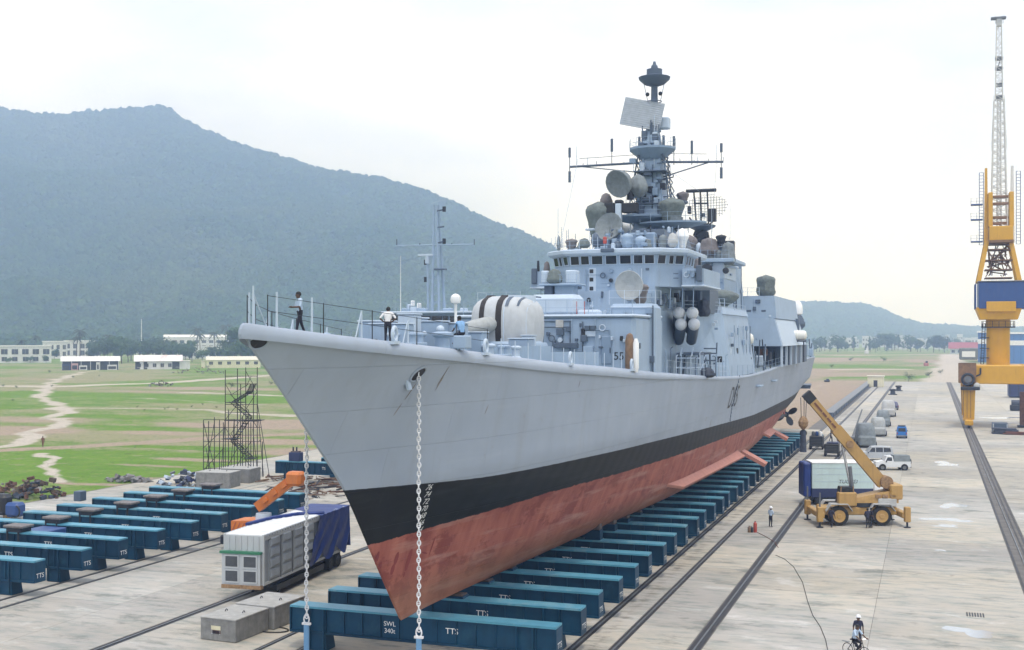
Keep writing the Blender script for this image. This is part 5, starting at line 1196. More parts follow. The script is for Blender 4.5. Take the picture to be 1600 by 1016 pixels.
for k in range(26):
    px = rr_.uniform(1148, 1206); Y = rr_.uniform(130, 140); a = on_y(px, 586, Y); z0 = sheer(Y); pipe('gear_pipe', [(a[0], Y, z0), (a[0]+rr_.uniform(-.4,.4), Y, z0+rr_.uniform(.8,3.4))], rr_.uniform(.04,.1), rr_.choice(['ship_dark','dark_metal','ship_pale','ship_grey']))
for k in range(16):
    px = rr_.uniform(1228, 1272); Y = 165+(px-1228)*.8; a = on_y(px, 560, Y); z0 = sheer(Y); pipe('gear_pipe', [(a[0], Y, z0), (a[0]+rr_.uniform(-.4,.4), Y, z0+rr_.uniform(.8,3.0))], rr_.uniform(.05,.13), rr_.choice(['ship_dark','dark_metal','ship_pale','ship_grey']))
c = on_y(1247, 482, 172); MB().lathe((c[0],172,c[2]-.9), [(.3,-2.4),(.35,0),(.62,.1),(.66,.7),(.6,1.3),(.4,1.75),(.05,1.95)], 14).build('close_range_gun', 'white_paint', SP)
bundle('gun_mount', on_y(1247, 503, 172), .9, .9, 1.1, 55, 'ship_dark')
for k in range(14):     # stanchions and small davits along the waist
    Y = 86+k*1.6; p = edge(Y, .3); h_ = rr_.uniform(.9, 1.9); pipe('davit', [p, p+Vector((0,0,h_)), p+Vector((.15,0,h_+.1))], .035, rr_.choice(['ship_dark','ship_grey','ship_pale']))
frust('quarterdeck_house', XC-4.5, XC+4.4, 172, 192, 12.9, 16.2, .3, .4, .3, 'ship_grey')
# stays and halyards
for a, b in ((on_y(905,240,YM), on_y(875,385,98)), (on_y(1120,245,YM), on_y(1110,400,125)), (on_y(985,225,YM), on_y(1094,300,134))): MB().cyl(a, b, .015, .015, 4).build('halyard', 'ship_grey', mast)

# ---------------------------------------------------------------- small fittings over every wall: boxes, pipes, vents, doors, ladders
GM = ['ship_dark','ship_dark','ship_mid','ship_mid','ship_pale','dark_metal','ship_grey']
def dress_front(parent, X0, X1, Y, z0, z1, n, seed, lean=0.0):
    r = random.Random(seed)
    for k in range(n):
        x, z = r.uniform(X0, X1), r.uniform(z0, z1); t = r.random(); y = Y+lean*(z-z0); m = r.choice(GM)
        if abs(Y-75.98) < .1 and abs(x-on_y(967,557,76)[0]) < 1.1 and (z < 16.2 or t > .42): continue
        if t < .42: w, h, d = r.uniform(.12,.5), r.uniform(.12,.55), r.uniform(.08,.3); MB().cbox((x, y-d*.4, z), (w, d, h), .03).build('fitting_box', m, parent)
        elif t < .62: pipe('cable_run', [(x, y-.06, z0+.05), (x, y-.06+lean*(z1-z0), z1-.05)], r.uniform(.02,.05), m, parent)
        elif t < .75: x2 = min(X1, x+r.uniform(.6,2.5)); pipe('cable_run', [(x, y-.06, z), (x2, y-.06, z), (x2, y-.06, z-r.uniform(.2,.8))], r.uniform(.02,.045), m, parent)
        elif t < .88: MB().lathe((x, y-.12, z), [(.02,-.1),(.16,-.1),(.18,.0),(.14,.14)], 10, 'Y').build('lamp_fitting', m, parent)
        else: MB().torus((x, y-.08, z), .2, .04, 'Y', 12, 5).build('lifebuoy_ring', r.choice(['ship_pale','ship_dark']), parent)
def dress_side(parent, X, Y0, Y1, z0, z1, n, seed):
    r = random.Random(seed)
    for k in range(n):
        y, z = r.uniform(Y0, Y1), r.uniform(z0, z1); m = r.choice(GM)
        if r.random() < .6: w, h, d = r.uniform(.2,1.0), r.uniform(.15,.7), r.uniform(.08,.3); MB().cbox((X+d*.4, y, z), (d, w, h), .03).build('fitting_box', m, parent)
        else: pipe('cable_run', [(X+.06, y, z0), (X+.06, y, z1)], r.uniform(.02,.05), m, parent)
def door(parent, x, Y, z, lean=0):
    d_ = MB().cbox((x, Y-.03, z+.95), (.75,.1,1.85), .12).build('door', 'ship_mid', parent); MB().box((x+.26, Y-.11, z+.95), (.05,.06,.35)).build('handle', 'dark_metal', d_)
dress_front(hA, XC-2.5, XC+5.9, 75.98, 14.9, 17.5, 34, 1); door(hA, on_y(948,0,76)[0], 76, 14.6); dress_front(bridge, XC-3.3, XC+3.3, 93.96, 20.0, 22.0, 12, 2); dress_front(bridge, XC-3.4, XC+3.2, 88.1, 18.2, 19.7, 14, 3, .15)
dress_front(blk, XC+6.2, XC+7.0, 105.9, 13.6, 17.8, 6, 4, .085); dress_side(blk, XC+7.15, 109, 123, 14.0, 17.5, 16, 5)
dress_front(up2, XC-3.5, on_y(1205,0,YG)[0], YG+.85, zz_(495), zz_(466), 18, 6, .05); dress_front(blk2, XC-4.5, on_y(1195,0,YG)[0], YG+.1, zz_(538), zz_(500), 18, 7, .2)
dress_front(funnel, XC-3.0, XC+3.4, 128.2, 18.5, 25, 20, 8, .03); dress_side(funnel, XC+3.7, 129, 141, 18.5, 25, 10, 9)
# the foremast carries ladders, lattice braces, boxes and cable runs all the way up
rm = random.Random(77)
for k in range(70):
    py = rm.uniform(212, 368); z = mz(py); hw_ = lerp_table([(205,.5),(238,.8),(300,1.05),(318,1.3),(350,1.95),(372,2.8)], py); x = XC+rm.uniform(-1,1)*hw_*1.25; y = YM-lerp_table([(205,.55),(238,.9),(300,1.2),(318,1.5),(350,2.0),(372,2.3)], py); m = rm.choice(['ship_dark','ship_dark','dark_metal','ship_mid','ship_pale','ship_grey'])
    if rm.random() < .55: MB().cbox((x, y-.12, z), (rm.uniform(.15,.6), rm.uniform(.2,.6), rm.uniform(.2,.8)), .04).build('mast_box', m, mast)
    else: pipe('mast_cable', [(x, y-.05, z), (x*.98+XC*.02, y+.1, z+rm.uniform(.8,2.6))], rm.uniform(.03,.07), m, mast)
for py in (365, 322, 272): z = mz(py); w = lerp_table([(238,1.3),(300,1.7),(330,2.4),(372,3.4)], py); o = MB().cbox((XC+.1, YM-.9, z), (w*2, 2.4, .1), .03).build('grating', 'ship_dark', mast); railing('railing', [(XC+.1-w, YM-2.05, z), (XC+.1, YM-2.05, z), (XC+.1+w, YM-2.05, z), (XC+.1+w, YM, z)], .8, 2, 'ship_mid', o, .022)
for sg in (-1, 1):
    b_ = MB()
    for k in range(9):
        z0, z1 = mz(350-13*k), mz(337-13*k); xa, xb = XC+sg*(2.3-.14*k), XC+sg*(2.16-.14*k); b_.cyl((xa,YM-1.2,z0),(xb,YM+1.2,z1), .05,.05,5); b_.cyl((xa,YM+1.2,z0),(xb,YM-1.2,z1), .05,.05,5); b_.cyl((xa,YM-1.2,z0),(xb,YM-1.2,z1), .07,.07,5); b_.cyl((xa,YM-1.2,z0),(xa-sg*.7,YM-1.2,z0), .05,.05,5)
    b_.build('lattice_brace', 'ship_dark', mast)
for k, (px, py, w, h) in enumerate(((1002,228,.5,.6),(1026,226,.4,.7),(989,252,.6,.5),(1012,270,.7,.6),(1004,262,.4,.9),(1024,300,.5,.7),(1010,312,.9,.4),(1022,345,1.2,.5),(1000,345,.8,.8),(1036,362,1.0,.7),(988,340,.6,.7))): c = on_y(px, py, YM-1.6); MB().cbox(c, (w, .6, h), .06).build('mast_box', ['ship_dark','ship_pale','ship_mid'][k % 3], mast)
# aerials and poles bristling round the bridge top and funnel
for k in range(34):
    px = rm.uniform(868, 1150); base = 388 if px < 1060 else 404; Y = 98+rm.random()*4 if px < 1060 else 129+rm.random()*5; a = on_y(px, base, Y); b2_ = on_y(px, base-rm.uniform(10, 34), Y); MB().cyl(a, b2_, .03, .02, 5).build('pole_aerial', rm.choice(['ship_pale','ship_mid','ship_dark']), bridge)
for k in range(26):
    px = rm.uniform(872, 1058); Y = rm.uniform(96.5, 100.5); c = on_y(px, rm.uniform(374, 388), Y); c.z = zr+rm.uniform(.1,.5); MB().cbox(c, (rm.uniform(.2,.8), .5, rm.uniform(.2,.9)), .06).build('roof_gear', rm.choice(['ship_mid','ship_dark','canvas','ship_grey','ship_pale']), bridge)
for k in range(18):
    px = rm.uniform(1064, 1146); c = on_y(px, rm.uniform(386, 402), rm.uniform(128.5,134)); MB().cbox(c, (rm.uniform(.3,1.0), .8, rm.uniform(.4,1.4)), .08).build('platform_gear', rm.choice(['ship_mid','ship_dark','canvas','dark_metal','canvas_brown']), pf)
# forecastle clutter: reels, hose boxes, cleats, coiled lines
for k in range(40):
    px = rm.uniform(575, 850); Y = 50+(px-575)*.085+rm.uniform(-1,3); c = on_y(px, 500, Y); z0 = sheer(Y); h = rm.uniform(.25,1.1); m = rm.choice(['ship_dark','ship_mid','ship_grey','ship_pale','dark_metal'])
    if abs(c[0]-tc[0]) < 2.7 and abs(Y-tc[1]) < 3.2: continue
    if rm.random() < .5: MB().cbox((c[0], Y, z0+h/2), (rm.uniform(.2,.8), rm.uniform(.2,.8), h), .05).build('deck_fitting', m, SP)
    else: MB().lathe((c[0], Y, z0), [(.22,0),(.16,.1),(.14,h*.8),(.2,h*.85),(.18,h)], 10).build('deck_post', m, SP)
for k in range(12):
    Y = 56+k*1.6; p = edge(Y, .12); MB().cyl(p, p+Vector((0,0,.85)), .03,.025,5).build('rail_post', 'ship_pale', SP)

for sg in (1, -1):
    x0, x1 = sorted((XC+sg*3.4, XC+sg*6.5)); wl_ = MB().cbox(((x0+x1)/2, 80.38, 18.5), (3.0,.06,.12), .02).build('roof_lip', 'ship_pale', SP)
    dress_front(wl_, x0, x1, 80.4, 14.2, 18.3, 16, 50+sg)
    railing('block_railing', [(XC+sg*3.3,92.5,18.6),(XC+sg*3.9,100.8,18.6),(XC+sg*6.5,108.3,18.6),(XC+sg*6.6,116,18.6),(XC+sg*6.6,123,18.6)], 1.0, 3, 'ship_pale', blk, .025)
    for k in range(9):                                   # vents, pipes and boxes in the shade under the bridge wing
        y = 95+k*1.1; x = XC+sg*(3.7+.04*k); MB().cbox((x+sg*.15, y, 19.2+.3*(k % 3)), (.35,.6,.5+.25*(k % 2)), .05).build('fitting_box', GM[k % 7], blk)
    pipe('vent_trunk', [(XC+sg*4.4,101.5,18.6),(XC+sg*4.4,101.5,20.4)], .16, 'ship_mid', blk); pipe('vent_trunk', [(XC+sg*5.4,104.2,18.6),(XC+sg*5.4,104.2,20.5)], .22, 'ship_dark', blk)
    for x in (4.6, 5.6, 6.5): MB().cyl((XC+sg*x, 95.1, 18.7), (XC+sg*x, 95.4, 20.5), .04, .04, 5).build('wing_strut', 'ship_mid', bridge)
dress_front(bridge, XC+5.7, XC+7.2, 95.18, 20.7, 21.9, 6, 61); dress_front(bridge, XC-5.4, XC-3.7, 95.5, 20.7, 22.0, 5, 62)
# gear crowding the front of the mast foot, over the bridge roof
for k in range(44):
    px = rm.uniform(945, 1062); Y = rm.uniform(99.0, 100.2); z = zr+rm.uniform(.1, 2.2); c = on_y(px, 380, Y); m = rm.choice(['ship_dark','ship_mid','ship_mid','dark_metal','ship_pale','ship_grey','canvas'])
    if rm.random() < .6: MB().cbox((c[0], Y, z), (rm.uniform(.15,.7), rm.uniform(.3,.8), rm.uniform(.2,.8)), .06).build('roof_gear', m, bridge)
    else: pipe('roof_pipe', [(c[0], Y, zr), (c[0]+rm.uniform(-.3,.3), Y, z+.6)], rm.uniform(.03,.08), m, bridge)
MB().cbox((XC+.2, 99.6, zr+.9), (4.6,.5,1.7), .15).build('conning_cover', 'ship_mid', bridge)
railing('roof_railing', [(XC+x, 142, zz_(462)) for x in np.linspace(-4, 5.5, 8)], 1.0, 2, 'ship_pale', up2, .03)
# ------------------------------------------------------------------ transfer beams, blocks, chains
BZ = 2.3      # top of the beams
def make_beam(L, overhang, near_text, blocks, seed=0):
    """teal welded transfer beam: web, flanges, stiffeners, end box, legs, lettering"""
    root = thing('transfer_beam', 'x', 'beam')
    w = 1.05; z0, z1 = 0.95, BZ-0.06
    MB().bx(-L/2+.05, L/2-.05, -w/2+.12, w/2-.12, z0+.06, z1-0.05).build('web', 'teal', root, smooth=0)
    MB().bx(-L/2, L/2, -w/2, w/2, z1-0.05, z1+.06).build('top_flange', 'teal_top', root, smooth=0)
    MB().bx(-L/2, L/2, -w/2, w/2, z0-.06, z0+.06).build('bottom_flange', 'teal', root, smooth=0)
    for s_ in (-1, 1): MB().bx(s_*L/2-.03*s_, s_*L/2-.03*s_+s_*.06, -w/2+.02, w/2-.02, z0-.06, z1-.06).build('end_plate', 'teal', root, smooth=0)
    st = None
    for k in range(1, 14):
        x = -L/2+L*k/14
        if st is None: ob = MB().bx(-.02, .02, -w/2+.03, w/2-.03, z0+.062, z1-.052).build('stiffener', 'teal', root, smooth=0); st = ob.data
        else: ob = bpy.data.objects.new('stiffener', st); COL.objects.link(ob); ob.parent = root
        ob.location.x = x
    lg = None
    for s_ in (-1, 1):
        x = s_*(L/2-overhang)
        o = MB().hexa([(x-.55,-.5,0.03),(x+.55,-.5,0.03),(x+.55,.5,0.03),(x-.55,.5,0.03),(x-.45,-.42,z0-.07),(x+.45,-.42,z0-.07),(x+.45,.42,z0-.07),(x-.45,.42,z0-.07)]).build('leg', 'teal', root, smooth=0)
        for dx in (-.42, .42): MB().bx(x+dx-.03, x+dx+.03, -w/2-.10, -w/2+.02, .1, z1-.05).build('leg_plate', 'teal', o, smooth=0)
        MB().bx(x-.5, x+.5, -.46, .46, -0.03, .032).build('bogie', 'dark_metal', o, smooth=0)
    def put(txt, size, x, z, y=None, end=None):
        vs, fs = text_mesh(txt, size)
        if end is None: MB().add([(x+v.x, -w/2+.118-.012, z+v.y) for v in vs], fs).build('lettering', 'white_paint', root, smooth=0)
        else: MB().add([(end+.042, v.x, z+v.y) for v in vs], fs).build('lettering', 'white_paint', root, smooth=0)
    if near_text: put('TTS', .42, 1.55+L*.02, 1.62); 
    put('TTS', .42, 0, 1.3, end=L/2)
    if near_text == 2: put('SWL', .34, -1.6, 1.72); put('340t', .34, -1.6, 1.36)
    return root
near = make_beam(14.7, 1.6, 2, 0)
plain = make_beam(14.7, 1.6, 1, 0)
def ordinal(i): return ('first','second','third','fourth','fifth','sixth','seventh','eighth','ninth','tenth','eleventh','twelfth','thirteenth','fourteenth','fifteenth','sixteenth','seventeenth','eighteenth','nineteenth','twentieth')[i]
YS = [55.6+4.06*i for i in range(31)]
for i, Y in enumerate(YS):
    o = near if i == 0 else (plain if i == 1 else copy_tree(plain))
    lab = 'teal steel transfer beam under the forefoot, nearest of the row below the warship' if i == 0 else ('%s teal steel transfer beam from the bow in the row under the warship' % ordinal(i) if i < 12 else 'teal steel transfer beam in the far half of the row under the warship')
    place(o, (XC+.08*math.sin(i*2.3), Y+.07*math.sin(i*1.7), 0), .004*math.sin(i*3.1), lab); o['group'] = 'transfer beams under the warship'
# keel blocks under the hull
def keel_block(w, d, h, name='keel_block'):
    root = thing(name, 'x', 'keel block')
    MB().cbox((0,0,h*.3), (w, d, h*.6), .03).build('steel_base', 'teal', root); MB().cbox((0,0,h*.8), (w*.92, d*.92, h*.4-.01), .04).build('timber_cap', 'block_wood', root); return root
kb = keel_block(1.6, 0.9, 0.22)
for i, Y in enumerate(YS[1:15]):
    o = kb if i == 0 else copy_tree(kb); place(o, (XC, Y+.1, BZ-0.02), 0, '%s timber capped keel block from the bow, on the keel line under the warship' % ordinal(i)); o['group'] = 'keel blocks under the warship'
sb = keel_block(1.1, 0.8, 1.5, 'bilge_block'); k_ = 0
for i, Y in enumerate(YS[6:18]):
    for sg in (1,):
        z = next((z_ for z_ in np.arange(2.6, 6.5, .05) if half_breadth(Y, z_) > 3.0), None)
        if z is None: continue
        o = sb if k_ == 0 else copy_tree(sb); k_ += 1
        place(o, (XC+sg*2.4, Y, BZ), 0, '%s bilge block from the bow, on a transfer beam under the warship' % ordinal(i)); o.scale.z = max(.2, (z-BZ-.1)/1.5); o['group'] = 'bilge blocks under the warship'
# the empty berth on the left
bl = make_beam(16.0, 2.3, 1, 0)
LB = [60.4+4.2*i for i in range(9)]
for i, Y in enumerate(LB):
    o = bl if i == 0 else copy_tree(bl)
    place(o, (-61.2+.15*math.sin(i*2.1), Y+.45+.08*math.sin(i*1.3), 0), .006*math.sin(i*2.7), '%s teal transfer beam of the empty berth, counted from the photographer' % ordinal(i)); o['group'] = 'transfer beams of the empty berth'
for i, (px, py) in enumerate(((35,829),(96,815),(150,802),(203,792),(250,781),(294,771),(338,762))):
    p = on_z(px, py, BZ); j = min(range(9), key=lambda q: abs(LB[q]+.45-p[1])); root = thing('keel_block', '%s dark keel block on the beams of the empty berth from the photographer' % ordinal(i), 'keel block', (p[0], LB[j]+.45, BZ), 'keel blocks on the empty berth')
    MB().cbox((p[0], LB[j]+.45, BZ+.16), (1.35, 1.1, .32), .04).build('steel_base', 'dark_metal', root); MB().cbox((p[0], LB[j]+.45, BZ+.40), (1.75, 1.25, .18), .04).build('timber_cap', 'block_top', root)
    for dx in (-.5,.5): MB().bx(p[0]+dx-.06, p[0]+dx+.06, LB[j]-.18, LB[j]-.10, BZ-.7, BZ+.1).build('clamp', 'dark_metal', root)
mb_ = MB(); mb_.cbox((-61.9, 71.2, BZ-0.35), (2.2, 2.4, .5), .05); tag(mb_.build('walkway_plate', 'crane_blue'), 'small blue steel box bridging two beams of the empty berth', 'steel box')
p = on_z(125, 783, BZ); mb_ = MB(); mb_.cbox((p[0], p[1], BZ+.45), (.75,.8,.85), .05); tag(mb_.build('junction_cabinet', 'ship_dark'), 'grey cabinet standing at the far end of an empty berth beam', 'cabinet')
# beams of the next berth, half hidden by the bow
for i, (x, y) in enumerate(((-65.2,118.6),(-62.0,123.5))):
    o = copy_tree(bl); place(o, (x, y, 0), 0, ('teal transfer beam standing alone just behind the stem of the warship','teal transfer beam behind the lone beam beside the stem')[i]); o.scale = (0.62,1,1)
    root = thing('steel_stool', ('dark blue steel stool on the lone teal beam beside the stem','dark blue steel stool on the rear teal beam beside the stem')[i], 'stool', (x-2.6+3*i, y, BZ))
    MB().cbox((x-2.6+3*i, y, BZ+.5), (1.4,.9,1.0), .05).build('box', 'navy', root); MB().cbox((x-2.6+3*i, y, BZ+1.06), (1.0,.7,.14), .03).build('cap', 'block_wood', root)
    for dx in (-.35,.1): MB().cyl((x-2.6+3*i+dx, y, BZ+1.1), (x-2.6+3*i+dx, y, BZ+1.6), .1, .08, 8).build('bolt', 'dark_metal', root)

# anchor chains hanging from the hawse pipes
def link_mesh(a, r):
    mb_ = MB(); pts = []
    for i in range(16):
        t = 2*math.pi*i/16; pts.append((.62*a*math.cos(t)*(.9 if abs(math.sin(t)) > .8 else 1), 0, a*math.sin(t)))
    k = 6; vs = []
    for i in range(16):
        p = Vector(pts[i]); tg = (Vector(pts[(i+1)%16])-Vector(pts[i-1])).normalized(); u = Vector((0,1,0)); v = tg.cross(u)
        for j in range(k): vs.append(p+(u*math.cos(2*math.pi*j/k)+v*math.sin(2*math.pi*j/k))*r)
    mb_.add(vs, [(i*k+j, ((i+1)%16)*k+j, ((i+1)%16)*k+(j+1)%k, i*k+(j+1)%k) for i in range(16) for j in range(k)]); mb_.cyl((-.5*a,0,0),(.5*a,0,0), r*.7, r*.7, 6); return mb_
def chain(X, Y, ztop, zbot, lab, start):
    root = thing('anchor_chain', lab, 'chain', (X, Y, zbot), 'anchor chains of the warship'); first = None; a = .120; step = a*1.62; z = zbot+.55; i = 0
    while z < ztop:
        if first is None: o = link_mesh(a, .030).build('link', 'chain_white'); o.parent = root; first = o.data
        else: o = bpy.data.objects.new('link', first); COL.objects.link(o); o.parent = root
        o.location = (0.012*math.sin(i*.7), 0.012*math.cos(i*.5), z-zbot); o.rotation_euler = (0.05*math.sin(i), 0, R(20)+(math.pi/2 if i % 2 else 0)); z += step; i += 1
    sh = MB(); sh.torus((X, Y, zbot+.40), .17, .045, 'Y', 14, 6, (.8,1.2)); sh.box((X, Y, zbot+.20), (.42,.14,.10)); sh.build('shackle', 'chain_white', root)
    pt = thing('mooring_strap', 'pale blue steel post below the %s' % start, 'post', (X, Y, 0))
    MB().cbox((X, Y, (zbot+.15)/2), (.24, .16, zbot+.15), .03).build('post', mat('strap_blue', (0.13,0.28,0.46), .5) if 'strap_blue' not in MATS else 'strap_blue', pt); MB().box((X, Y, .04), (.8,.6,.08)).build('foot_plate', 'dark_metal', pt)
bc_ = half_breadth(hw[0], hw[1]-.1)+.10; CHY = hw[0]
chain(XC+bc_, CHY, hw[1]+.05, 2.75, 'white painted anchor chain hanging down the side facing the yellow crane', 'chain on the side facing the yellow crane')
chain(XC-bc_, CHY, hw[1]+.05, 2.9, 'white painted anchor chain hanging in front of the container trailer', 'chain in front of the container trailer')
# ------------------------------------------------------------------ left side of the yard
def wheel(c, r, w, parent, ax='X', rim='rig_yellow', name='wheel', n=22):
    c = Vector(c); t = MB().lathe(c, [(r*.62,-w/2),(r*.93,-w/2),(r,-w*.32),(r,w*.32),(r*.93,w/2),(r*.62,w/2),(r*.60,w*.3),(r*.60,-w*.3)], n, ax).build(name, 'rubber', parent)
    MB().lathe(c, [(.02,-w*.60),(r*.22,-w*.60),(r*.26,-w*.52),(r*.58,-w*.54),(r*.63,-w*.56),(r*.63,w*.56),(r*.58,w*.54),(r*.26,w*.52),(r*.22,w*.60),(.02,w*.60)], 16, ax).build('rim', rim, t); return t
# container on a low trailer, blue sheet over its far end
A = Vector((-41.4, 63.5, 0)); ct = thing('container_trailer', 'white freight container on a dark trailer with a blue sheet over its far half', 'container trailer', A)
ang = R(5)
def T(x, y, z): return Vector((A[0]+x*math.cos(ang)-y*math.sin(ang), A[1]+x*math.sin(ang)+y*math.cos(ang), z))
Wd, Ld, Z0, Z1 = 2.75, 13.2, 1.10, 4.2
def tbox(name, x0, x1, y0, y1, z0, z1, m, parent=ct):
    return MB().hexa([T(x0,y0,z0),T(x1,y0,z0),T(x1,y1,z0),T(x0,y1,z0),T(x0,y0,z1),T(x1,y0,z1),T(x1,y1,z1),T(x0,y1,z1)]).build(name, m, parent, smooth=0)
body = tbox('container', .06, Wd-.06, .06, Ld-.06, Z0, Z1-.06, 'container_panel')
tbox('roof', .03, Wd-.03, .03, Ld-.03, Z1-.06, Z1, 'container_roof', body)
for k in range(16): tbox('roof_rib', .12, Wd-.12, .5+k*.78, .62+k*.78, Z1, Z1+.025, 'container_roof', body)
for x in (0, Wd-.14):
    tbox('corner_post', x, x+.14, -.01, .13, Z0-.02, Z1+.01, 'container_white', body); tbox('corner_post', x, x+.14, Ld-.13, Ld+.01, Z0-.02, Z1+.01, 'container_white', body); tbox('side_rail', x, x+.14, .13, Ld-.13, Z1-.34, Z1+.012, 'container_white', body); tbox('side_rail', x, x+.14, .13, Ld-.13, Z0-.02, Z0+.16, 'container_white', body)
for k in range(32):
    o = tbox('cleat', Wd-.01, Wd+.05, .3+k*.38, .36+k*.38, Z1-.12, Z1-.04, 'container_panel', body)
tbox('front_top_panel', .14, Wd-.14, -.0, .05, Z1-1.02, Z1-.06, 'container_white', body)
for k in range(6): tbox('corrugation', .3+k*.4, .42+k*.4, -.04, .0, Z1-.98, Z1-.1, 'container_white', body)
tbox('green_ledge', -.12, Wd-.1, -.32, .0, Z1-1.16, Z1-1.02, 'green_paint', body)
tbox('lower_front', .0, Wd-.16, -.24, .04, Z0+.02, Z1-1.18, 'container_white', body)
for cx_ in (0.18, 1.42):
    for zc in (Z0+.14, Z0+1.04):
        g_ = tbox('cooling_grille', cx_+.09, cx_+.91, -.255, -.23, zc+.09, zc+.74, 'grille', body)
        for q in ((cx_,cx_+.09,zc,zc+.83),(cx_+.91,cx_+1.0,zc,zc+.83),(cx_+.09,cx_+.91,zc,zc+.09),(cx_+.09,cx_+.91,zc+.74,zc+.83)): tbox('frame', q[0], q[1], -.29, -.235, q[2], q[3], 'container_white', g_)
        for k in range(9): tbox('louvre', cx_+.1, cx_+.9, -.27, -.245, zc+.11+k*.07, zc+.135+k*.07, 'steel_grey', g_)
tbox('rusty_sill', -.02, Wd-.1, -.26, .1, Z0-.22, Z0+.02, 'rust', body)
nb = 4
for k in range(nb):                                   # pressed doors down the side
    y0 = .7+k*1.75; d_ = tbox('side_door', Wd-.06, Wd+.0, y0, y0+1.55, Z0+.2, Z1-.4, 'container_panel', body)
    for r_ in range(4):
        for c_ in range(1):
            ya, yb_ = y0+.14, y0+1.41; za, zb_ = Z0+.26+r_*.66, Z0+.84+r_*.66
            MB().hexa([T(Wd,ya,za),T(Wd+.09,ya+.12,za+.14),T(Wd+.09,yb_-.12,za+.14),T(Wd,yb_,za),T(Wd,ya,zb_),T(Wd+.05,ya+.12,zb_-.08),T(Wd+.05,yb_-.12,zb_-.08),T(Wd,yb_,zb_)]).build('pressed_panel', 'container_panel', d_, smooth=0)
    tbox('door_bar', Wd+.0, Wd+.05, y0+1.57, y0+1.62, Z0+.1, Z1-.36, 'steel_grey', body)
sh = MB(); rows = []; rg = random.Random(4)            # the sheet
for i in range(22):
    y = 6.4+i*(Ld-6.2)/21; row = []
    for j in range(24):
        u = j/23
        if u < .30: x, z = -.06+u/.30*(Wd+.2)*.999, Z1+.04
        else:
            v = (u-.30)/.70; x, z = Wd+.12+.10*math.sin(v*9+i)*v, Z1+.02-v*(2.9+.35*math.sin(i*.8))
        start = 6.4+(1.9*(1-((u-.30)/.70)) if u >= .30 else 1.9+(1-u/.30)*2.2)*1.0
        yy = start+(y-6.4)/(Ld-6.2)*(Ld+.25-start); row.append(T(x+rg.uniform(-.02,.02), yy, z+rg.uniform(-.03,.03)*(.4 if u<.3 else 1)))
    rows.append(row)
sh.sheet(rows); sh.add([T(-.06,Ld+.26,Z1+.03), T(Wd+.12,Ld+.26,Z1+.03), T(Wd+.2,Ld+.3,Z0+.2), T(-.1,Ld+.3,Z0+.2)], [(0,1,2,3)]); sh.build('blue_sheet', 'tarp_blue', ct, smooth=60)
MB().tube([T(-.05,3.2,Z1+.08),T(.3,6.0,Z1+.08),T(1.3,8.2,Z1+.08),T(Wd,9.2,Z1+.05)], .14, 6).build('rolled_sheet', 'tarp_blue', ct)
chs = tbox('chassis', .35, Wd-.35, 1.2, Ld-.3, .72, Z0-.03, 'dark_metal')
tbox('skirt', .1, Wd-.1, 2.0, 9.4, .35, .73, 'black_paint', chs); tbox('skirt', .5, Wd-.5, 9.4, Ld-1.0, .5, .73, 'black_paint', chs)
for yy in (10.6, 11.9):
    for xx in (.35, Wd-.35): wheel(T(xx, yy, .52), .52, .5, ct, 'X', 'dark_metal')
for xx in (.5, Wd-.5): MB().cyl(T(xx, 3.0, 0), T(xx, 3.0, .9), .09, .09, 8).build('landing_leg', 'dark_metal', ct)

# orange crane behind it
oc = on_y(400, 800, 80.0); orange = thing('orange_crane', 'orange yard crane with its short boom raised behind the container trailer', 'crane', (oc[0], oc[1], 0)); Yo = oc[1]
def op(px, py): return on_y(px, py, Yo)
cw = MB(); a0, a1 = op(372,797), op(418,790); cw.hexa([(a0[0],Yo-1,op(0,807)[2]),(a1[0],Yo-1,op(0,812)[2]),(a1[0],Yo+1,op(0,812)[2]),(a0[0],Yo+1,op(0,807)[2]),(a0[0],Yo-1,op(0,789)[2]),(a1[0],Yo-1,op(0,786)[2]),(a1[0],Yo+1,op(0,786)[2]),(a0[0],Yo+1,op(0,789)[2])]); cwo = cw.build('counterweight', 'orange', orange, smooth=0)
for k in range(7): MB().box((a0[0]+.25+k*.38, Yo-1.02, (op(0,807)[2]+op(0,789)[2])/2), (.05,.05,.9), 0, 0, R(25)).build('rib', 'red_oxide', cwo)
bm = MB(); b0, b1 = op(404,792), op(462,746); bm.tube([b0, b1], .55, 4); bmo = bm.build('boom', 'orange', orange, smooth=0)
for t in (.25,.5,.75): p = b0.lerp(b1, t); MB().box(p, (.5,1.0,.35), 0, 0, R(-36)).build('boom_collar', 'orange', bmo)
MB().cbox(op(462,748), (1.3,1.1,1.1), .2).build('boom_head', 'orange', bmo)
MB().cyl(op(412,802), (op(412,802)[0],Yo,.9), .6, .8, 14).build('slew_ring', 'ship_pale', orange)
MB().cbox((op(400,0)[0]+.6, Yo, .75), (6.2,2.4,.7), .1).build('carrier', 'dark_metal', orange)
for dx in (-2.2, .4, 2.6):
    for dy in (-1.1, 1.1): wheel((op(400,0)[0]+.6+dx, Yo+dy, .5), .5, .4, orange, 'Y', 'dark_metal')

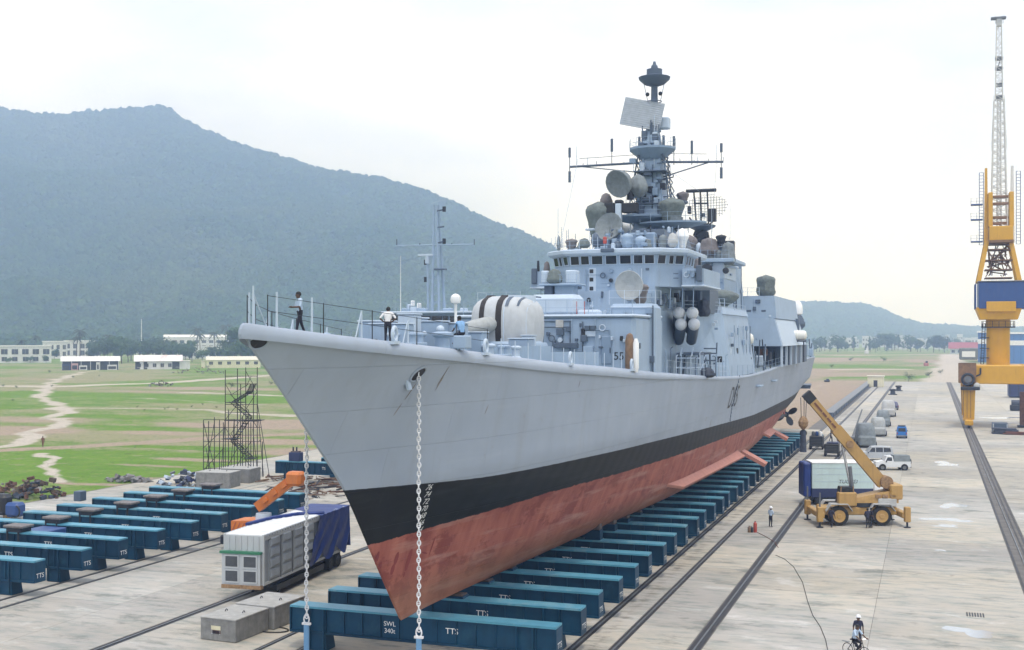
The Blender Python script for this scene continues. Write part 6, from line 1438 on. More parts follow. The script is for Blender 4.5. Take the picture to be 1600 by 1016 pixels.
# concrete kentledge blocks
def block(name, px, py, w, d, h, rz, lab, plate=False):
    p = on_z(px, py); root = thing(name, lab, 'concrete block', (p[0], p[1], 0), 'concrete blocks lying about the yard'); M_ = Matrix.Translation(p) @ Matrix.Rotation(rz, 4, 'Z')
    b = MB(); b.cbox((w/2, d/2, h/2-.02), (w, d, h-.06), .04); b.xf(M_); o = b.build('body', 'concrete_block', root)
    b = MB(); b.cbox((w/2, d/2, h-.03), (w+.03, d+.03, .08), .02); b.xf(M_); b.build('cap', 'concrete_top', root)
    for q in (.25, .75):
        b = MB(); b.torus((w*q, d*.5, h+.02), .10, .025, 'X', 12, 5); b.xf(M_); b.build('lifting_eye', 'dark_metal', root)
    if plate:
        for (x0, x1, z0, z1, m) in ((.72,1.32,.60,.82,'house_cream'),(.72,1.32,.40,.60,'cloth_brown'),(.76,1.28,.40,.58,'scrap_dark'),(.74,.80,.36,.62,'container_white'),(1.24,1.30,.36,.62,'container_white')):
            b = MB(); b.bx(x0, x1, -.012, .01, z0, z1); b.xf(M_); b.build('painted_sign', m, o, smooth=0)
    return root
block('concrete_block', 313, 999, 2.3, 3.1, 1.25, R(-3), 'grey concrete block with a faded painted sign on its front', True)
block('concrete_block', 368, 978, 2.6, 3.2, 1.3, R(-3), 'wide grey concrete block behind the one with the painted sign')
block('concrete_block', 176, 1062, 4.6, 2.0, 1.0, R(-3), 'concrete block cut off by the bottom edge of the picture')
block('concrete_block', 306, 762, 4.0, 2.6, 1.7, R(6), 'concrete block lying at the foot of the scaffold beside the blue scrap')
block('concrete_block', 345, 754, 3.6, 2.6, 1.6, R(4), 'concrete block under the scaffold, second from the blue scrap')
mb_ = MB(); c = on_z(425, 985); mb_.tube([(c[0]+1.0*math.cos(t*.35), c[1]+.6*math.sin(t*.35), .04+.01*t/18) for t in range(19)], .035, 6); tag(mb_.build('rope_coil', 'rubber'), 'black hose coiled on the concrete beside the near transfer beam', 'hose')

# scaffold tower
sc = thing('scaffold_tower', 'tall dark pipe scaffold tower with zigzag stairs at the field edge', 'scaffold', (*on_z(370,745)[:2], 0)); SY = on_z(370, 745)[1]
def sp(px, py, dy=0): q = on_y(px, py, SY+dy); return q
rails_ = [(326,658,740,1.2),(343,656,741,1.5),(357,640,742,2.6),(376,600,742,2.4),(388,640,743,2.8),(396,600,744,1.6),(410,690,745,1.0),(318,656,740,0),(335,652,741,2.5),(352,578,742,0),(371,576,744,2.2),(384,574,742,1),(402,574,746,0),(349,660,738,2.5),(366,655,738,0),(379,650,740,0),(392,660,742,2)]
for px, y0, y1, dy in rails_:
    b = sp(px, y1, dy); b.z = 0; t = sp(px, y0, dy); MB().cyl(b, t, .05, .05, 6).build('upright', 'scaffold', sc)
for a, b in (((402,630),(421,745)),((404,655),(412,745)),((352,655),(345,742)),((318,660),(336,735)),((335,660),(322,735)),((322,700),(330,740)),((366,655),(360,742)),((395,670),(402,735))):
    p, q = sp(*a), sp(*b); MB().cyl(p, q, .04, .04, 5).build('brace', 'scaffold', sc)
for a, b in (((352,600),(371,632)),((371,632),(352,656)),((384,580),(402,612)),((402,612),(384,640)),((384,640),(402,668)),((352,668),(371,700)),((371,700),(352,735)),((318,700),(352,668)),((318,735),(350,700)),((366,690),(392,730)),((392,690),(366,735))):
    MB().cyl(sp(*a, .2), sp(*b, .2), .035, .035, 5).build('brace', 'scaffold', sc)
for y in (588, 600, 616, 632, 645, 656, 668, 680, 690, 705, 714, 722, 732):
    x0 = 352 if y < 650 else 318
    for dy in (0, 2.2): MB().cyl(sp(x0, y, dy), sp(402 if y < 650 else 408, y, dy), .035, .035, 5).build('ledger', 'scaffold', sc)
for (xa, ya, xb, yb) in ((358,628,386,652),(386,652,360,690),(360,690,388,716),(388,612,362,628),(392,600,384,616)):
    p, q = sp(xa, ya), sp(xb, yb); n_ = 9
    for k in range(n_):
        c = p.lerp(q, (k+.5)/n_); MB().box((c[0], SY+.6, c[2]), (.42, .9, .06)).build('stair_tread', 'scaffold', sc, smooth=0)
    for dy in (.1, 1.1): MB().cyl((p[0],SY+dy,p[2]), (q[0],SY+dy,q[2]), .05, .05, 5).build('stair_string', 'scaffold', sc)
    for dy in (.1,): MB().cyl((p[0],SY+dy,p[2]+.9), (q[0],SY+dy,q[2]+.9), .03, .03, 5).build('hand_rail', 'scaffold', sc)
for (xa, xb, y) in ((352,372,629),(350,398,657),(346,366,686),(380,392,717),(384,402,657)):
    p, q = sp(xa, y), sp(xb, y); MB().bx(p[0], q[0], SY, SY+1.6, p[2]-.05, p[2]+.02).build('landing', 'scaffold', sc, smooth=0)

# scrap, timber and rubble
def heap(name, px, py, rx, ry, h, n, mats, lab, cat, seed, kind=None, long_=False):
    p = on_z(px, py); r = random.Random(seed); root = thing(name, lab, cat, (p[0], p[1], 0))
    for m in mats:
        b = MB()
        for k in range(n//len(mats)):
            a, q = r.uniform(0, 6.28), math.sqrt(r.random()); x, y = rx*q*math.cos(a), ry*q*math.sin(a); z = h*(1-q*q)*r.uniform(.2,1); s_ = r.uniform(.15,.5)
            dims = (s_*r.uniform(3,9), s_*.35, s_*.3) if long_ else (s_*r.uniform(.8,1.8), s_*r.uniform(.6,1.5), s_*r.uniform(.3,1))
            b.box((p[0]+x, p[1]+y, max(dims[2]/2, z)), dims, r.uniform(0, 3.1), r.uniform(-.5,.5)*(0.3 if long_ else 1), r.uniform(-.5,.5)*(0.3 if long_ else 1))
        b.build('pieces', m, root, smooth=0)['kind'] = 'stuff'
    return root
heap('scrap_pile', 285, 758, 3.2, 1.8, 1.7, 90, ['scrap_dark','navy','steel_grey','ship_pale'], 'pile of dark blue and silver scrap sheeting beside a concrete block', 'scrap pile', 1)
heap('scrap_pile', 60, 776, 3.0, 2.2, 2.4, 90, ['scrap_rust','scrap_dark','bark'], 'heap of dark rusty scrap at the field edge behind the beams', 'scrap pile', 2)
heap('scrap_pile', 25, 768, 3.0, 1.6, 1.3, 50, ['scrap_rust','rubble','timber'], 'low heap of rubbish and boards at the field edge by the picture edge', 'scrap pile', 3)
heap('rubble_heap', 195, 752, 3.5, 1.0, .6, 60, ['rubble','concrete_block'], 'low strip of rubble in the grass beyond the empty berth', 'rubble', 4)
heap('timber_pile', 500, 768, 6.5, 7.0, .5, 90, ['timber','scrap_rust','rail_steel'], 'long brown timbers and rails lying flat beside the stem of the warship', 'timber pile', 5, long_=True)
heap('timber_pile', 462, 750, 6.0, 3.0, .3, 40, ['timber','scrap_rust'], 'flat brown boards on the ground between the orange boom and the lone beam', 'timber pile', 6, long_=True)
heap('brush_heap', 312, 583, 14, 6, 3.0, 90, ['rubble','scrap_rust','bark'], 'long dark heap of rubble and brushwood in the field before the cream shed', 'rubble', 7)
heap('brush_heap', 252, 603, 5, 4, 1.8, 50, ['bark','rubble'], 'dead bush and debris beside the pale field road', 'debris', 8)
# small yellow and blue site machine at the picture edge
sm = on_z(20, 810); mach = thing('site_machine', 'blue machine with yellow legs at the edge of the picture by the field', 'machine', (sm[0], sm[1], 0)); Yq = sm[1]
MB().cbox((on_y(24,796,Yq)[0], Yq, on_y(24,796,Yq)[2]), (1.5,1.3,1.3), .25).build('engine_hood', 'crane_blue', mach); MB().cbox((on_y(4,788,Yq)[0], Yq, on_y(4,788,Yq)[2]), (1.6,1.3,1.9), .3).build('cab', 'black_paint', mach)
for px in (6,10,14,18): MB().cyl((on_y(px,0,Yq)[0],Yq,0), (on_y(px,798,Yq)[0],Yq,on_y(px,798,Yq)[2]), .09, .09, 6).build('leg', 'rig_yellow', mach)
MB().torus((on_y(30,798,Yq)[0],Yq-.5,on_y(30,798,Yq)[2]), .5, .08, 'Y', 14, 6).build('hose_reel', 'dark_metal', mach)
# ------------------------------------------------------------------ smaller vessel docked beyond the warship
VX = -44.5; ves = thing('patrol_vessel', 'smaller grey vessel mostly hidden behind the warship, only its wheelhouse and lattice mast showing', 'vessel', (VX, 118, 3.0))
hv_ = MB(); sec = [(95,.2,.1,8),(97,1.6,.5,5),(102,4.0,2.0,3.2),(110,5.2,4.0,3),(130,5.5,4.6,3),(150,5.2,3.8,3.4)]
rowsp = [[(VX,y,zk),(VX+bl_,y,zk+.8),(VX+bl_+.4*(bd-bl_),y,zk+2.6),(VX+bd*.96,y,9.5),(VX+bd,y,14.9+max(0,(104-y))*.06)] for y,bd,bl_,zk in sec]
rowsm = [[(2*VX-p[0],p[1],p[2]) for p in r] for r in rowsp]
hv_.sheet(rowsp); k0 = len(hv_.f); hv_.sheet(rowsm); hv_.f = [f if i >= k0 else f[::-1] for i, f in enumerate(hv_.f)]; hv_.f = [f[::-1] for f in hv_.f]
hv_.add([p for p in rowsp[-1]]+[p for p in rowsm[-1][::-1]], [tuple(range(10))]); hv_.build('hull', 'ship_grey', ves, smooth=0)
MB().sheet([[rowsm[i][-1], rowsp[i][-1]] for i in range(len(sec))]).build('deck', 'deck_paint', ves, smooth=0)
YV = 106.0
def vp(px, py, Y=YV): return on_y(px, py, Y)
wh0, wh1 = vp(598, 0)[0], vp(762, 0)[0]
wh = MB().cbox(((wh0+wh1)/2, YV+4, (14.8+vp(680,509)[2])/2), (wh1-wh0, 8, vp(680,509)[2]-14.8), .1).build('wheelhouse', 'ship_grey', ves)
MB().cbox(((wh0+wh1)/2, YV+4.2, (vp(680,509)[2]+vp(680,489)[2])/2), (wh1-wh0-.3, 7.6, vp(680,489)[2]-vp(680,509)[2]), .03).build('window_band', 'ship_grey', wh)
MB().cbox(((wh0+wh1)/2, YV+4, vp(680,488)[2]), (wh1-wh0+.3, 8.5, .22), .06).build('roof', 'ship_pale', wh)
for a, b in ((600,622),(652,672),(674,690),(692,700),(703,712),(715,728),(732,744),(747,758)):
    p, q = vp(a, 508, YV+.3), vp(b, 494, YV+.3); MB().bx(p[0], q[0], YV+.28, YV+.42, p[2], q[2]).build('window', 'window_dark', wh, smooth=0)
for px, y0, w, m in ((636,486,.9,'ship_grey'),(648,484,.7,'ship_pale'),(660,486,1.0,'ship_grey'),(700,486,.9,'ship_grey'),(640,480,.25,'ship_pale'),(655,478,.2,'white_paint'),(645,474,.12,'white_paint'),(725,486,.6,'ship_pale')):
    p = vp(px, y0, YV+2); MB().cbox((p[0], YV+2, p[2]), (w, .8, .55), .08).build('roof_gear', m, wh)
railing('railing', [vp(x, 487, YV) for x in range(600, 764, 18)], .9, 2, 'ship_grey', wh, .02)
ml = vp(679, 490, YV+3); mt = vp(684, 320, YV+3); YV3 = YV+3
mst = MB()
for dx, dy in ((-.75,0),(.0,.0),(.35,.6)): mst.cyl((ml[0]+dx+.5, YV3+dy, ml[2]), (mt[0]+dx*.35-.15, YV3+dy*.4, mt[2]), .16, .1, 8)
for k in range(12):
    t = k/12; p = ml.lerp(mt, t); mst.cyl((p[0]-.35*(1-.5*t)+.2,YV3,p[2]), (p[0]+.45*(1-.5*t),YV3,p[2]+.5), .06, .06, 5)
mo = mst.build('mast', 'ship_grey', ves)
for px, py, L, nm in ((0,383,0,'yardarm'),):
    a, b = vp(620,384,YV3), vp(741,382,YV3); MB().tube([a, vp(680,383,YV3), b], .07, 5).build('yardarm', 'ship_grey', mo)
    for q in (620, 741, 656, 706): MB().cyl(vp(q,383,YV3), vp(q,374 if q in (620,741) else 380,YV3), .06, .05, 5).build('fitting', 'ship_dark', mo)
for py, L in ((328,10),(354,12),(378,10)): MB().tube([vp(682,py+2,YV3), vp(682+L,py,YV3)], .08, 5).build('bracket', 'ship_dark', mo)
for px, py in ((694,327),(694,377),(665,410),(665,437)): MB().cyl(vp(px,py+4,YV3), vp(px,py-4,YV3), .18, .18, 8).build('lantern', 'dark_metal', mo)
MB().cbox(vp(688,421,YV3), (1.2,.6,.16), .03).build('light_platform', 'ship_dark', mo); MB().cbox(vp(666,399,YV3), (1.6,.5,.2), .03).build('radar_bar', 'ship_pale', mo); MB().cyl(vp(668,399,YV3), vp(668,412,YV3), .3, .25, 8).build('radar_base', 'ship_pale', mo)
MB().cyl(vp(668,412,YV3), vp(669,490,YV3), .12, .12, 6).build('radar_post', 'ship_grey', mo)
MB().cyl(vp(626,490,YV+1), vp(626,400,YV+1), .04, .02, 5).build('whip_antenna', 'white_paint', ves); MB().cyl(vp(674,318,YV3), vp(697,311,YV3), .02, .02, 4).build('aerial', 'ship_pale', mo)
for i in range(5):
    o = copy_tree(plain); place(o, (VX, 114+8*i, 0), 0, '%s teal transfer beam under the smaller vessel' % ordinal(i)); o['group'] = 'transfer beams under the smaller vessel'
# ------------------------------------------------------------------ right side of the yard
# rough terrain crane: built facing +x, then set down
def truck_crane():
    root = thing('mobile_crane', 'yellow rough terrain crane on outriggers with its boom raised towards the stern', 'mobile crane')
    Y0 = 0.0
    MB().cbox((0,0,1.25), (6.6,2.0,.7), .1).build('chassis', 'rig_yellow', root); 
    for sx in (-1.85, 1.85):
        for sy in (-1.05, 1.05):
            wheel((sx, sy, .85), .85, .62, root, 'Y', 'rig_yellow')
            f_ = MB(); pts = [(-1.15,1.25),(-.72,1.86),(.72,1.86),(1.15,1.25)]
            for a, b in zip(pts, pts[1:]): f_.hexa([(sx+a[0],sy-.42,a[1]),(sx+b[0],sy-.42,b[1]),(sx+b[0],sy+.42,b[1]),(sx+a[0],sy+.42,a[1]),(sx+a[0],sy-.42,a[1]+.08),(sx+b[0],sy-.42,b[1]+.08),(sx+b[0],sy+.42,b[1]+.08),(sx+a[0],sy+.42,a[1]+.08)])
            f_.build('mudguard', 'canvas_pale', root, smooth=0)
    for sx in (-3.75, 3.75):
        MB().cbox((sx*.96,0,1.05), (.55,4.4,.5), .06).build('outrigger_beam', 'rig_yellow', root)
        for sy in (-2.2, 2.2):
            o = MB().cbox((sx,sy,1.15), (.5,.5,1.3), .06).build('outrigger', 'rig_yellow', root); MB().cyl((sx,sy,.08),(sx,sy,.6), .09, .09, 8).build('jack', 'dark_metal', o); MB().cyl((sx,sy,0.0),(sx,sy,.08), .3, .3, 12).build('float_pad', 'dark_metal', o)
            if sx < 0: MB().cyl((sx,sy,1.8),(sx,sy,3.0), .07, .07, 6).build('jack_rod', 'steel_grey', o)
    MB().cbox((-1.1,-.95,2.3), (1.6,.7,1.2), .08).build('cab_base', 'rig_yellow', root)
    cab = MB().hexa([(-1.9,-1.05,1.9),(-.5,-1.05,1.9),(-.5,-.1,1.9),(-1.9,-.1,1.9),(-1.65,-1.05,3.35),(-.6,-1.05,3.35),(-.6,-.1,3.35),(-1.65,-.1,3.35)]).build('cab', 'dark_metal', root, smooth=0)
    MB().bx(-1.5,-.7,-1.075,-1.055,2.3,3.2).build('window', 'window_dark', cab, smooth=0)
    for x in (-1.72,-.52): MB().cyl((x,-1.08,1.9),(x+.1 if x<-1 else x-.05,-1.08,3.4), .05,.05,6).build('cab_post', 'rust', cab)
    MB().cyl((0.4,0,1.6),(0.4,0,1.95), 1.1, 1.1, 20).build('slew_ring', 'dark_metal', root)
    up = MB(); up.hexa([(-.6,-1.0,1.95),(3.4,-1.0,1.95),(3.4,1.0,1.95),(-.6,1.0,1.95),(-.4,-.9,2.35),(3.4,-.9,3.1),(3.4,.9,3.1),(-.4,.9,2.35)]); su = up.build('superstructure', 'rig_yellow', root, smooth=0)
    MB().cbox((3.2,0,2.9), (1.1,2.2,1.3), .1).build('counterweight', 'rig_yellow', su); MB().cbox((2.4,-.98,2.0), (1.6,.25,.7), .05).build('access_panel', 'canvas_pale', su)
    MB().cyl((2.5,-.7,3.7),(2.5,.7,3.7), .55,.55,14).build('winch_drum', 'rust', su)
    for x in (1.6, 2.2, 2.9): MB().cbox((x,-1.05,2.55), (.5,.1,.3), .04).build('vent', 'rust', su)
    piv, tip = Vector((2.3,0,3.5)), Vector((-4.3,0,11.3)); d = (tip-piv).normalized(); nrm = Vector((d.z,0,-d.x))
    def seg(name, t0, t1, w, h, m='rig_yellow', parent=root):
        a, b = piv.lerp(tip, t0), piv.lerp(tip, t1); y = Vector((0,w/2,0)); u = nrm*h/2
        return MB().hexa([a-y-u,a+y-u,a+y+u,a-y+u,b-y-u,b+y-u,b+y+u,b-y+u]).build(name, m, parent, smooth=0)
    boom = seg('boom', 0, .62, .68, .95); seg('boom_section', .60, .95, .54, .74, 'rig_yellow', boom); seg('boom_head', .93, 1.02, .6, .82, 'black_paint', boom)
    for t in (.45,): p = piv.lerp(tip, t); MB().cyl(p-Vector((0,.5,0)), p+Vector((0,.5,0)), .32,.32,14).build('boom_pulley', 'rust', boom)
    for t in (.66, .72, .78, .84, .89): p = piv.lerp(tip, t)-Vector((0,.315,0)); MB().box(p, (.5,.03,.16), 0, 0, math.atan2(-d.z,d.x)).build('boom_marking', 'cloth_brown', boom)
    MB().cyl((-.3,0,2.3), piv.lerp(tip,.48)-nrm*.5, .13,.10,10).build('luffing_ram', 'chrome', root); MB().cyl((-.3,0,2.3), Vector((-.3,0,2.3)).lerp(piv.lerp(tip,.48), .55), .2,.2,10).build('ram_sleeve', 'steel_grey', root)
    hk = tip+Vector((-.35,0,-.4)); bz = 8.7
    for dx, dy in ((-.25,-.1),(.05,-.1),(.3,.1)): MB().cyl(hk+Vector((dx,dy,.2)), (hk[0]+dx*.8, dy, bz+.5), .03,.03,5).build('hoist_rope', 'dark_metal', root)
    b = MB().lathe((hk[0],0,bz), [(.1,-.45),(.4,-.1),(.45,.25),(.3,.6),(.1,.75)], 12).build('hook_block', 'rust', root); MB().torus((hk[0],0,bz-.75), .26,.07,'Y',12,6).build('hook', 'dark_metal', b); MB().cyl((hk[0],0,bz-.5),(hk[0],0,bz-2.4), .22,.3,8).build('sling', 'scrap_dark', b)
    return root
mc = truck_crane(); place(mc, (-6.05, 108.2, 0.0), R(19.0))
# covered lorry behind it
def lorry():
    root = thing('box_lorry', 'pale green box body lorry with a dark blue lower half and blue front sheet', 'lorry')
    L, W = 5.9, 2.5
    b = MB().cbox((0,0,2.85), (L, W, 2.5), .05).build('box_body', 'pale_green', root); MB().cbox((0,0,4.14), (L+.1, W+.1, .14), .04).build('roof', 'white_paint', b)
    MB().cbox((0,-.0,1.2), (L+.06, W+.06, .9), .05).build('skirt', 'navy', root)
    for z in (2.3, 3.0, 3.6): MB().bx(-L/2+.1, L/2-.1, -W/2-.02, -W/2+.01, z, z+.03).build('panel_seam', 'ship_pale', b, smooth=0)
    MB().cbox((-L/2-.42,0,2.45), (.75, W-.1, 3.3), .12).build('blue_sheet', 'tarp_blue', root)
    vs, fs = text_mesh('TUCCEI', .5); MB().add([(.55+v.x*1.05+v.y*.25, -W/2-.012, 2.3+v.y) for v in vs], fs).build('lettering', 'dark_metal', b, smooth=0)
    MB().cbox((L/2+.55,0,1.9), (1.0, W-.2, 2.0), .15).build('cab', 'white_paint', root); MB().bx(L/2+.3, L/2+.9, -W/2+.08, -W/2+.1, 2.1, 2.75).build('cab_window', 'window_dark', root, smooth=0)
    for x in (-2.2, -1.1, 2.9):
        for y in (-1.0, 1.0): wheel((x,y,.48), .48, .4, root, 'Y', 'dark_metal')
    MB().bx(-L/2, L/2+.8, -.9, .9, .5, .78).build('chassis', 'black_paint', root, smooth=0); return root
lo = lorry(); place(lo, (-8.35, 120.6, 0), R(18))

# cars: built with the nose towards -x
def car(name, lab, paint, L, W, prof, glass, wheels, r=.36, top=.80):
    """prof: side outline (x, z) of the body, glass: list of side window outlines"""
    root = thing(name, lab, 'car', group='cars parked beside the stern'); zb = max(z for x, z in prof)
    belt = min(1.05, zb*.58)
    def wy(z): return W/2 if z <= belt else W/2-(W/2)*(1-top)*(z-belt)/(zb-belt)
    b = MB(); n = len(prof); area = sum(prof[i][0]*prof[(i+1)%n][1]-prof[(i+1)%n][0]*prof[i][1] for i in range(n)); P = prof if area > 0 else prof[::-1]
    vs = [(x,-wy(z),z) for x,z in P]+[(x,wy(z),z) for x,z in P]; b.add(vs, [(i,n+i,n+(i+1)%n,(i+1)%n)[::-1] for i in range(n)]+[tuple(range(n)), tuple(range(n,2*n))[::-1]])
    body = b.build('body', paint, root, smooth=25)
    for g_ in glass:
        for s_ in (-1, 1):
            p = [(x, s_*(wy(z)+.012), z) for x, z in g_]; MB().add(p, [tuple(range(len(p)))]).build('window', 'window_dark', body, smooth=0)
    for x in wheels:
        for s_ in (-1, 1): wheel((x, s_*(W/2-.10), r), r, .22, root, 'Y', 'steel_grey')
        for s_ in (-1, 1): MB().lathe((x, s_*(W/2+.004), r), [(.02,-.006),(r*1.22,-.006),(r*1.22,.006),(.02,.006)], 18, 'Y').build('wheel_arch', 'black_paint', body)
    xs = [x for x, z in prof]; x0, x1 = min(xs), max(xs)
    for s_ in (-1, 1):
        MB().cbox((x0+.06, s_*W*.36, .72), (.12,.34,.18), .03).build('headlight', 'chrome', root); MB().cbox((x1-.05, s_*W*.42, .85), (.1,.16,.34), .03).build('tail_light', 'lamp_red', root); MB().cbox((x0+L*.30, s_*(W/2+.08), 1.08), (.14,.16,.16), .03).build('mirror', 'black_paint', root)
    MB().cbox((x0+.0, 0, .42), (.16, W*.98, .2), .05).build('bumper', 'steel_grey', root); MB().cbox((x1-.0, 0, .42), (.16, W*.98, .2), .05).build('bumper', 'steel_grey', root)
    return root, body
suv_p = [(-2.3,.35),(2.3,.35),(2.36,.9),(2.25,1.25),(2.1,1.82),(.2,1.88),(-.45,1.82),(-1.05,1.14),(-2.15,1.0),(-2.36,.75)]
suv, _ = car('parked_car', 'silver white estate car standing between the wrapped vehicle and the pickup', 'car_silver', 4.7, 1.85, suv_p, [[(-.85,1.15),(-.45,1.7),(-.05,1.72),(-.05,1.15)],[(.05,1.15),(.05,1.73),(.95,1.72),(.95,1.15)],[(1.05,1.15),(1.05,1.72),(1.9,1.68),(2.02,1.2)]], (-1.45, 1.42))
place(suv, (*on_z(1366,719)[:2], 0), R(14))
jeep_p = [(-2.1,.4),(2.1,.4),(2.12,1.1),(.05,1.12),(-.05,1.72),(-.75,1.72),(-1.05,1.15),(-2.05,1.02),(-2.14,.8)]
jeep, jb = car('parked_car', 'white pickup with a grey canvas hood, closest to the mobile crane', 'car_white', 4.3, 1.75, jeep_p, [[(-.88,1.16),(-.66,1.6),(-.15,1.6),(-.12,1.16)]], (-1.3, 1.35))
MB().hexa([(.05,-.86,1.1),(2.1,-.86,1.1),(2.1,.86,1.1),(.05,.86,1.1),(.1,-.72,1.82),(2.02,-.72,1.82),(2.02,.72,1.82),(.1,.72,1.82)]).build('canvas_hood', 'canvas', jeep, smooth=0); wheel((2.24,0,1.0), .34, .2, jeep, 'X', 'steel_grey', 'spare_wheel')
place(jeep, (*on_z(1393,734)[:2], 0), R(16))
van_p = [(-1.75,.35),(1.75,.35),(1.8,1.0),(1.72,1.85),(-.9,1.9),(-1.5,1.2),(-1.8,.95),(-1.82,.5)]
van, vb = car('parked_car', 'bright blue microvan with its rear towards the camera', 'car_blue', 3.6, 1.6, van_p, [[(-1.25,1.2),(-.8,1.72),(-.45,1.72),(-.45,1.2)],[(-.35,1.2),(-.35,1.72),(.6,1.72),(.6,1.2)],[(.7,1.2),(.7,1.72),(1.55,1.7),(1.6,1.2)]], (-1.15, 1.15), .3, .84)
MB().hexa([(1.785,-.58,1.12),(1.815,-.58,1.12),(1.815,.58,1.12),(1.785,.58,1.12),(1.73,-.52,1.68),(1.765,-.52,1.68),(1.765,.52,1.68),(1.73,.52,1.68)]).build('rear_window', 'window_dark', van, smooth=0); MB().cbox((.2,0,1.96), (1.6,1.2,.1), .03).build('roof_rack', 'dark_metal', van)
place(van, (*on_z(1409,684)[:2], 0), R(-88))
dark_p = [(-2.2,.35),(2.2,.35),(2.25,.95),(2.0,1.3),(1.6,1.75),(-.4,1.8),(-1.0,1.15),(-2.1,1.0),(-2.25,.8)]
dcar, _ = car('parked_car', 'dark car half hidden beyond the wrapped vehicles at the far end', 'navy', 4.4, 1.8, dark_p, [[(-.8,1.15),(-.4,1.65),(.6,1.65),(.6,1.15)]], (-1.4,1.4)); place(dcar, (*on_z(1394,640)[:2], 0), R(-75))
# vehicles wrapped in sheets
def wrapped(px, py, w, l, h, m, seed, lab, rz, tyres=True):
    p = on_z(px, py); root = thing('wrapped_vehicle', lab, 'wrapped vehicle', (0,0,0), 'vehicles wrapped in sheets'); r = random.Random(seed); g = []
    for j in range(9):
        v = j/8; row = []
        for i in range(25):
            t = 2*math.pi*i/24; e = 4; k = 1/((abs(math.cos(t))**e+abs(math.sin(t))**e)**(1/e)); tp = 1-.22*v**1.5-(.75 if j == 8 else .12 if j == 7 else 0); fl = .05*math.sin(9*t+seed)*(1-v)
            row.append((w/2*k*math.cos(t)*(tp+fl), l/2*k*math.sin(t)*(tp+fl*.5), .25+(h-.25)*min(1,v*1.12 if j<7 else .97+.03*(j-6))))
        row[-1] = row[0]; g.append(row)
    b = MB().sheet(g); b.add(g[-1][:-1], [tuple(range(24))]); b.build('sheet', m, root, smooth=50)
    MB().cbox((0,-l*.56,h*.30), (w*.84,l*.34,h*.42), .22).build('bonnet_sheet', m, root, smooth=50); MB().tube([(-w*.47,-l*.2,h*.55),(0,-l*.43,h*.62),(w*.47,-l*.2,h*.55)], .04, 5).build('lashing', 'dark_metal', root)
    for sx in (-1,1):
        for y in (-l*.3, l*.3): wheel((sx*(w/2-.1), y, .42), .42, .26, root, 'X', 'dark_metal')
    MB().bx(-w*.4, w*.4, -l*.45, l*.45, .35, .6).build('chassis', 'black_paint', root, smooth=0); place(root, (p[0], p[1], 0), rz); return root
wrapped(1352, 697, 2.9, 5.0, 3.4, 'canvas', 1, 'vehicle wrapped in a grey green sheet, nearest of the wrapped ones', R(8))
wrapped(1372, 680, 2.5, 4.8, 2.9, 'canvas_grey', 2, 'vehicle wrapped in a pale sheet, second of the wrapped ones', R(6)); wrapped(1380, 665, 2.5, 5.0, 2.8, 'canvas', 3, 'vehicle wrapped in a grey sheet, third of the wrapped ones', R(4)); wrapped(1388, 650, 2.8, 5.0, 3.2, 'canvas_pale', 4, 'vehicle wrapped in a pale grey sheet, farthest of the wrapped ones', R(4))
# gun barrel like pole leaning out by the wrapped vehicles
a, b = on_z(1331, 688), on_y(1347, 640, on_z(1331,688)[1]+3); mb_ = MB(); mb_.cyl((a[0],a[1],.2), b, .16, .10, 10); mb_.cbox((a[0],a[1],.3), (1.6,1.0,.6), .1); tag(mb_.build('leaning_boom', 'steel_grey'), 'grey pole rising aslant beside the nearest wrapped vehicle', 'pole')
# dark generators and carts by the stern
def cart(px, py, w, l, h, lab, extra):
    p = on_z(px, py); root = thing('generator_cart', lab, 'generator', (p[0], p[1], 0)); x, y = p[0], p[1]+l/2
    MB().cbox((x,y,.45+h*.5), (w,l,h), .08).build('housing', 'black_paint', root)
    for sx in (-1,1):
        for yy in (-.35,.35): wheel((x+sx*w*.46, y+yy*l, .34), .34, .22, root, 'X', 'dark_metal')
    for k in range(5): MB().bx(x-w*.4, x+w*.4, y-l/2-.02, y-l/2+.01, .6+k*h*.15, .64+k*h*.15).build('louvre', 'steel_grey', root, smooth=0)
    if extra:
        for dx, m in ((-.5,'steel_grey'),(.0,'crane_blue'),(.5,'white_paint')): MB().lathe((x+dx, y, .45+h), [(.22,0),(.25,.2),(.22,.55),(.08,.65)], 12).build('canister', m, root)
    else: MB().cyl((x,y,.45+h),(x,y,.45+h+.9), .08,.06,8).build('exhaust', 'dark_metal', root); MB().cbox((x+.1,y,.45+h+.1), (w*.8,l*.6,.2), .05).build('lid', 'navy', root)
    return root
cart(1275, 703, 1.9, 2.6, 1.5, 'black generator cart with canisters on top beside the hanging hook', True); cart(1299, 714, 1.9, 2.4, 1.3, 'black generator cart just behind the box lorry', False)
# drum bodies far up the yard
def oildrums():
    for i, (px, py) in enumerate(((1395,617),(1404,611))):
        p = on_z(px, py); root = thing('mooring_bollard', ('black bollard on the far yard beside the long girder','smaller black bollard farther up the yard')[i], 'bollard', (p[0],p[1],0)); MB().lathe((p[0],p[1],0), [(.9,0),(.7,.5),(.6,1.0),(1.0,1.3),(.9,1.6),(.2,1.7)], 14).build('casting', 'black_paint', root); MB().cbox((p[0],p[1]-.2,.1), (2.4,2.0,.2), .05).build('base_plate', 'dark_metal', root)
oildrums()
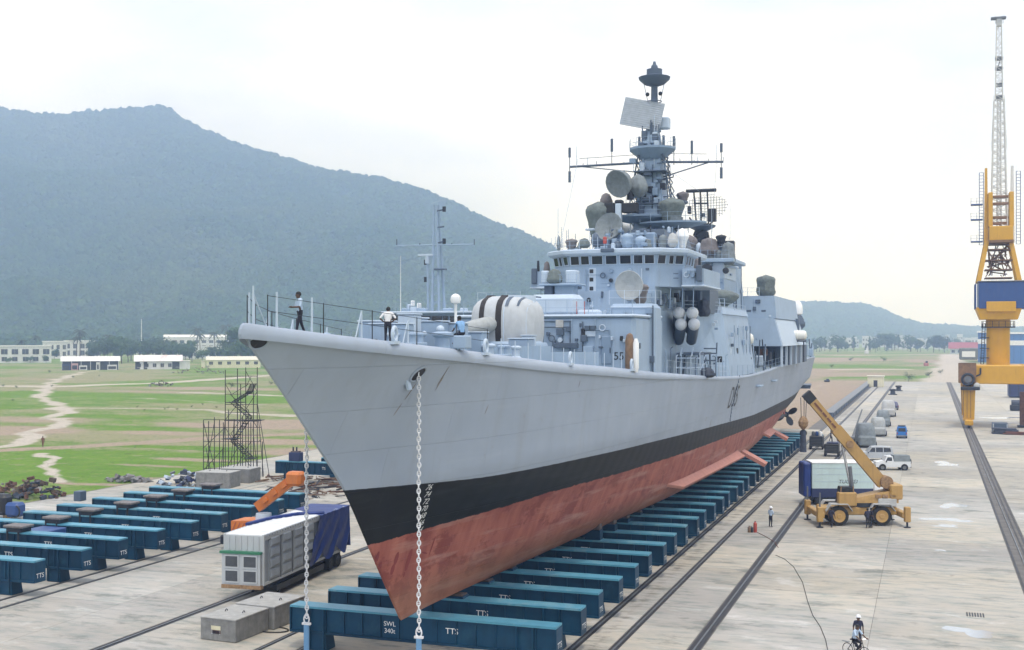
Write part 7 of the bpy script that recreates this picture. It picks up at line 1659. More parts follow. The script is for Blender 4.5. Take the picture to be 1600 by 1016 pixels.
# long girder on the old slip, hut at its head
gd = thing('track_girder', 'long dark blue girder laid on the ground beyond the stern', 'girder', (-19.0, 330, 0)); MB().bx(-19.9,-18.4,246,428,.03,.95).build('web', 'ship_dark', gd, smooth=0); MB().bx(-20.1,-18.2,245.9,428.1,.95,1.08).build('flange', 'steel_grey', gd, smooth=0)
for i in range(22): MB().bx(-18.4,-18.3,248+8.2*i,248.4+8.2*i,.05,.94).build('stiffener', 'ship_dark', gd, smooth=0)
p = on_z(1368, 605); hut = thing('site_hut', 'small cream hut at the far end of the long girder', 'hut', (p[0],p[1],0)); MB().cbox((p[0],p[1]+2,1.7), (5,4,3.4), .1).build('wall', 'house_cream', hut); MB().cbox((p[0],p[1]+2,3.5), (5.5,4.5,.25), .05).build('roof', 'roof_cream', hut); MB().bx(p[0]-.6,p[0]+.6,p[1]-.03,p[1]+.02,.1,2.2).build('door', 'interior_dark', hut, smooth=0)
# red fire points and hose near the man in the helmet
for i, (px, py, h, m, lab) in enumerate(((1180,832,.95,'red_paint','red gas bottle standing near the man in the white helmet'),(1174,832,.5,'dark_metal','small dark can beside the red gas bottle'),(1171,832,.55,'timber','small brown can at the end of the row by the red gas bottle'))):
    p = on_z(px, py); root = thing('gas_bottle' if i == 0 else 'paint_can', lab, 'bottle' if i == 0 else 'can', (p[0],p[1],0)); MB().lathe((p[0],p[1],0), [(.14,0),(.15,.05),(.15,h*.8),(.06,h*.92),(.05,h)], 12).build('body', m, root); MB().torus((p[0],p[1],h*.97), .06,.015,'Z',10,5).build('handle', 'dark_metal', root)
def ground_line(name, pts, r, m, lab, cat): 
    q = [on_z(x, y) for x, y in pts]; f = []
    for a, b in zip(q, q[1:]): f += [a.lerp(b, k/4) for k in range(4)]
    tag(MB().tube([(v[0],v[1],r*.9) for v in f+[q[-1]]], r, 5).build(name, m), lab, cat)
ground_line('air_hose', [(1180,831),(1195,838),(1210,847),(1216,856)], .025, 'cloth_brown', 'thin red hose running from the red gas bottle', 'hose')
ground_line('power_cable', [(1212,868),(1226,874),(1240,886),(1254,910),(1262,940),(1270,962),(1282,980),(1290,1000),(1294,1020)], .022, 'hose_grey', 'thin dark cable winding across the concrete', 'cable')
# rusty steel and timber right of the crane leg
for i, (px, py, w, d, h, m, lab) in enumerate(((1563,676,2.6,3.0,1.6,'ship_dark','grey steel box lying right of the crane leg'),(1572,679,4.0,2.0,1.0,'scrap_dark','pile of dark rusty plates in front of the grey steel box'),(1590,680,4.2,1.4,.5,'cloth_brown','low brown beam lying in front of the dark plates'))):
    p = on_z(px, py); root = thing('steel_stack', lab, 'steel', (p[0],p[1],0)); rg = random.Random(i)
    for k in range(4 if i else 1): MB().cbox((p[0]+rg.uniform(-.3,.3)*(i>0), p[1]+d/2, h*(k+.5)/(4 if i else 1)), (w*rg.uniform(.8,1), d, h/(4 if i else 1)-.02), .04, rg.uniform(-.1,.1)*(i>0)).build('plate', m, root)
    if i == 0:
        for sx in (-1,1): MB().bx(p[0]+sx*w*.42-.08, p[0]+sx*w*.42+.08, p[1]-.05, p[1]+.01, .1, h-.1).build('post', 'container_white', root, smooth=0)
p = on_z(1592, 622); bt = thing('dark_tank', 'dark blue steel tank standing on the quay beyond the yellow crane', 'tank', (p[0],p[1],0)); MB().cbox((p[0]+3,p[1]+3,3.2), (11,6,6.2), .3).build('shell', 'navy', bt)
for k in range(6): MB().bx(p[0]-2.2+k*2, p[0]-2.05+k*2, p[1]-.06, p[1]+.02, .3, 6.1).build('rib', 'dark_metal', bt, smooth=0)
p = on_z(1588, 642); mb_ = thing('winch', 'dark winch machine on the quay under the crane portal', 'winch', (p[0],p[1],0)); MB().cbox((p[0],p[1],.7), (2.6,2.0,1.2), .1).build('frame', 'dark_metal', mb_); MB().cyl((p[0]-1,p[1],1.6),(p[0]+1,p[1],1.6), .8,.8,14).build('drum', 'scrap_dark', mb_)
p = on_z(1597, 668); rp_ = thing('rusty_post', 'rusty brown post at the right edge of the picture', 'post', (p[0],p[1],0)); MB().cbox((p[0],p[1],3.2), (.8,.8,6.4), .06).build('post', 'scrap_rust', rp_); MB().cbox((p[0],p[1],.2), (1.6,1.6,.4), .06).build('base', 'dark_metal', rp_)
# ------------------------------------------------------------------ level luffing quay crane
CY = 228.0
def cp(px, py, dy=0): return on_y(px, py, CY+dy)
qc = thing('quay_crane', 'tall yellow portal crane with blue machinery house and white lattice jib', 'crane', (6.6, CY, 0))
def cz(py): return cp(1560, py)[2]
PXC = cp(1562, 0)[0]
# portal: two legs each side under a deep yellow beam
px1 = PXC+7.6
for x, nm in ((6.7, 'a'), (px1+4, 'b')):
    for y in (CY, CY+12):
        lg = MB().hexa([(x-.9,y-.9,1.5),(x+.9,y-.9,1.5),(x+.9,y+.9,1.5),(x-.9,y+.9,1.5),(x-1.15,y-1.0,cz(590)),(x+1.15,y-1.0,cz(590)),(x+1.15,y+1.0,cz(590)),(x-1.15,y+1.0,cz(590))]).build('leg', 'crane_yellow', qc, smooth=0)
        MB().cbox((x,y,1.0), (1.4,3.6,1.0), .15).build('bogie', 'crane_yellow', lg)
        for dy in (-1.1, 1.1): MB().lathe((x,y+dy,.45), [(.1,-.2),(.42,-.2),(.42,.2),(.1,.2)], 16, 'X').build('wheel', 'dark_metal', lg)
        for k in range(3): MB().bx(x-.96+.6*k, x-.88+.6*k, y-1.0, y-.9, 1.8, cz(596)).build('stiffener', 'crane_rust', lg, smooth=0)
for y in (CY, CY+12): MB().cbox(((6.7+px1+4)/2, y, (cz(600)+cz(571))/2), (px1+4-6.7+2.2, 2.3, cz(571)-cz(600)), .12).build('portal_beam', 'crane_yellow', qc)
for x in (6.7, px1+4): MB().cbox((x, CY+6, (cz(598)+cz(573))/2), (2.0, 10.0, cz(573)-cz(598)), .1).build('side_beam', 'crane_yellow', qc)
MB().cbox((PXC, CY+6, cz(573)), (7.6, 12, .5), .08).build('portal_deck', 'crane_yellow', qc)
col = MB().lathe((PXC, CY+5, cz(573)), [(2.0,0),(2.0,cz(512)-cz(573)),(2.08,cz(510)-cz(573)),(2.08,cz(499)-cz(573))], 24).build('column', 'crane_yellow', qc, smooth=40)
MB().lathe((PXC, CY+5, cz(512)), [(2.05,0),(2.9,0),(2.9,.18),(2.05,.18)], 24).build('gallery', 'dark_metal', col)
railing('railing', [(PXC+2.8*math.cos(t*math.pi/8), CY+5+2.8*math.sin(t*math.pi/8), cz(511)) for t in range(17)], 1.1, 2, 'dark_metal', col, .04)
lt = MB()
for dx in (-3.0,-2.5): lt.cyl((PXC+dx,CY+4,cz(570)),(PXC+dx+.3,CY+4,cz(505)), .07,.07,5)
for k in range(16): t = k/15; lt.cyl((PXC-3.0+.3*t,CY+4,cz(570)*(1-t)+cz(505)*t),(PXC-2.5+.3*t,CY+4,cz(570)*(1-t)+cz(505)*t), .05,.05,4)
for py in (528, 545, 560): lt.box((PXC-2.4,CY+4,cz(py)), (1.6,1.0,.12))
lt.build('ladder', 'dark_metal', col)
# cable reel and cabin on the near leg
MB().cbox((6.6, CY-1.3, cz(553)), (3.1,1.6,2.1), .15).build('switch_cabin', 'canvas', qc); MB().bx(5.5,7.7,CY-2.14,CY-2.11,cz(558),cz(549)).build('cabin_window', 'cream_paint', qc, smooth=0)
reel = MB().torus((6.5, CY-1.7, cz(593)), .95,.25,'Y',20,8).build('cable_reel', 'dark_metal', qc); MB().lathe((6.5, CY-1.7, cz(593)), [(.02,-.2),(.6,-.2),(.6,.2),(.02,.2)], 16, 'Y').build('reel_hub', 'steel_grey', reel)
MB().cbox((6.4,CY-1.4,cz(583)), (3.0,.7,3.6), .1).build('reel_frame', 'crane_rust', reel); MB().cbox((6.9,CY-1.6,cz(607)), (3.2,1.4,.6), .1).build('reel_platform', 'dark_metal', reel); MB().ball((8.0,CY-1.6,cz(603)), .6, 10, 7).build('motor', 'canvas_pale', reel)
MB().tube([(8.6,CY-1.4,cz(575)),(8.6,CY-1.4,cz(585)),(7.4,CY-1.4,cz(590))], .15, 6).build('guide_arm', 'dark_metal', reel)
# slewing house
MB().hexa([(PXC-3.1,CY+1.5,cz(499)),(PXC+3.1,CY+1.5,cz(499)),(PXC+3.1,CY+9,cz(499)),(PXC-3.1,CY+9,cz(499)),(PXC-3.9,CY+1.2,cz(480)),(PXC+3.8,CY+1.2,cz(480)),(PXC+3.8,CY+10,cz(480)),(PXC-3.9,CY+10,cz(480))]).build('slew_base', 'crane_yellow', qc, smooth=0)
hs = MB().cbox((PXC+1.1, CY+5.8, (cz(482)+cz(440))/2), (9.0, 9.4, cz(440)-cz(482)), .1).build('machinery_house', 'crane_blue', qc)
MB().cbox((PXC+.3, CY+1.15, (cz(487)+cz(471))/2), (4.9,.7,cz(471)-cz(487)), .06).build('front_box', 'crane_yellow', hs); MB().cbox((PXC+1.1, CY+5.8, cz(439)), (9.3,9.7,.2), .05).build('roof', 'steel_grey', hs)
railing('railing', [(PXC-3.9,CY+1.2+q,cz(482)) for q in (0,2,4,6,8)], 4.6, 3, 'crane_blue', hs, .05)
# tower of the luffing gear
def frame(name, p0, p1, w0, w1, m, th=.45, parent=None):
    """four inclined members from level p0 to p1"""
    b = MB(); z0, z1 = cz(p0), cz(p1)
    for sx in (-1,1):
        for sy in (-1,1): b.hexa([(PXC+sx*w0[0]-th/2,CY+5+sy*w0[1]-th/2,z0),(PXC+sx*w0[0]+th/2,CY+5+sy*w0[1]-th/2,z0),(PXC+sx*w0[0]+th/2,CY+5+sy*w0[1]+th/2,z0),(PXC+sx*w0[0]-th/2,CY+5+sy*w0[1]+th/2,z0),(PXC+sx*w1[0]-th/2,CY+5+sy*w1[1]-th/2,z1),(PXC+sx*w1[0]+th/2,CY+5+sy*w1[1]-th/2,z1),(PXC+sx*w1[0]+th/2,CY+5+sy*w1[1]+th/2,z1),(PXC+sx*w1[0]-th/2,CY+5+sy*w1[1]+th/2,z1)])
    return b.build(name, m, parent or qc, smooth=0)
twr = frame('tower_frame', 439, 375, (3.4,3), (2.0,2.2), 'crane_yellow', .75)
rg = random.Random(11); b = MB()
for k in range(30):
    y0, y1 = rg.uniform(385,435), rg.uniform(372,430); b.tube([(PXC+rg.uniform(-2.2,2.2),CY+5+rg.uniform(-2,2),cz(y0)),(PXC+rg.uniform(-2,2),CY+5+rg.uniform(-2,2),cz(y1))], rg.uniform(.07,.16), 5)
for py in (433, 420, 405, 388, 379): b.box((PXC,CY+5,cz(py)), (4.6,4.2,.2))
b.build('luffing_gear', 'crane_rust', twr)
head = MB().cbox((PXC+.35, CY+4, (cz(377)+cz(352))/2), (4.0,5.0,cz(352)-cz(377)), .1).build('tower_head', 'crane_yellow', qc)
MB().bx(PXC-1.7,PXC+2.4,CY+1.3,CY+6.7,cz(378),cz(374)).build('head_sill', 'crane_rust', head, smooth=0)
for sx in (-1.75, 1.75): MB().cbox((PXC+.35+sx,CY+4,(cz(352)+cz(298))/2), (.75,3.6,cz(298)-cz(352)), .06).build('cheek', 'crane_yellow', head)
for sx, top in ((-2.1,258),(2.3,256)): MB().hexa([(PXC+sx-.35,CY+3,cz(377)),(PXC+sx+.35,CY+3,cz(377)),(PXC+sx+.35,CY+5,cz(377)),(PXC+sx-.35,CY+5,cz(377)),(PXC+sx-.2,CY+3.4,cz(top)),(PXC+sx+.2,CY+3.4,cz(top)),(PXC+sx+.2,CY+4.4,cz(top)),(PXC+sx-.2,CY+4.4,cz(top))]).build('rocker_arm', 'crane_yellow' if sx < 0 else 'crane_white', head, smooth=0)
for py in (347, 338, 316, 305): MB().cbox((PXC+.3,CY+3,cz(py)), (2.6,.8,.5), .08).build('sheave_bar', 'crane_rust', head)
for sx in (-2.9, 3.3):
    l_ = MB()
    for dx in (-.35,.35): l_.cyl((PXC+sx+dx,CY+3.5,cz(380)),(PXC+sx+dx,CY+3.5,cz(265)), .06,.06,5)
    for k in range(24): z = cz(380)+(cz(265)-cz(380))*k/23; l_.cyl((PXC+sx-.35,CY+3.5,z),(PXC+sx+.35,CY+3.5,z), .045,.045,4)
    l_.build('ladder_cage', 'crane_blue', head)
for py in (375, 340, 316): 
    pf_ = MB().cbox((PXC-3.7,CY+3.5,cz(py)), (2.0,1.8,.2), .04).build('side_platform', 'crane_blue', head); railing('railing', [(PXC-4.7,CY+2.7,cz(py)),(PXC-3.7,CY+2.7,cz(py)),(PXC-2.8,CY+2.7,cz(py))], 1.2, 2, 'steel_grey', pf_, .03)
# lattice jib
def lattice(name, y0, y1, w0, w1, n, m, parent, r=.10, dy0=0.0, dy1=0.0):
    b = MB(); z0, z1 = cz(y0), cz(y1)
    def P(sx, sy, t): w = w0+(w1-w0)*t; return Vector((PXC+.1+sx*w, CY+4+dy0+(dy1-dy0)*t+sy*w, z0+(z1-z0)*t))
    for sx in (-1,1):
        for sy in (-1,1): b.cyl(P(sx,sy,0), P(sx,sy,1), r, r*.9, 5)
    for k in range(n):
        a, c = k/n, (k+1)/n; f = 1 if k % 2 else -1
        for sy in (-1,1): b.cyl(P(-f,sy,a), P(f,sy,c), r*.55, r*.55, 4); b.cyl(P(-1,sy,c), P(1,sy,c), r*.5, r*.5, 4)
        for sx in (-1,1): b.cyl(P(sx,-f,a), P(sx,f,c), r*.55, r*.55, 4)
    return b.build(name, m, parent, smooth=0)
jib = lattice('jib', 352, 150, 1.35, .85, 22, 'crane_white', qc, .13); lattice('jib_core', 352, 150, .35, .28, 30, 'crane_white', jib, .09)
lattice('jib_top', 150, 30, .62, .42, 16, 'crane_white', jib, .10)
for py, w in ((146,.9),(126,.7),(100,.85),(84,.85)): MB().cbox((PXC+.1,CY+4,cz(py)), (w*1.6,w,.7), .1).build('jib_fitting', 'steel_grey', jib)
MB().box((PXC+.1,CY+4,cz(92)), (.14,.3,1.9), 0, 0, R(20)).build('jib_fitting', 'navy', jib)
for sx in (-1.15,1.15): MB().cyl((PXC+.1+sx*1.15,CY+4,cz(230)),(PXC+.1+sx*.75,CY+4,cz(142)), .05,.05,4).build('pendant', 'crane_white', jib)
MB().cbox((PXC,CY+4,cz(20)), (2.6,1.0,.45), .08).build('jib_head', 'steel_grey', jib); MB().cbox((PXC+.1,CY+4,cz(27)), (1.0,.9,1.4), .08).build('head_sheave', 'canvas_pale', jib)
for dx in (-.55,.75): MB().cyl((PXC+dx,CY+3.4,cz(30)),(PXC+dx,CY+3.4,cz(17)), .05,.04,4).build('head_post', 'steel_grey', jib)
# ------------------------------------------------------------------ trees
def leaf_tree(name, h, rw, seed, m, slim=False, n=850):
    """tapered trunk, forking limbs and leaf-clump faces gathered in uneven masses"""
    r = random.Random(seed); root = thing(name, 'x', 'tree'); tb = MB(); th = h*(.30 if not slim else .2); pts = [Vector((0,0,-.3)), Vector((.1,0,th*.5)), Vector((-.1,.1,th))]
    for a, b, r0, r1 in zip(pts, pts[1:], (h*.028, h*.022), (h*.022, h*.017)): tb.cyl(a, b, r0, r1, 8)
    blobs = []
    for k in range(9 if not slim else 8):
        t = k/8; ang = r.uniform(0, 6.28); rr = rw*r.uniform(.25,.75)*(1 if not slim else (1.1-t)*.8); z = th+(h-th)*(r.uniform(.15,.85) if not slim else .1+.85*t)
        c = Vector((rr*math.cos(ang), rr*math.sin(ang), z)); blobs.append((c, rw*r.uniform(.35,.6)*(1 if not slim else .9*(1.15-t)))); mid = pts[-1].lerp(c, .5)+Vector((0,0,.3)); tb.cyl(pts[-1], mid, h*.013, h*.009, 6); tb.cyl(mid, c, h*.009, h*.004, 5)
    tb.build('trunk', 'bark', root); cr = MB()
    for k in range(n):
        c, br = r.choice(blobs); d = Vector((r.gauss(0,1), r.gauss(0,1), r.gauss(0,.8))).normalized(); q = c+d*br*(r.random()**.4)
        s_ = h*r.uniform(.028,.062); u = Vector((r.gauss(0,1), r.gauss(0,1), r.gauss(0,.6))).normalized(); v = d.cross(u)
        if v.length < .1: continue
        v.normalize(); u = v.cross(d); cr.add([q-u*s_, q+v*s_*.7, q+u*s_, q-v*s_*.7+d*s_*.3], [(0,1,2,3)])
    cr.build('crown', m, root, smooth=0); return root
def palm(name, h, seed):
    r = random.Random(seed); root = thing(name, 'x', 'palm tree'); lean = r.uniform(-.08,.08); tb = MB(); pr_ = None
    for k in range(8):
        a, b = k/8, (k+1)/8; tb.cyl((lean*h*a*a,0,h*a-.2 if k == 0 else h*a), (lean*h*b*b,0,h*b), h*.018*(1.2-.5*a), h*.018*(1.2-.5*b), 7)
    tb.build('trunk', 'bark', root); top = Vector((lean*h,0,h)); cr = MB()
    for k in range(20):
        az = 2*math.pi*k/20+r.uniform(-.2,.2); el = r.uniform(-.35,1.1); L = h*r.uniform(.26,.36); d = Vector((math.cos(az),math.sin(az),0)); sd = Vector((-math.sin(az),math.cos(az),0)); prev = top; g = []
        for j in range(7):
            t = j/6; p = top+d*L*t*math.cos(el*.7)+Vector((0,0,L*(t*math.sin(el)-.75*t*t))); w = L*.13*math.sin(math.pi*min(.97,t*.9+.1))
            g.append((p-sd*w-Vector((0,0,w*.7)), p, p+sd*w-Vector((0,0,w*.7))))
        for a, b in zip(g, g[1:]):
            cr.add([a[0], a[1], b[1], b[0].lerp(a[0],.35)], [(0,1,2,3)]); cr.add([a[1], a[2], b[2].lerp(a[2],.35), b[1]], [(0,1,2,3)])
    cr.build('fronds', 'palm_leaf', root, smooth=0); return root
T1, T2, T3, T4 = leaf_tree('broadleaf_tree', 10, 4.6, 1, 'leaf_dark'), leaf_tree('broadleaf_tree', 9, 5.0, 2, 'leaf_mid'), leaf_tree('casuarina_tree', 15, 3.4, 3, 'leaf_dark', True), leaf_tree('broadleaf_tree', 8, 4.6, 4, 'leaf_dark')
P1, P2 = palm('coconut_palm', 13, 1), palm('coconut_palm', 12, 2)
SH = leaf_tree('shrub', 2.2, 1.6, 9, 'leaf_mid', False, 260); SH['category'] = 'shrub'
used = set()
def put(proto, px, py, hpx, lab, group, seed=0, base=None):
    p = on_z(px, py); d = FPX*EYE/(py-525); h = hpx*d/FPX; nat = {T1:10,T2:9,T3:15,T4:8,P1:16,P2:15,SH:2.2}[proto]
    o = proto if id(proto) not in used else copy_tree(proto); used.add(id(proto)); place(o, (p[0],p[1],-.05), (px*1.7) % 6.28, lab, h/nat); o['group'] = group; return o
ord_l = lambda i, n: ordinal(i) if i < 20 else 'far'
# palms on the left
palms = [(33,566,36,'palm before the two storey block, leftmost of the palms'),(54,560,36,'palm behind the two storey block roof'),(119,566,42,'short thick palm standing before the white villa'),(125,562,48,'tallest palm of the pair before the white villa'),(172,560,38,'dark palm among the bushes left of the patchy roofed shed'),
         (308,557,46,'tall palm before the long white hall'),(313,560,40,'palm leaning beside the tall one before the long white hall'),(336,558,40,'palm right of the middle of the long white hall'),(352,556,50,'tallest palm beside the bow of the warship'),(362,560,36,'bushy palm closest to the bow of the warship'),(343,561,30,'small palm between two tall ones near the bow')]
for i, (px, py, h, lab) in enumerate(palms): put(P1 if i % 2 else P2, px, py, h*1.15, 'coconut '+lab, 'coconut palms before the houses')
trees_l = [(146,562,20,T1),(157,561,24,T4),(168,563,20,T2),(186,563,24,T4),(205,563,26,T1),(218,564,22,T2),(231,564,24,T4),(244,564,22,T1),(256,565,24,T2),(270,566,22,T1),(283,566,20,T4),(296,562,22,T1),(364,570,26,T2),(376,571,28,T1),(388,571,26,T2),(398,572,24,T1),(47,567,8,T2),(72,568,9,T4),(85,562,12,T1),(14,569,8,T2),(8,548,18,T3),(20,547,15,T1),(140,566,16,T1),(153,564,22,T2),(163,566,26,T4),(180,566,30,T1),(190,568,26,T1),(200,566,22,T4),(212,562,20,T1),(225,560,22,T2),(238,561,20,T1),(250,560,24,T4),(262,562,22,T1),(276,561,20,T2),(290,565,16,T4),(300,566,18,T1),(316,567,17,T2),(328,566,18,T1),(345,567,20,T2),(357,568,24,T1),(370,568,34,T4),(382,568,42,T1),(392,570,36,T4),(405,572,28,T1),(150,552,22,T1),(210,552,24,T3),(222,549,22,T1),(235,548,20,T2),(172,551,20,T4),(90,548,16,T1),(66,549,15,T2),(418,574,20,T2)]
for i, (px, py, h, t) in enumerate(trees_l): put(t, px, py, h*1.35, ('small green tree at the foot of the white blocks by the picture edge' if px < 100 else 'dark tree of the belt rising behind the open fronted shed' if px < 212 else 'dark tree of the belt rising behind the patchy roofed shed' if px < 305 else 'dark tree of the belt rising behind the cream building'), 'trees behind the field sheds')
rt = random.Random(8)
for i in range(46):
    px = 1256+i*5.0+rt.uniform(-3,3); 
    if 1340 < px < 1352: continue
    put(rt.choice([T3,T3,T1,T4]), px, rt.uniform(546.5,551), rt.uniform(12,27), 'dark casuarina in the hazy belt of trees before the town', 'belt of trees before the town')
for i in range(14):
    px = 1490+i*8+rt.uniform(-3,3); put(rt.choice([T3,T1]), px, rt.uniform(543,546), rt.uniform(8,16), 'dark casuarina in the hazy belt of trees before the town', 'belt of trees before the town')
shrubs = [(5,605,5),(25,607,5),(81,605,4),(114,591,4),(155,588,2.5),(361,607,10),(423,602,7),(432,602,6),(257,640,4),(263,639,4),(277,641,4),(300,637,4),(316,633,3.5),(215,637,3.5),(226,642,3.5),(338,638,4),(77,583,5),(325,576,5),(270,576,4),(20,627,4),(211,700,3),(407,690,4),(1420,596,14),(1452,590,10),(1380,566,9),(1300,575,6),(1330,565,7),(1470,585,8)]
for i, (px, py, h) in enumerate(shrubs): put(SH, px, py, h, '%s low shrub dotted over the left field' % ordinal(i) if i < 20 else 'low shrub on the far field beyond the yard', 'low shrubs on the fields')
# ------------------------------------------------------------------ buildings
def house(name, lab, cat, px0, px1, base, top, D, wallm, roofm, roof='gable', wins=None, eave=.72, doors=0, win_m='interior_dark', over=.4, group=None, turn=0.0):
    c = on_z((px0+px1)/2, base); d = FPX*EYE/(base-525); W = (px1-px0)/FPX*d; H = (base-top)/FPX*d; root = thing(name, lab, cat, (0,0,0), group); he = H*eave if roof == 'gable' else H*.94
    w_ = MB().bx(-W/2, W/2, 0, D, -.3, he).build('wall', wallm, root, smooth=0)
    if roof == 'gable':
        MB().add([(-W/2-over,-over,he-.1),(W/2+over,-over,he-.1),(W/2+over,D/2,H),(-W/2-over,D/2,H),(W/2+over,D+over,he-.1),(-W/2-over,D+over,he-.1)], [(0,1,2,3),(3,2,4,5)]).build('roof', roofm, root, smooth=0)
        MB().add([(-W/2,0,he),(-W/2,D,he),(-W/2,D/2,H-.1),(W/2,0,he),(W/2,D,he),(W/2,D/2,H-.1)], [(0,2,1),(3,4,5)]).build('gable', wallm, w_, smooth=0)
    else: MB().bx(-W/2-over, W/2+over, -over, D+over, he, H).build('roof', roofm, root, smooth=0)
    if wins:
        for (cols, z0, z1, frac) in wins:
            for k in range(cols):
                x = -W/2+W*(k+.5)/cols; ww = W/cols*frac; wi = MB().bx(x-ww/2, x+ww/2, -.06, .02, he*z0, he*z1).build('window', win_m, w_, smooth=0)
                MB().bx(x-ww/2-.1, x+ww/2+.1, -.16, .0, he*z0-.16, he*z0-.02).build('sill', wallm, wi, smooth=0); MB().bx(x-.04, x+.04, -.09, -.05, he*z0, he*z1).build('mullion', wallm, wi, smooth=0)
    place(root, (c[0], c[1], 0), YAW-math.atan(((px0+px1)/2-800)/FPX)+turn); PLACED.add(root.name); return root, W, he, H
o, W, he, H = house('field_shed', 'long open fronted shed with a pale roof and dark stalls at the field edge', 'shed', 100, 183, 578, 557, 9, 'interior_dark', 'roof_pale', eave=.66, over=.8)
for k, (a, b, h_, m) in enumerate(((-.5,-.36,.7,'navy'),(-.34,-.22,.75,'house_pink'),(-.20,-.06,.5,'house_white'),(.1,.16,.85,'house_white'),(.3,.47,.55,'house_white'))): 
    q = MB().bx(W*a, W*b, -1.2, .02, -.1, he*h_).build('stall', m, o, smooth=0); MB().bx(W*a+.4, W*b-.4, -1.26, -1.18, .3, he*h_*.7).build('opening', 'interior_dark', q, smooth=0)
for k in range(7): MB().bx(-W/2+W*k/6-.12, -W/2+W*k/6+.12, -.5, -.3, 0, he-.05).build('post', 'house_white', o, smooth=0)
o, W, he, H = house('field_shed', 'shed with a patchy pink and white roof in the middle of the field edge', 'shed', 213, 282, 577, 555, 9, 'house_white', 'roof_patchy', wins=[(6,.25,.7,.45)], eave=.58, over=.7)
for a, b in ((-.5,-.4),(-.32,-.24),(.3,.46)): MB().bx(W*a, W*b, -.10, .03, 0, he*.9).build('doorway', 'interior_dark', o, smooth=0)
MB().bx(W*.5, W*.5+4.2, .5, 8, -.2, he*.95).build('annex', 'house_white', o, smooth=0); MB().bx(W*.5-.1, W*.5+4.4, .3, 8.2, he*.95, he*.95+.25).build('annex_roof', 'roof_pale', o, smooth=0)
o, W, he, H = house('field_shed', 'cream building with six small windows beside the scaffold top', 'shed', 324, 406, 575, 557, 9, 'house_cream', 'roof_cream', wins=[(6,.42,.78,.42)], eave=.70, over=.35)
MB().bx(-W/2-2.6, -W/2-.6, 1, 4, -.2, he*.85).build('outhouse', 'house_cream', o, smooth=0); MB().bx(-W/2-2.8, -W/2-.4, .8, 4.2, he*.85, he*.85+.2).build('outhouse_roof', 'roof_cream', o, smooth=0)
house('apartment_block', 'white two storey block with dark window bands at the picture edge', 'building', -14, 77, 567, 540, 12, 'house_white', 'roof_pale', 'flat', [(6,.10,.36,.5),(6,.52,.84,.62)])
house('apartment_block', 'grey white block stepping back behind the two storey one', 'building', 68, 104, 560, 533, 12, 'house_white', 'roof_pale', 'flat', [(4,.15,.4,.5),(4,.55,.82,.5)])
house('villa', 'white villa with a flat roof behind the palms', 'building', 102, 156, 558, 532, 12, 'house_white', 'roof_pale', 'flat', [(5,.12,.42,.55),(5,.55,.85,.55)])
house('apartment_block', 'small white block on the slope above the middle shed', 'building', 187, 222, 546, 522.5, 14, 'house_white', 'roof_pale', 'flat', [(4,.30,.5,.45),(4,.62,.82,.45)])
house('hall', 'long white hall rising behind the trees near the bow', 'building', 258, 368, 551, 523, 24, 'house_white', 'roof_pale', 'gable', [(10,.30,.46,.6),(10,.62,.80,.6)], eave=.86)
house('boundary_wall', 'long pale boundary wall running behind the trees', 'wall', 196, 362, 553, 541, 2, 'house_white', 'roof_pale', 'flat', None)
house('boundary_wall', 'low white wall standing under the long hall', 'wall', 284, 352, 560, 547, 4, 'house_white', 'roof_pale', 'flat', [(8,.3,.7,.4)])
p = on_z(221, 556); root = thing('lamp_mast', 'thin white mast standing above the trees on the left', 'mast', (p[0],p[1],0)); MB().cyl((p[0],p[1],0),(p[0],p[1],on_y(221,497,p[1])[2]), .35,.2,8).build('pole', 'white_paint', root); MB().cbox((p[0],p[1],on_y(221,498,p[1])[2]), (1.8,1.8,.8), .1).build('lamp_ring', 'steel_grey', root)
# the hazy town on the right
rh = random.Random(17)
for i in range(34):
    px = 1283+i*7.6+rh.uniform(-4,4); base = rh.uniform(541,546); w = rh.uniform(6,15); h = rh.uniform(9,19); house('town_house', 'small pale house in the hazy town behind the belt of trees', 'house', px, px+w, base, base-h, 12, rh.choice(['house_white','house_white','container_white']), rh.choice(['roof_pale','roof_pale','house_white']), 'flat', [(3,.2,.4,.45),(3,.6,.8,.45)], group='houses of the hazy town')
o, W, he, H = house('red_roofed_shed', 'low shed with a dark red roof behind the crane leg', 'shed', 1486, 1532, 553, 535, 16, 'house_white', 'roof_red', 'gable', [(5,.2,.7,.5)], eave=.45, over=1.5)
def blue_shed(lab, px0, px1, base, top, letters=False):
    o, W, he, H = house('blue_shed', lab, 'shed', px0, px1, base, top, 40, 'shed_blue', 'white_paint', 'flat', None, over=.6)
    for k in range(12): MB().bx(-W/2+W*k/12, -W/2+W*k/12+.25, -.12, .02, 0, he).build('cladding_rib', 'crane_blue', o, smooth=0)
    MB().bx(-W/2, W/2, -.15, .03, he*.62, he*.78).build('white_band', 'white_paint', o, smooth=0)
    if letters:
        vs, fs = text_mesh('HIL', 5.5); MB().add([(-W/2+14+v.x, -.2, he*.36+v.y) for v in vs], fs).build('lettering', 'white_paint', o, smooth=0)
blue_shed('tall blue shed with white bands to the left of the crane column', 1529, 1556, 566, 517); blue_shed('big blue shed with white lettering to the right of the crane column', 1578, 1700, 569, 519, True)
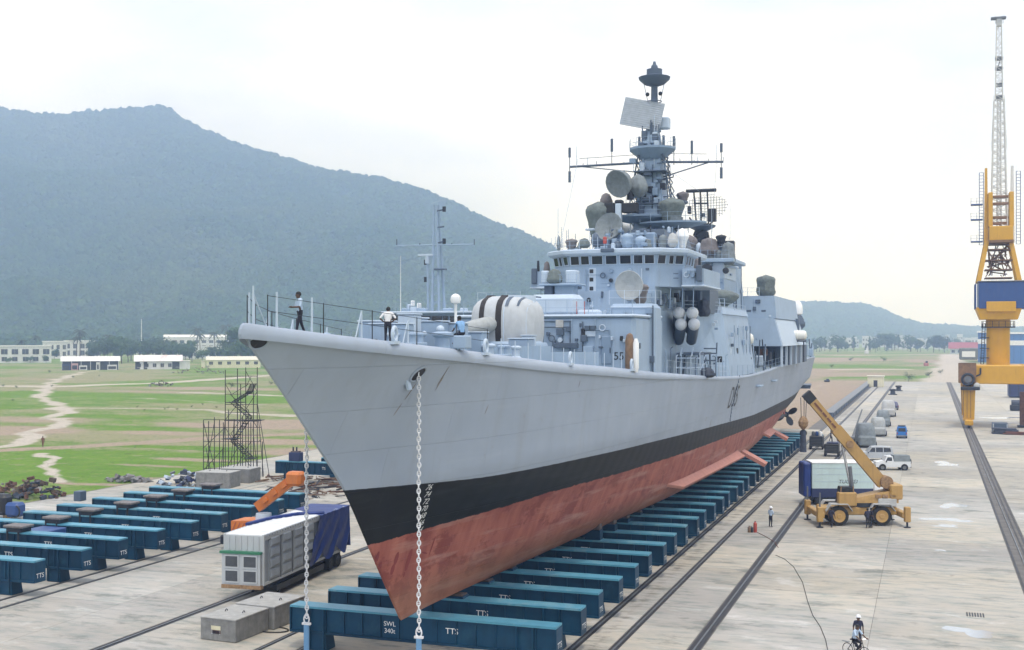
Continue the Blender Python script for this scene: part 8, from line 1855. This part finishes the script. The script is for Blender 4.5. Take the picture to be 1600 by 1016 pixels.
# machines far off on the field
for i, (px, py, w, h, m, lab) in enumerate(((1447,572,7,8,'red_oxide','small red digger far off on the brown field'),(1292,597,8,5,'dark_metal','dark trolley beyond the stern of the warship'),(1354,553,6,9,'house_white','white kiosk before the belt of trees'))):
    p = on_z(px, py); d = FPX*EYE/(py-525); root = thing(('digger','trolley','kiosk')[i], lab, ('digger','trolley','kiosk')[i], (0,0,0)); W, H = w*d/FPX, h*d/FPX
    MB().cbox((0,0,H*.3), (W,W*.6,H*.6), H*.08).build('body', m, root); MB().cbox((W*.12,0,H*.75), (W*.45,W*.4,H*.45), H*.06).build('cab', 'dark_metal' if i < 2 else 'roof_pale', root); MB().cyl((-W*.2,0,H*.5),(-W*.6,0,H*.95), W*.04,W*.03,6).build('arm', m, root) if i == 0 else None
    place(root, (p[0],p[1],0), YAW)
# ------------------------------------------------------------------ people
def person(label, joints, mats, hat=None, scale=1.0, sx=1.0):
    """one continuous skinned body grown from a posed skeleton (front towards -y); clothing by region"""
    J = dict(joints); names = list(J); E_ = []
    def chain_(*ns): E_.extend(zip(ns, ns[1:]))
    chain_('pelvis','belly','chest','neck','jaw','crown'); chain_('jaw','nose')
    for s in 'LR':
        chain_('chest','shoulder'+s,'elbow'+s,'wrist'+s,'palm'+s); chain_('pelvis','hip'+s,'knee'+s,'ankle'+s,'toe'+s)
    rad = dict(pelvis=.145, belly=.135, chest=.15, neck=.062, jaw=.085, crown=.088, nose=.018)
    for s in 'LR': rad.update({'shoulder'+s:.072,'elbow'+s:.048,'wrist'+s:.032,'palm'+s:.036,'hip'+s:.10,'knee'+s:.068,'ankle'+s:.046,'toe'+s:.042})
    for s in 'LR':        # five fingers rooted in the palm
        w, p = Vector(J['wrist'+s]), Vector(J['palm'+s]); d = (p-w).normalized(); u = d.orthogonal().normalized(); v = d.cross(u)
        for k, (off, ln) in enumerate(((-.03,.06),(-.012,.075),(.008,.078),(.028,.07))):
            a, b = 'f%s%da' % (s,k), 'f%s%db' % (s,k); J[a] = p+u*off+d*ln*.55; J[b] = p+u*off+d*ln+v*.02; rad[a] = rad[b] = .009; names += [a, b]; E_ += [('palm'+s, a), (a, b)]
        a = 't%s' % s; J[a] = p+u*-.05+d*.02; rad[a] = .011; names.append(a); E_.append(('palm'+s, a))
    me = bpy.data.meshes.new('body'); me.from_pydata([tuple(J[n]) for n in names], [(names.index(a), names.index(b)) for a, b in E_], [])
    ob = bpy.data.objects.new('body', me); COL.objects.link(ob); ob.modifiers.new('skin', 'SKIN')
    if not me.skin_vertices: 
        bpy.context.view_layer.objects.active = ob
    for i, n in enumerate(names): sv = me.skin_vertices[0].data[i]; sv.radius = (rad[n]*(1.18 if n in ('pelvis','belly','chest') else 1), rad[n]*(.82 if n in ('pelvis','belly','chest') else 1)); sv.use_root = (n == 'pelvis')
    ss = ob.modifiers.new('sub', 'SUBSURF'); ss.levels = 1; ss.render_levels = 1
    dg = bpy.context.evaluated_depsgraph_get(); em = bpy.data.meshes.new_from_object(ob.evaluated_get(dg)); bpy.data.objects.remove(ob)
    for m in mats: em.materials.append(MATS[m])       # shirt, trousers, skin, shoes
    segs = []
    for a, b in E_:
        if a[0] in 'ft' or b[0] in 'f' or b[0] == 't' and b != 'toeL': reg = 2
        elif a in ('neck','jaw') or b in ('nose',) or a.startswith('wrist') or (a.startswith('elbow')): reg = 2
        elif a == 'chest' and b == 'neck': reg = 0
        elif a.startswith(('hip','knee')) or (a == 'pelvis' and b.startswith('hip')): reg = 1
        elif a.startswith('ankle'): reg = 3
        else: reg = 0
        segs.append((np.array(J[a]), np.array(J[b]), reg))
    C_ = np.array([tuple(p.center) for p in em.polygons]); best = np.full(len(C_), 9e9); idx = np.zeros(len(C_), int)
    for a, b, reg in segs:
        d = b-a; t = np.clip(((C_-a)@d)/max(1e-9, d@d), 0, 1); dist = np.linalg.norm(C_-a-t[:,None]*d, axis=1); k = dist < best; best[k] = dist[k]; idx[k] = reg
    pz = J['pelvis'][2]; idx[(idx == 0) & (C_[:,2] < pz+.03) & (C_[:,2] > pz-.3)] = 1
    em.polygons.foreach_set('material_index', idx.tolist()); em.polygons.foreach_set('use_smooth', [True]*len(em.polygons))
    root = thing('person', label, 'person'); body = bpy.data.objects.new('body', em); COL.objects.link(body); body.parent = root
    cr, jw = Vector(J['crown']), Vector(J['jaw']); up = (cr-jw).normalized(); nf = (Vector(J['nose'])-jw); fw = (nf-up*nf.dot(up)).normalized()
    hc = jw.lerp(cr, .72)-fw*.016
    hb_ = MB(); hb_.ball((0,0,0), .108, 12, 8, (.93,1.06,1.0)); hb_.v = [tuple(hc+fw.cross(up)*q[0]-fw*q[1]+up*(max(q[2], -.005-(.06 if q[1] > 0 else 0)))) for q in hb_.v]; hb_.build('hair', 'hair', root, smooth=60)
    for s in (-1, 1): MB().ball(jw.lerp(cr,.42)+fw*.083+fw.cross(up)*.034*s, .011, 6, 5).build('eye', 'hair', root); MB().ball(jw.lerp(cr,.35)+fw.cross(up)*.092*s, .026, 6, 5, (.5,.8,1.2)).build('ear', 'skin', root)
    if hat: 
        m_ = MB(); m_.lathe((0,0,0), [(.165,-.012),(.16,.0),(.128,.012),(.125,.06),(.10,.105),(.05,.13),(.01,.135)], 16); m_.v = [tuple(hc+fw.cross(up)*q[0]-fw*(q[1]*1.1-.01)+up*(q[2]+.03)) for q in m_.v]; m_.build('helmet', hat, root, smooth=60)
    root.scale = (scale,)*3; return root
def stand(lean=0.0, arms='down', stride=0.0, twist=0.0, head=(0,0)):
    l = lean
    j = dict(pelvis=(0,0,.93), belly=(0,-.02-l*.1,1.07), chest=(0,-.02-l*.25,1.30-abs(l)*.03), neck=(0,-.03-l*.36,1.47-abs(l)*.06), jaw=(head[0]*.3,-.045-l*.44+head[1]*.2,1.56-abs(l)*.09), crown=(head[0]*.1,-.03-l*.5,1.655-abs(l)*.12), nose=(head[0],-.15-l*.5+head[1],1.585-abs(l)*.10))
    for s, n in ((-1,'L'),(1,'R')):
        st = stride*s
        j['hip'+n] = (.09*s,0,.88); j['knee'+n] = (.10*s,-.03-st*.5,.49); j['ankle'+n] = (.11*s,-st+.02,.09); j['toe'+n] = (.12*s,-st-.13,.045)
        j['shoulder'+n] = (.19*s,-.01-l*.28,1.40-abs(l)*.04)
        if arms == 'down': j['elbow'+n] = (.25*s,.02-l*.3+st*.25,1.13); j['wrist'+n] = (.26*s,-.07-l*.35+st*.4,.89); j['palm'+n] = (.26*s,-.09-l*.35+st*.42,.81)
        elif arms == 'front': j['elbow'+n] = (.25*s,-.06-l*.35,1.12); j['wrist'+n] = (.12*s,-.28-l*.4,1.10); j['palm'+n] = (.08*s,-.35-l*.4,1.11)
        elif arms == 'hips': j['elbow'+n] = (.36*s,.06,1.16); j['wrist'+n] = (.2*s,-.06,1.0); j['palm'+n] = (.16*s,-.12,.99)
    return j
def seated(seat=.8, back=.15):
    j = dict(pelvis=(0,0,seat+.1), belly=(0,-back*.3,seat+.25), chest=(0,-back,seat+.48), neck=(0,-back*1.3,seat+.65), jaw=(0,-back*1.4-.03,seat+.74), crown=(0,-back*1.4-.02,seat+.835), nose=(0,-back*1.4-.14,seat+.76))
    for s, n in ((-1,'L'),(1,'R')): j.update({'hip'+n:(.09*s,-.04,seat+.07),'knee'+n:(.13*s,-.44,seat+.03),'ankle'+n:(.13*s,-.50,seat-.36),'toe'+n:(.14*s,-.63,seat-.41),'shoulder'+n:(.19*s,-back,seat+.58),'elbow'+n:(.26*s,-back-.10,seat+.33),'wrist'+n:(.18*s,-back-.32,seat+.22),'palm'+n:(.16*s,-back-.39,seat+.2)})
    return j
def cyclist(): 
    j = dict(pelvis=(0,.12,.95), belly=(0,.04,1.1), chest=(0,-.06,1.32), neck=(0,-.10,1.48), jaw=(0,-.13,1.57), crown=(0,-.12,1.665), nose=(0,-.24,1.59))
    for s, n in ((-1,'L'),(1,'R')):
        k = .18 if s > 0 else 0
        j.update({'hip'+n:(.09*s,.08,.92),'knee'+n:(.12*s,-.26,.62+k),'ankle'+n:(.11*s,-.10+.0*k,.22+k*1.4),'toe'+n:(.12*s,-.24,.19+k*1.3),'shoulder'+n:(.19*s,-.05,1.42),'elbow'+n:(.26*s,-.22,1.2),'wrist'+n:(.24*s,-.46,1.06),'palm'+n:(.24*s,-.52,1.05)})
    return j
cam_yaw = lambda X, Y: math.atan2(X-0, -(Y-0))
def deck_person(label, X, Y, dz, joints, mats, rz, sc=1.0, hat=None): o = person(label, joints, mats, hat, sc); place(o, (X, Y, sheer(Y)+dz), rz); o.scale = (sc,)*3; return o
q = on_y(469, 490, 43.2); deck_person('person in a light blue shirt and dark trousers standing at the bow rail', q[0], 43.2, -.02, stand(0.1,'front',.22), ['shirt_light','trousers_dark','skin','trousers_dark'], R(-40), 1.06)
q = on_y(606, 490, 47.6); deck_person('person in a white shirt working beside the bow lockers', q[0], 47.6, -.02, stand(.35,'hips'), ['shirt_white','trousers_dark','skin','trousers_dark'], R(200), .97)
q = on_y(722, 500, 51.6); deck_person('person in a bright blue shirt sitting with back turned near the gun', q[0], 51.6, .0, seated(.66,.16), ['shirt_blue','trousers_dark','skin','trousers_dark'], R(235), 1.0)
mb_ = MB(); mb_.cbox((q[0], 51.6, sheer(51.6)+.33), (.7,.7,.62), .05); mb_.build('mooring_block', 'ship_grey', ship)
def yard_person(label, px, py, joints, mats, rz, sc=1.0, hat=None): p = on_z(px, py); o = person(label, joints, mats, hat, sc); place(o, (p[0], p[1], 0), rz); o.scale = (sc,)*3; return o
yard_person('person in a blue shirt and white helmet standing alone between the rails', 1204, 824, stand(0,'front'), ['shirt_light','trousers_dark','skin','black_paint'], R(150), 1.02, 'helmet_white')
yard_person('person in dark overalls standing by the front wheel of the mobile crane', 1299, 824, stand(.05,'down',.2), ['dungarees','trousers_dark','skin','black_paint'], R(160), 1.0)
yard_person('person in dark clothes by the rear wheel of the mobile crane, nearer the camera', 1356, 826, stand(.1,'front'), ['dungarees','trousers_dark','skin','black_paint'], R(200), 1.02)
yard_person('person in dark clothes beside the other at the rear wheel of the mobile crane', 1361, 825, stand(0,'down',.12), ['trousers_dark','trousers_dark','skin','black_paint'], R(120), 1.0)
yard_person('person in a blue shirt behind the black generator cart', 1284, 694, stand(0,'front'), ['shirt_blue','trousers_dark','skin','black_paint'], R(190), 1.0, 'helmet_white')
yard_person('person in a white helmet near the hanging hook', 1276, 692, stand(.15,'front'), ['shirt_light','trousers_dark','skin','black_paint'], R(150), 1.0, 'helmet_white')
yard_person('person in dark clothes walking behind the crane boom near the stern', 1298, 690, stand(0,'down',.2), ['dungarees','trousers_dark','skin','black_paint'], R(90), 1.0)
yard_person('person in dark clothes standing between the boom and the wrapped vehicles', 1310, 697, stand(0,'down'), ['trousers_dark','dungarees','skin','black_paint'], R(30), 1.0)
yard_person('person in brown clothes walking on the track across the field', 67, 699, stand(0,'down',.25), ['cloth_brown','cloth_brown','skin','black_paint'], R(20), .95)
yard_person('person in a white helmet half hidden behind the cyclist', 1341, 1012, stand(0,'down',.15), ['dungarees','trousers_dark','skin','black_paint'], R(10), .98, 'helmet_white')
cpz = on_z(1337, 1028); rzc = R(55)
o = person('person in a light blue shirt riding a bicycle at the bottom of the picture', cyclist(), ['shirt_light','trousers_dark','skin','black_paint']); place(o, (cpz[0], cpz[1], 0), rzc)
bk = thing('bicycle', 'black bicycle ridden by the person in light blue', 'bicycle')
for y, nm in ((.50,0), (-.58,1)):
    w_ = MB().torus((0,y,.34), .32,.02,'X',24,6).build('wheel', 'rubber', bk)
    sp_ = MB()
    for k in range(12): t = k*math.pi/6; sp_.cyl((0,y,.34),(0,y+.31*math.cos(t),.34+.31*math.sin(t)), .004,.004,3)
    sp_.build('spokes', 'chrome', w_)
fr_ = MB()
for a, b in (((0,.5,.34),(0,.05,.30)),((0,.5,.34),(0,.18,.80)),((0,.05,.30),(0,.20,.88)),((0,.18,.80),(0,-.42,.82)),((0,.05,.30),(0,-.40,.70)),((0,-.58,.34),(0,-.38,1.0))): fr_.cyl(a, b, .018,.018,8)
fr_.build('frame', 'black_paint', bk); MB().cbox((0,.20,.90), (.16,.28,.06), .03).build('saddle', 'rubber', bk); MB().tube([(-.26,-.46,1.04),(-.1,-.36,1.0),(.1,-.36,1.0),(.26,-.46,1.04)], .014, 6).build('handlebar', 'chrome', bk)
MB().cyl((-.12,.05,.3),(.12,.05,.3), .05,.05,10).build('crank', 'steel_grey', bk); MB().bx(-.15,-.06,-.02,.10,.13,.16).build('pedal', 'rubber', bk); MB().bx(.06,.15,-.02,.10,.40,.43).build('pedal', 'rubber', bk); MB().box((0,.62,.72), (.12,.42,.02)).build('carrier', 'steel_grey', bk)
place(bk, (cpz[0], cpz[1], 0), rzc)
# ------------------------------------------------------------------ haze
hz = MB(); hz.bx(-4200, 3200, -300, 4200, -3, 540)
hm = bpy.data.materials.new('haze'); hm.use_nodes = True
hn, hl = hm.node_tree.nodes, hm.node_tree.links; hn.clear()
ho = hn.new('ShaderNodeOutputMaterial'); hv = hn.new('ShaderNodeVolumePrincipled')
hv.inputs['Color'].default_value = (0.46, 0.63, 1.0, 1); hv.inputs['Density'].default_value = 0.00046; hv.inputs['Anisotropy'].default_value = 0.55; hv.inputs['Absorption Color'].default_value = (1, 1, 1, 1)
hl.new(hv.outputs[0], ho.inputs['Volume']); MATS['haze'] = hm
tag(hz.build('haze', 'haze', smooth=0), 'pale blue haze in the air', 'haze', kind='stuff')
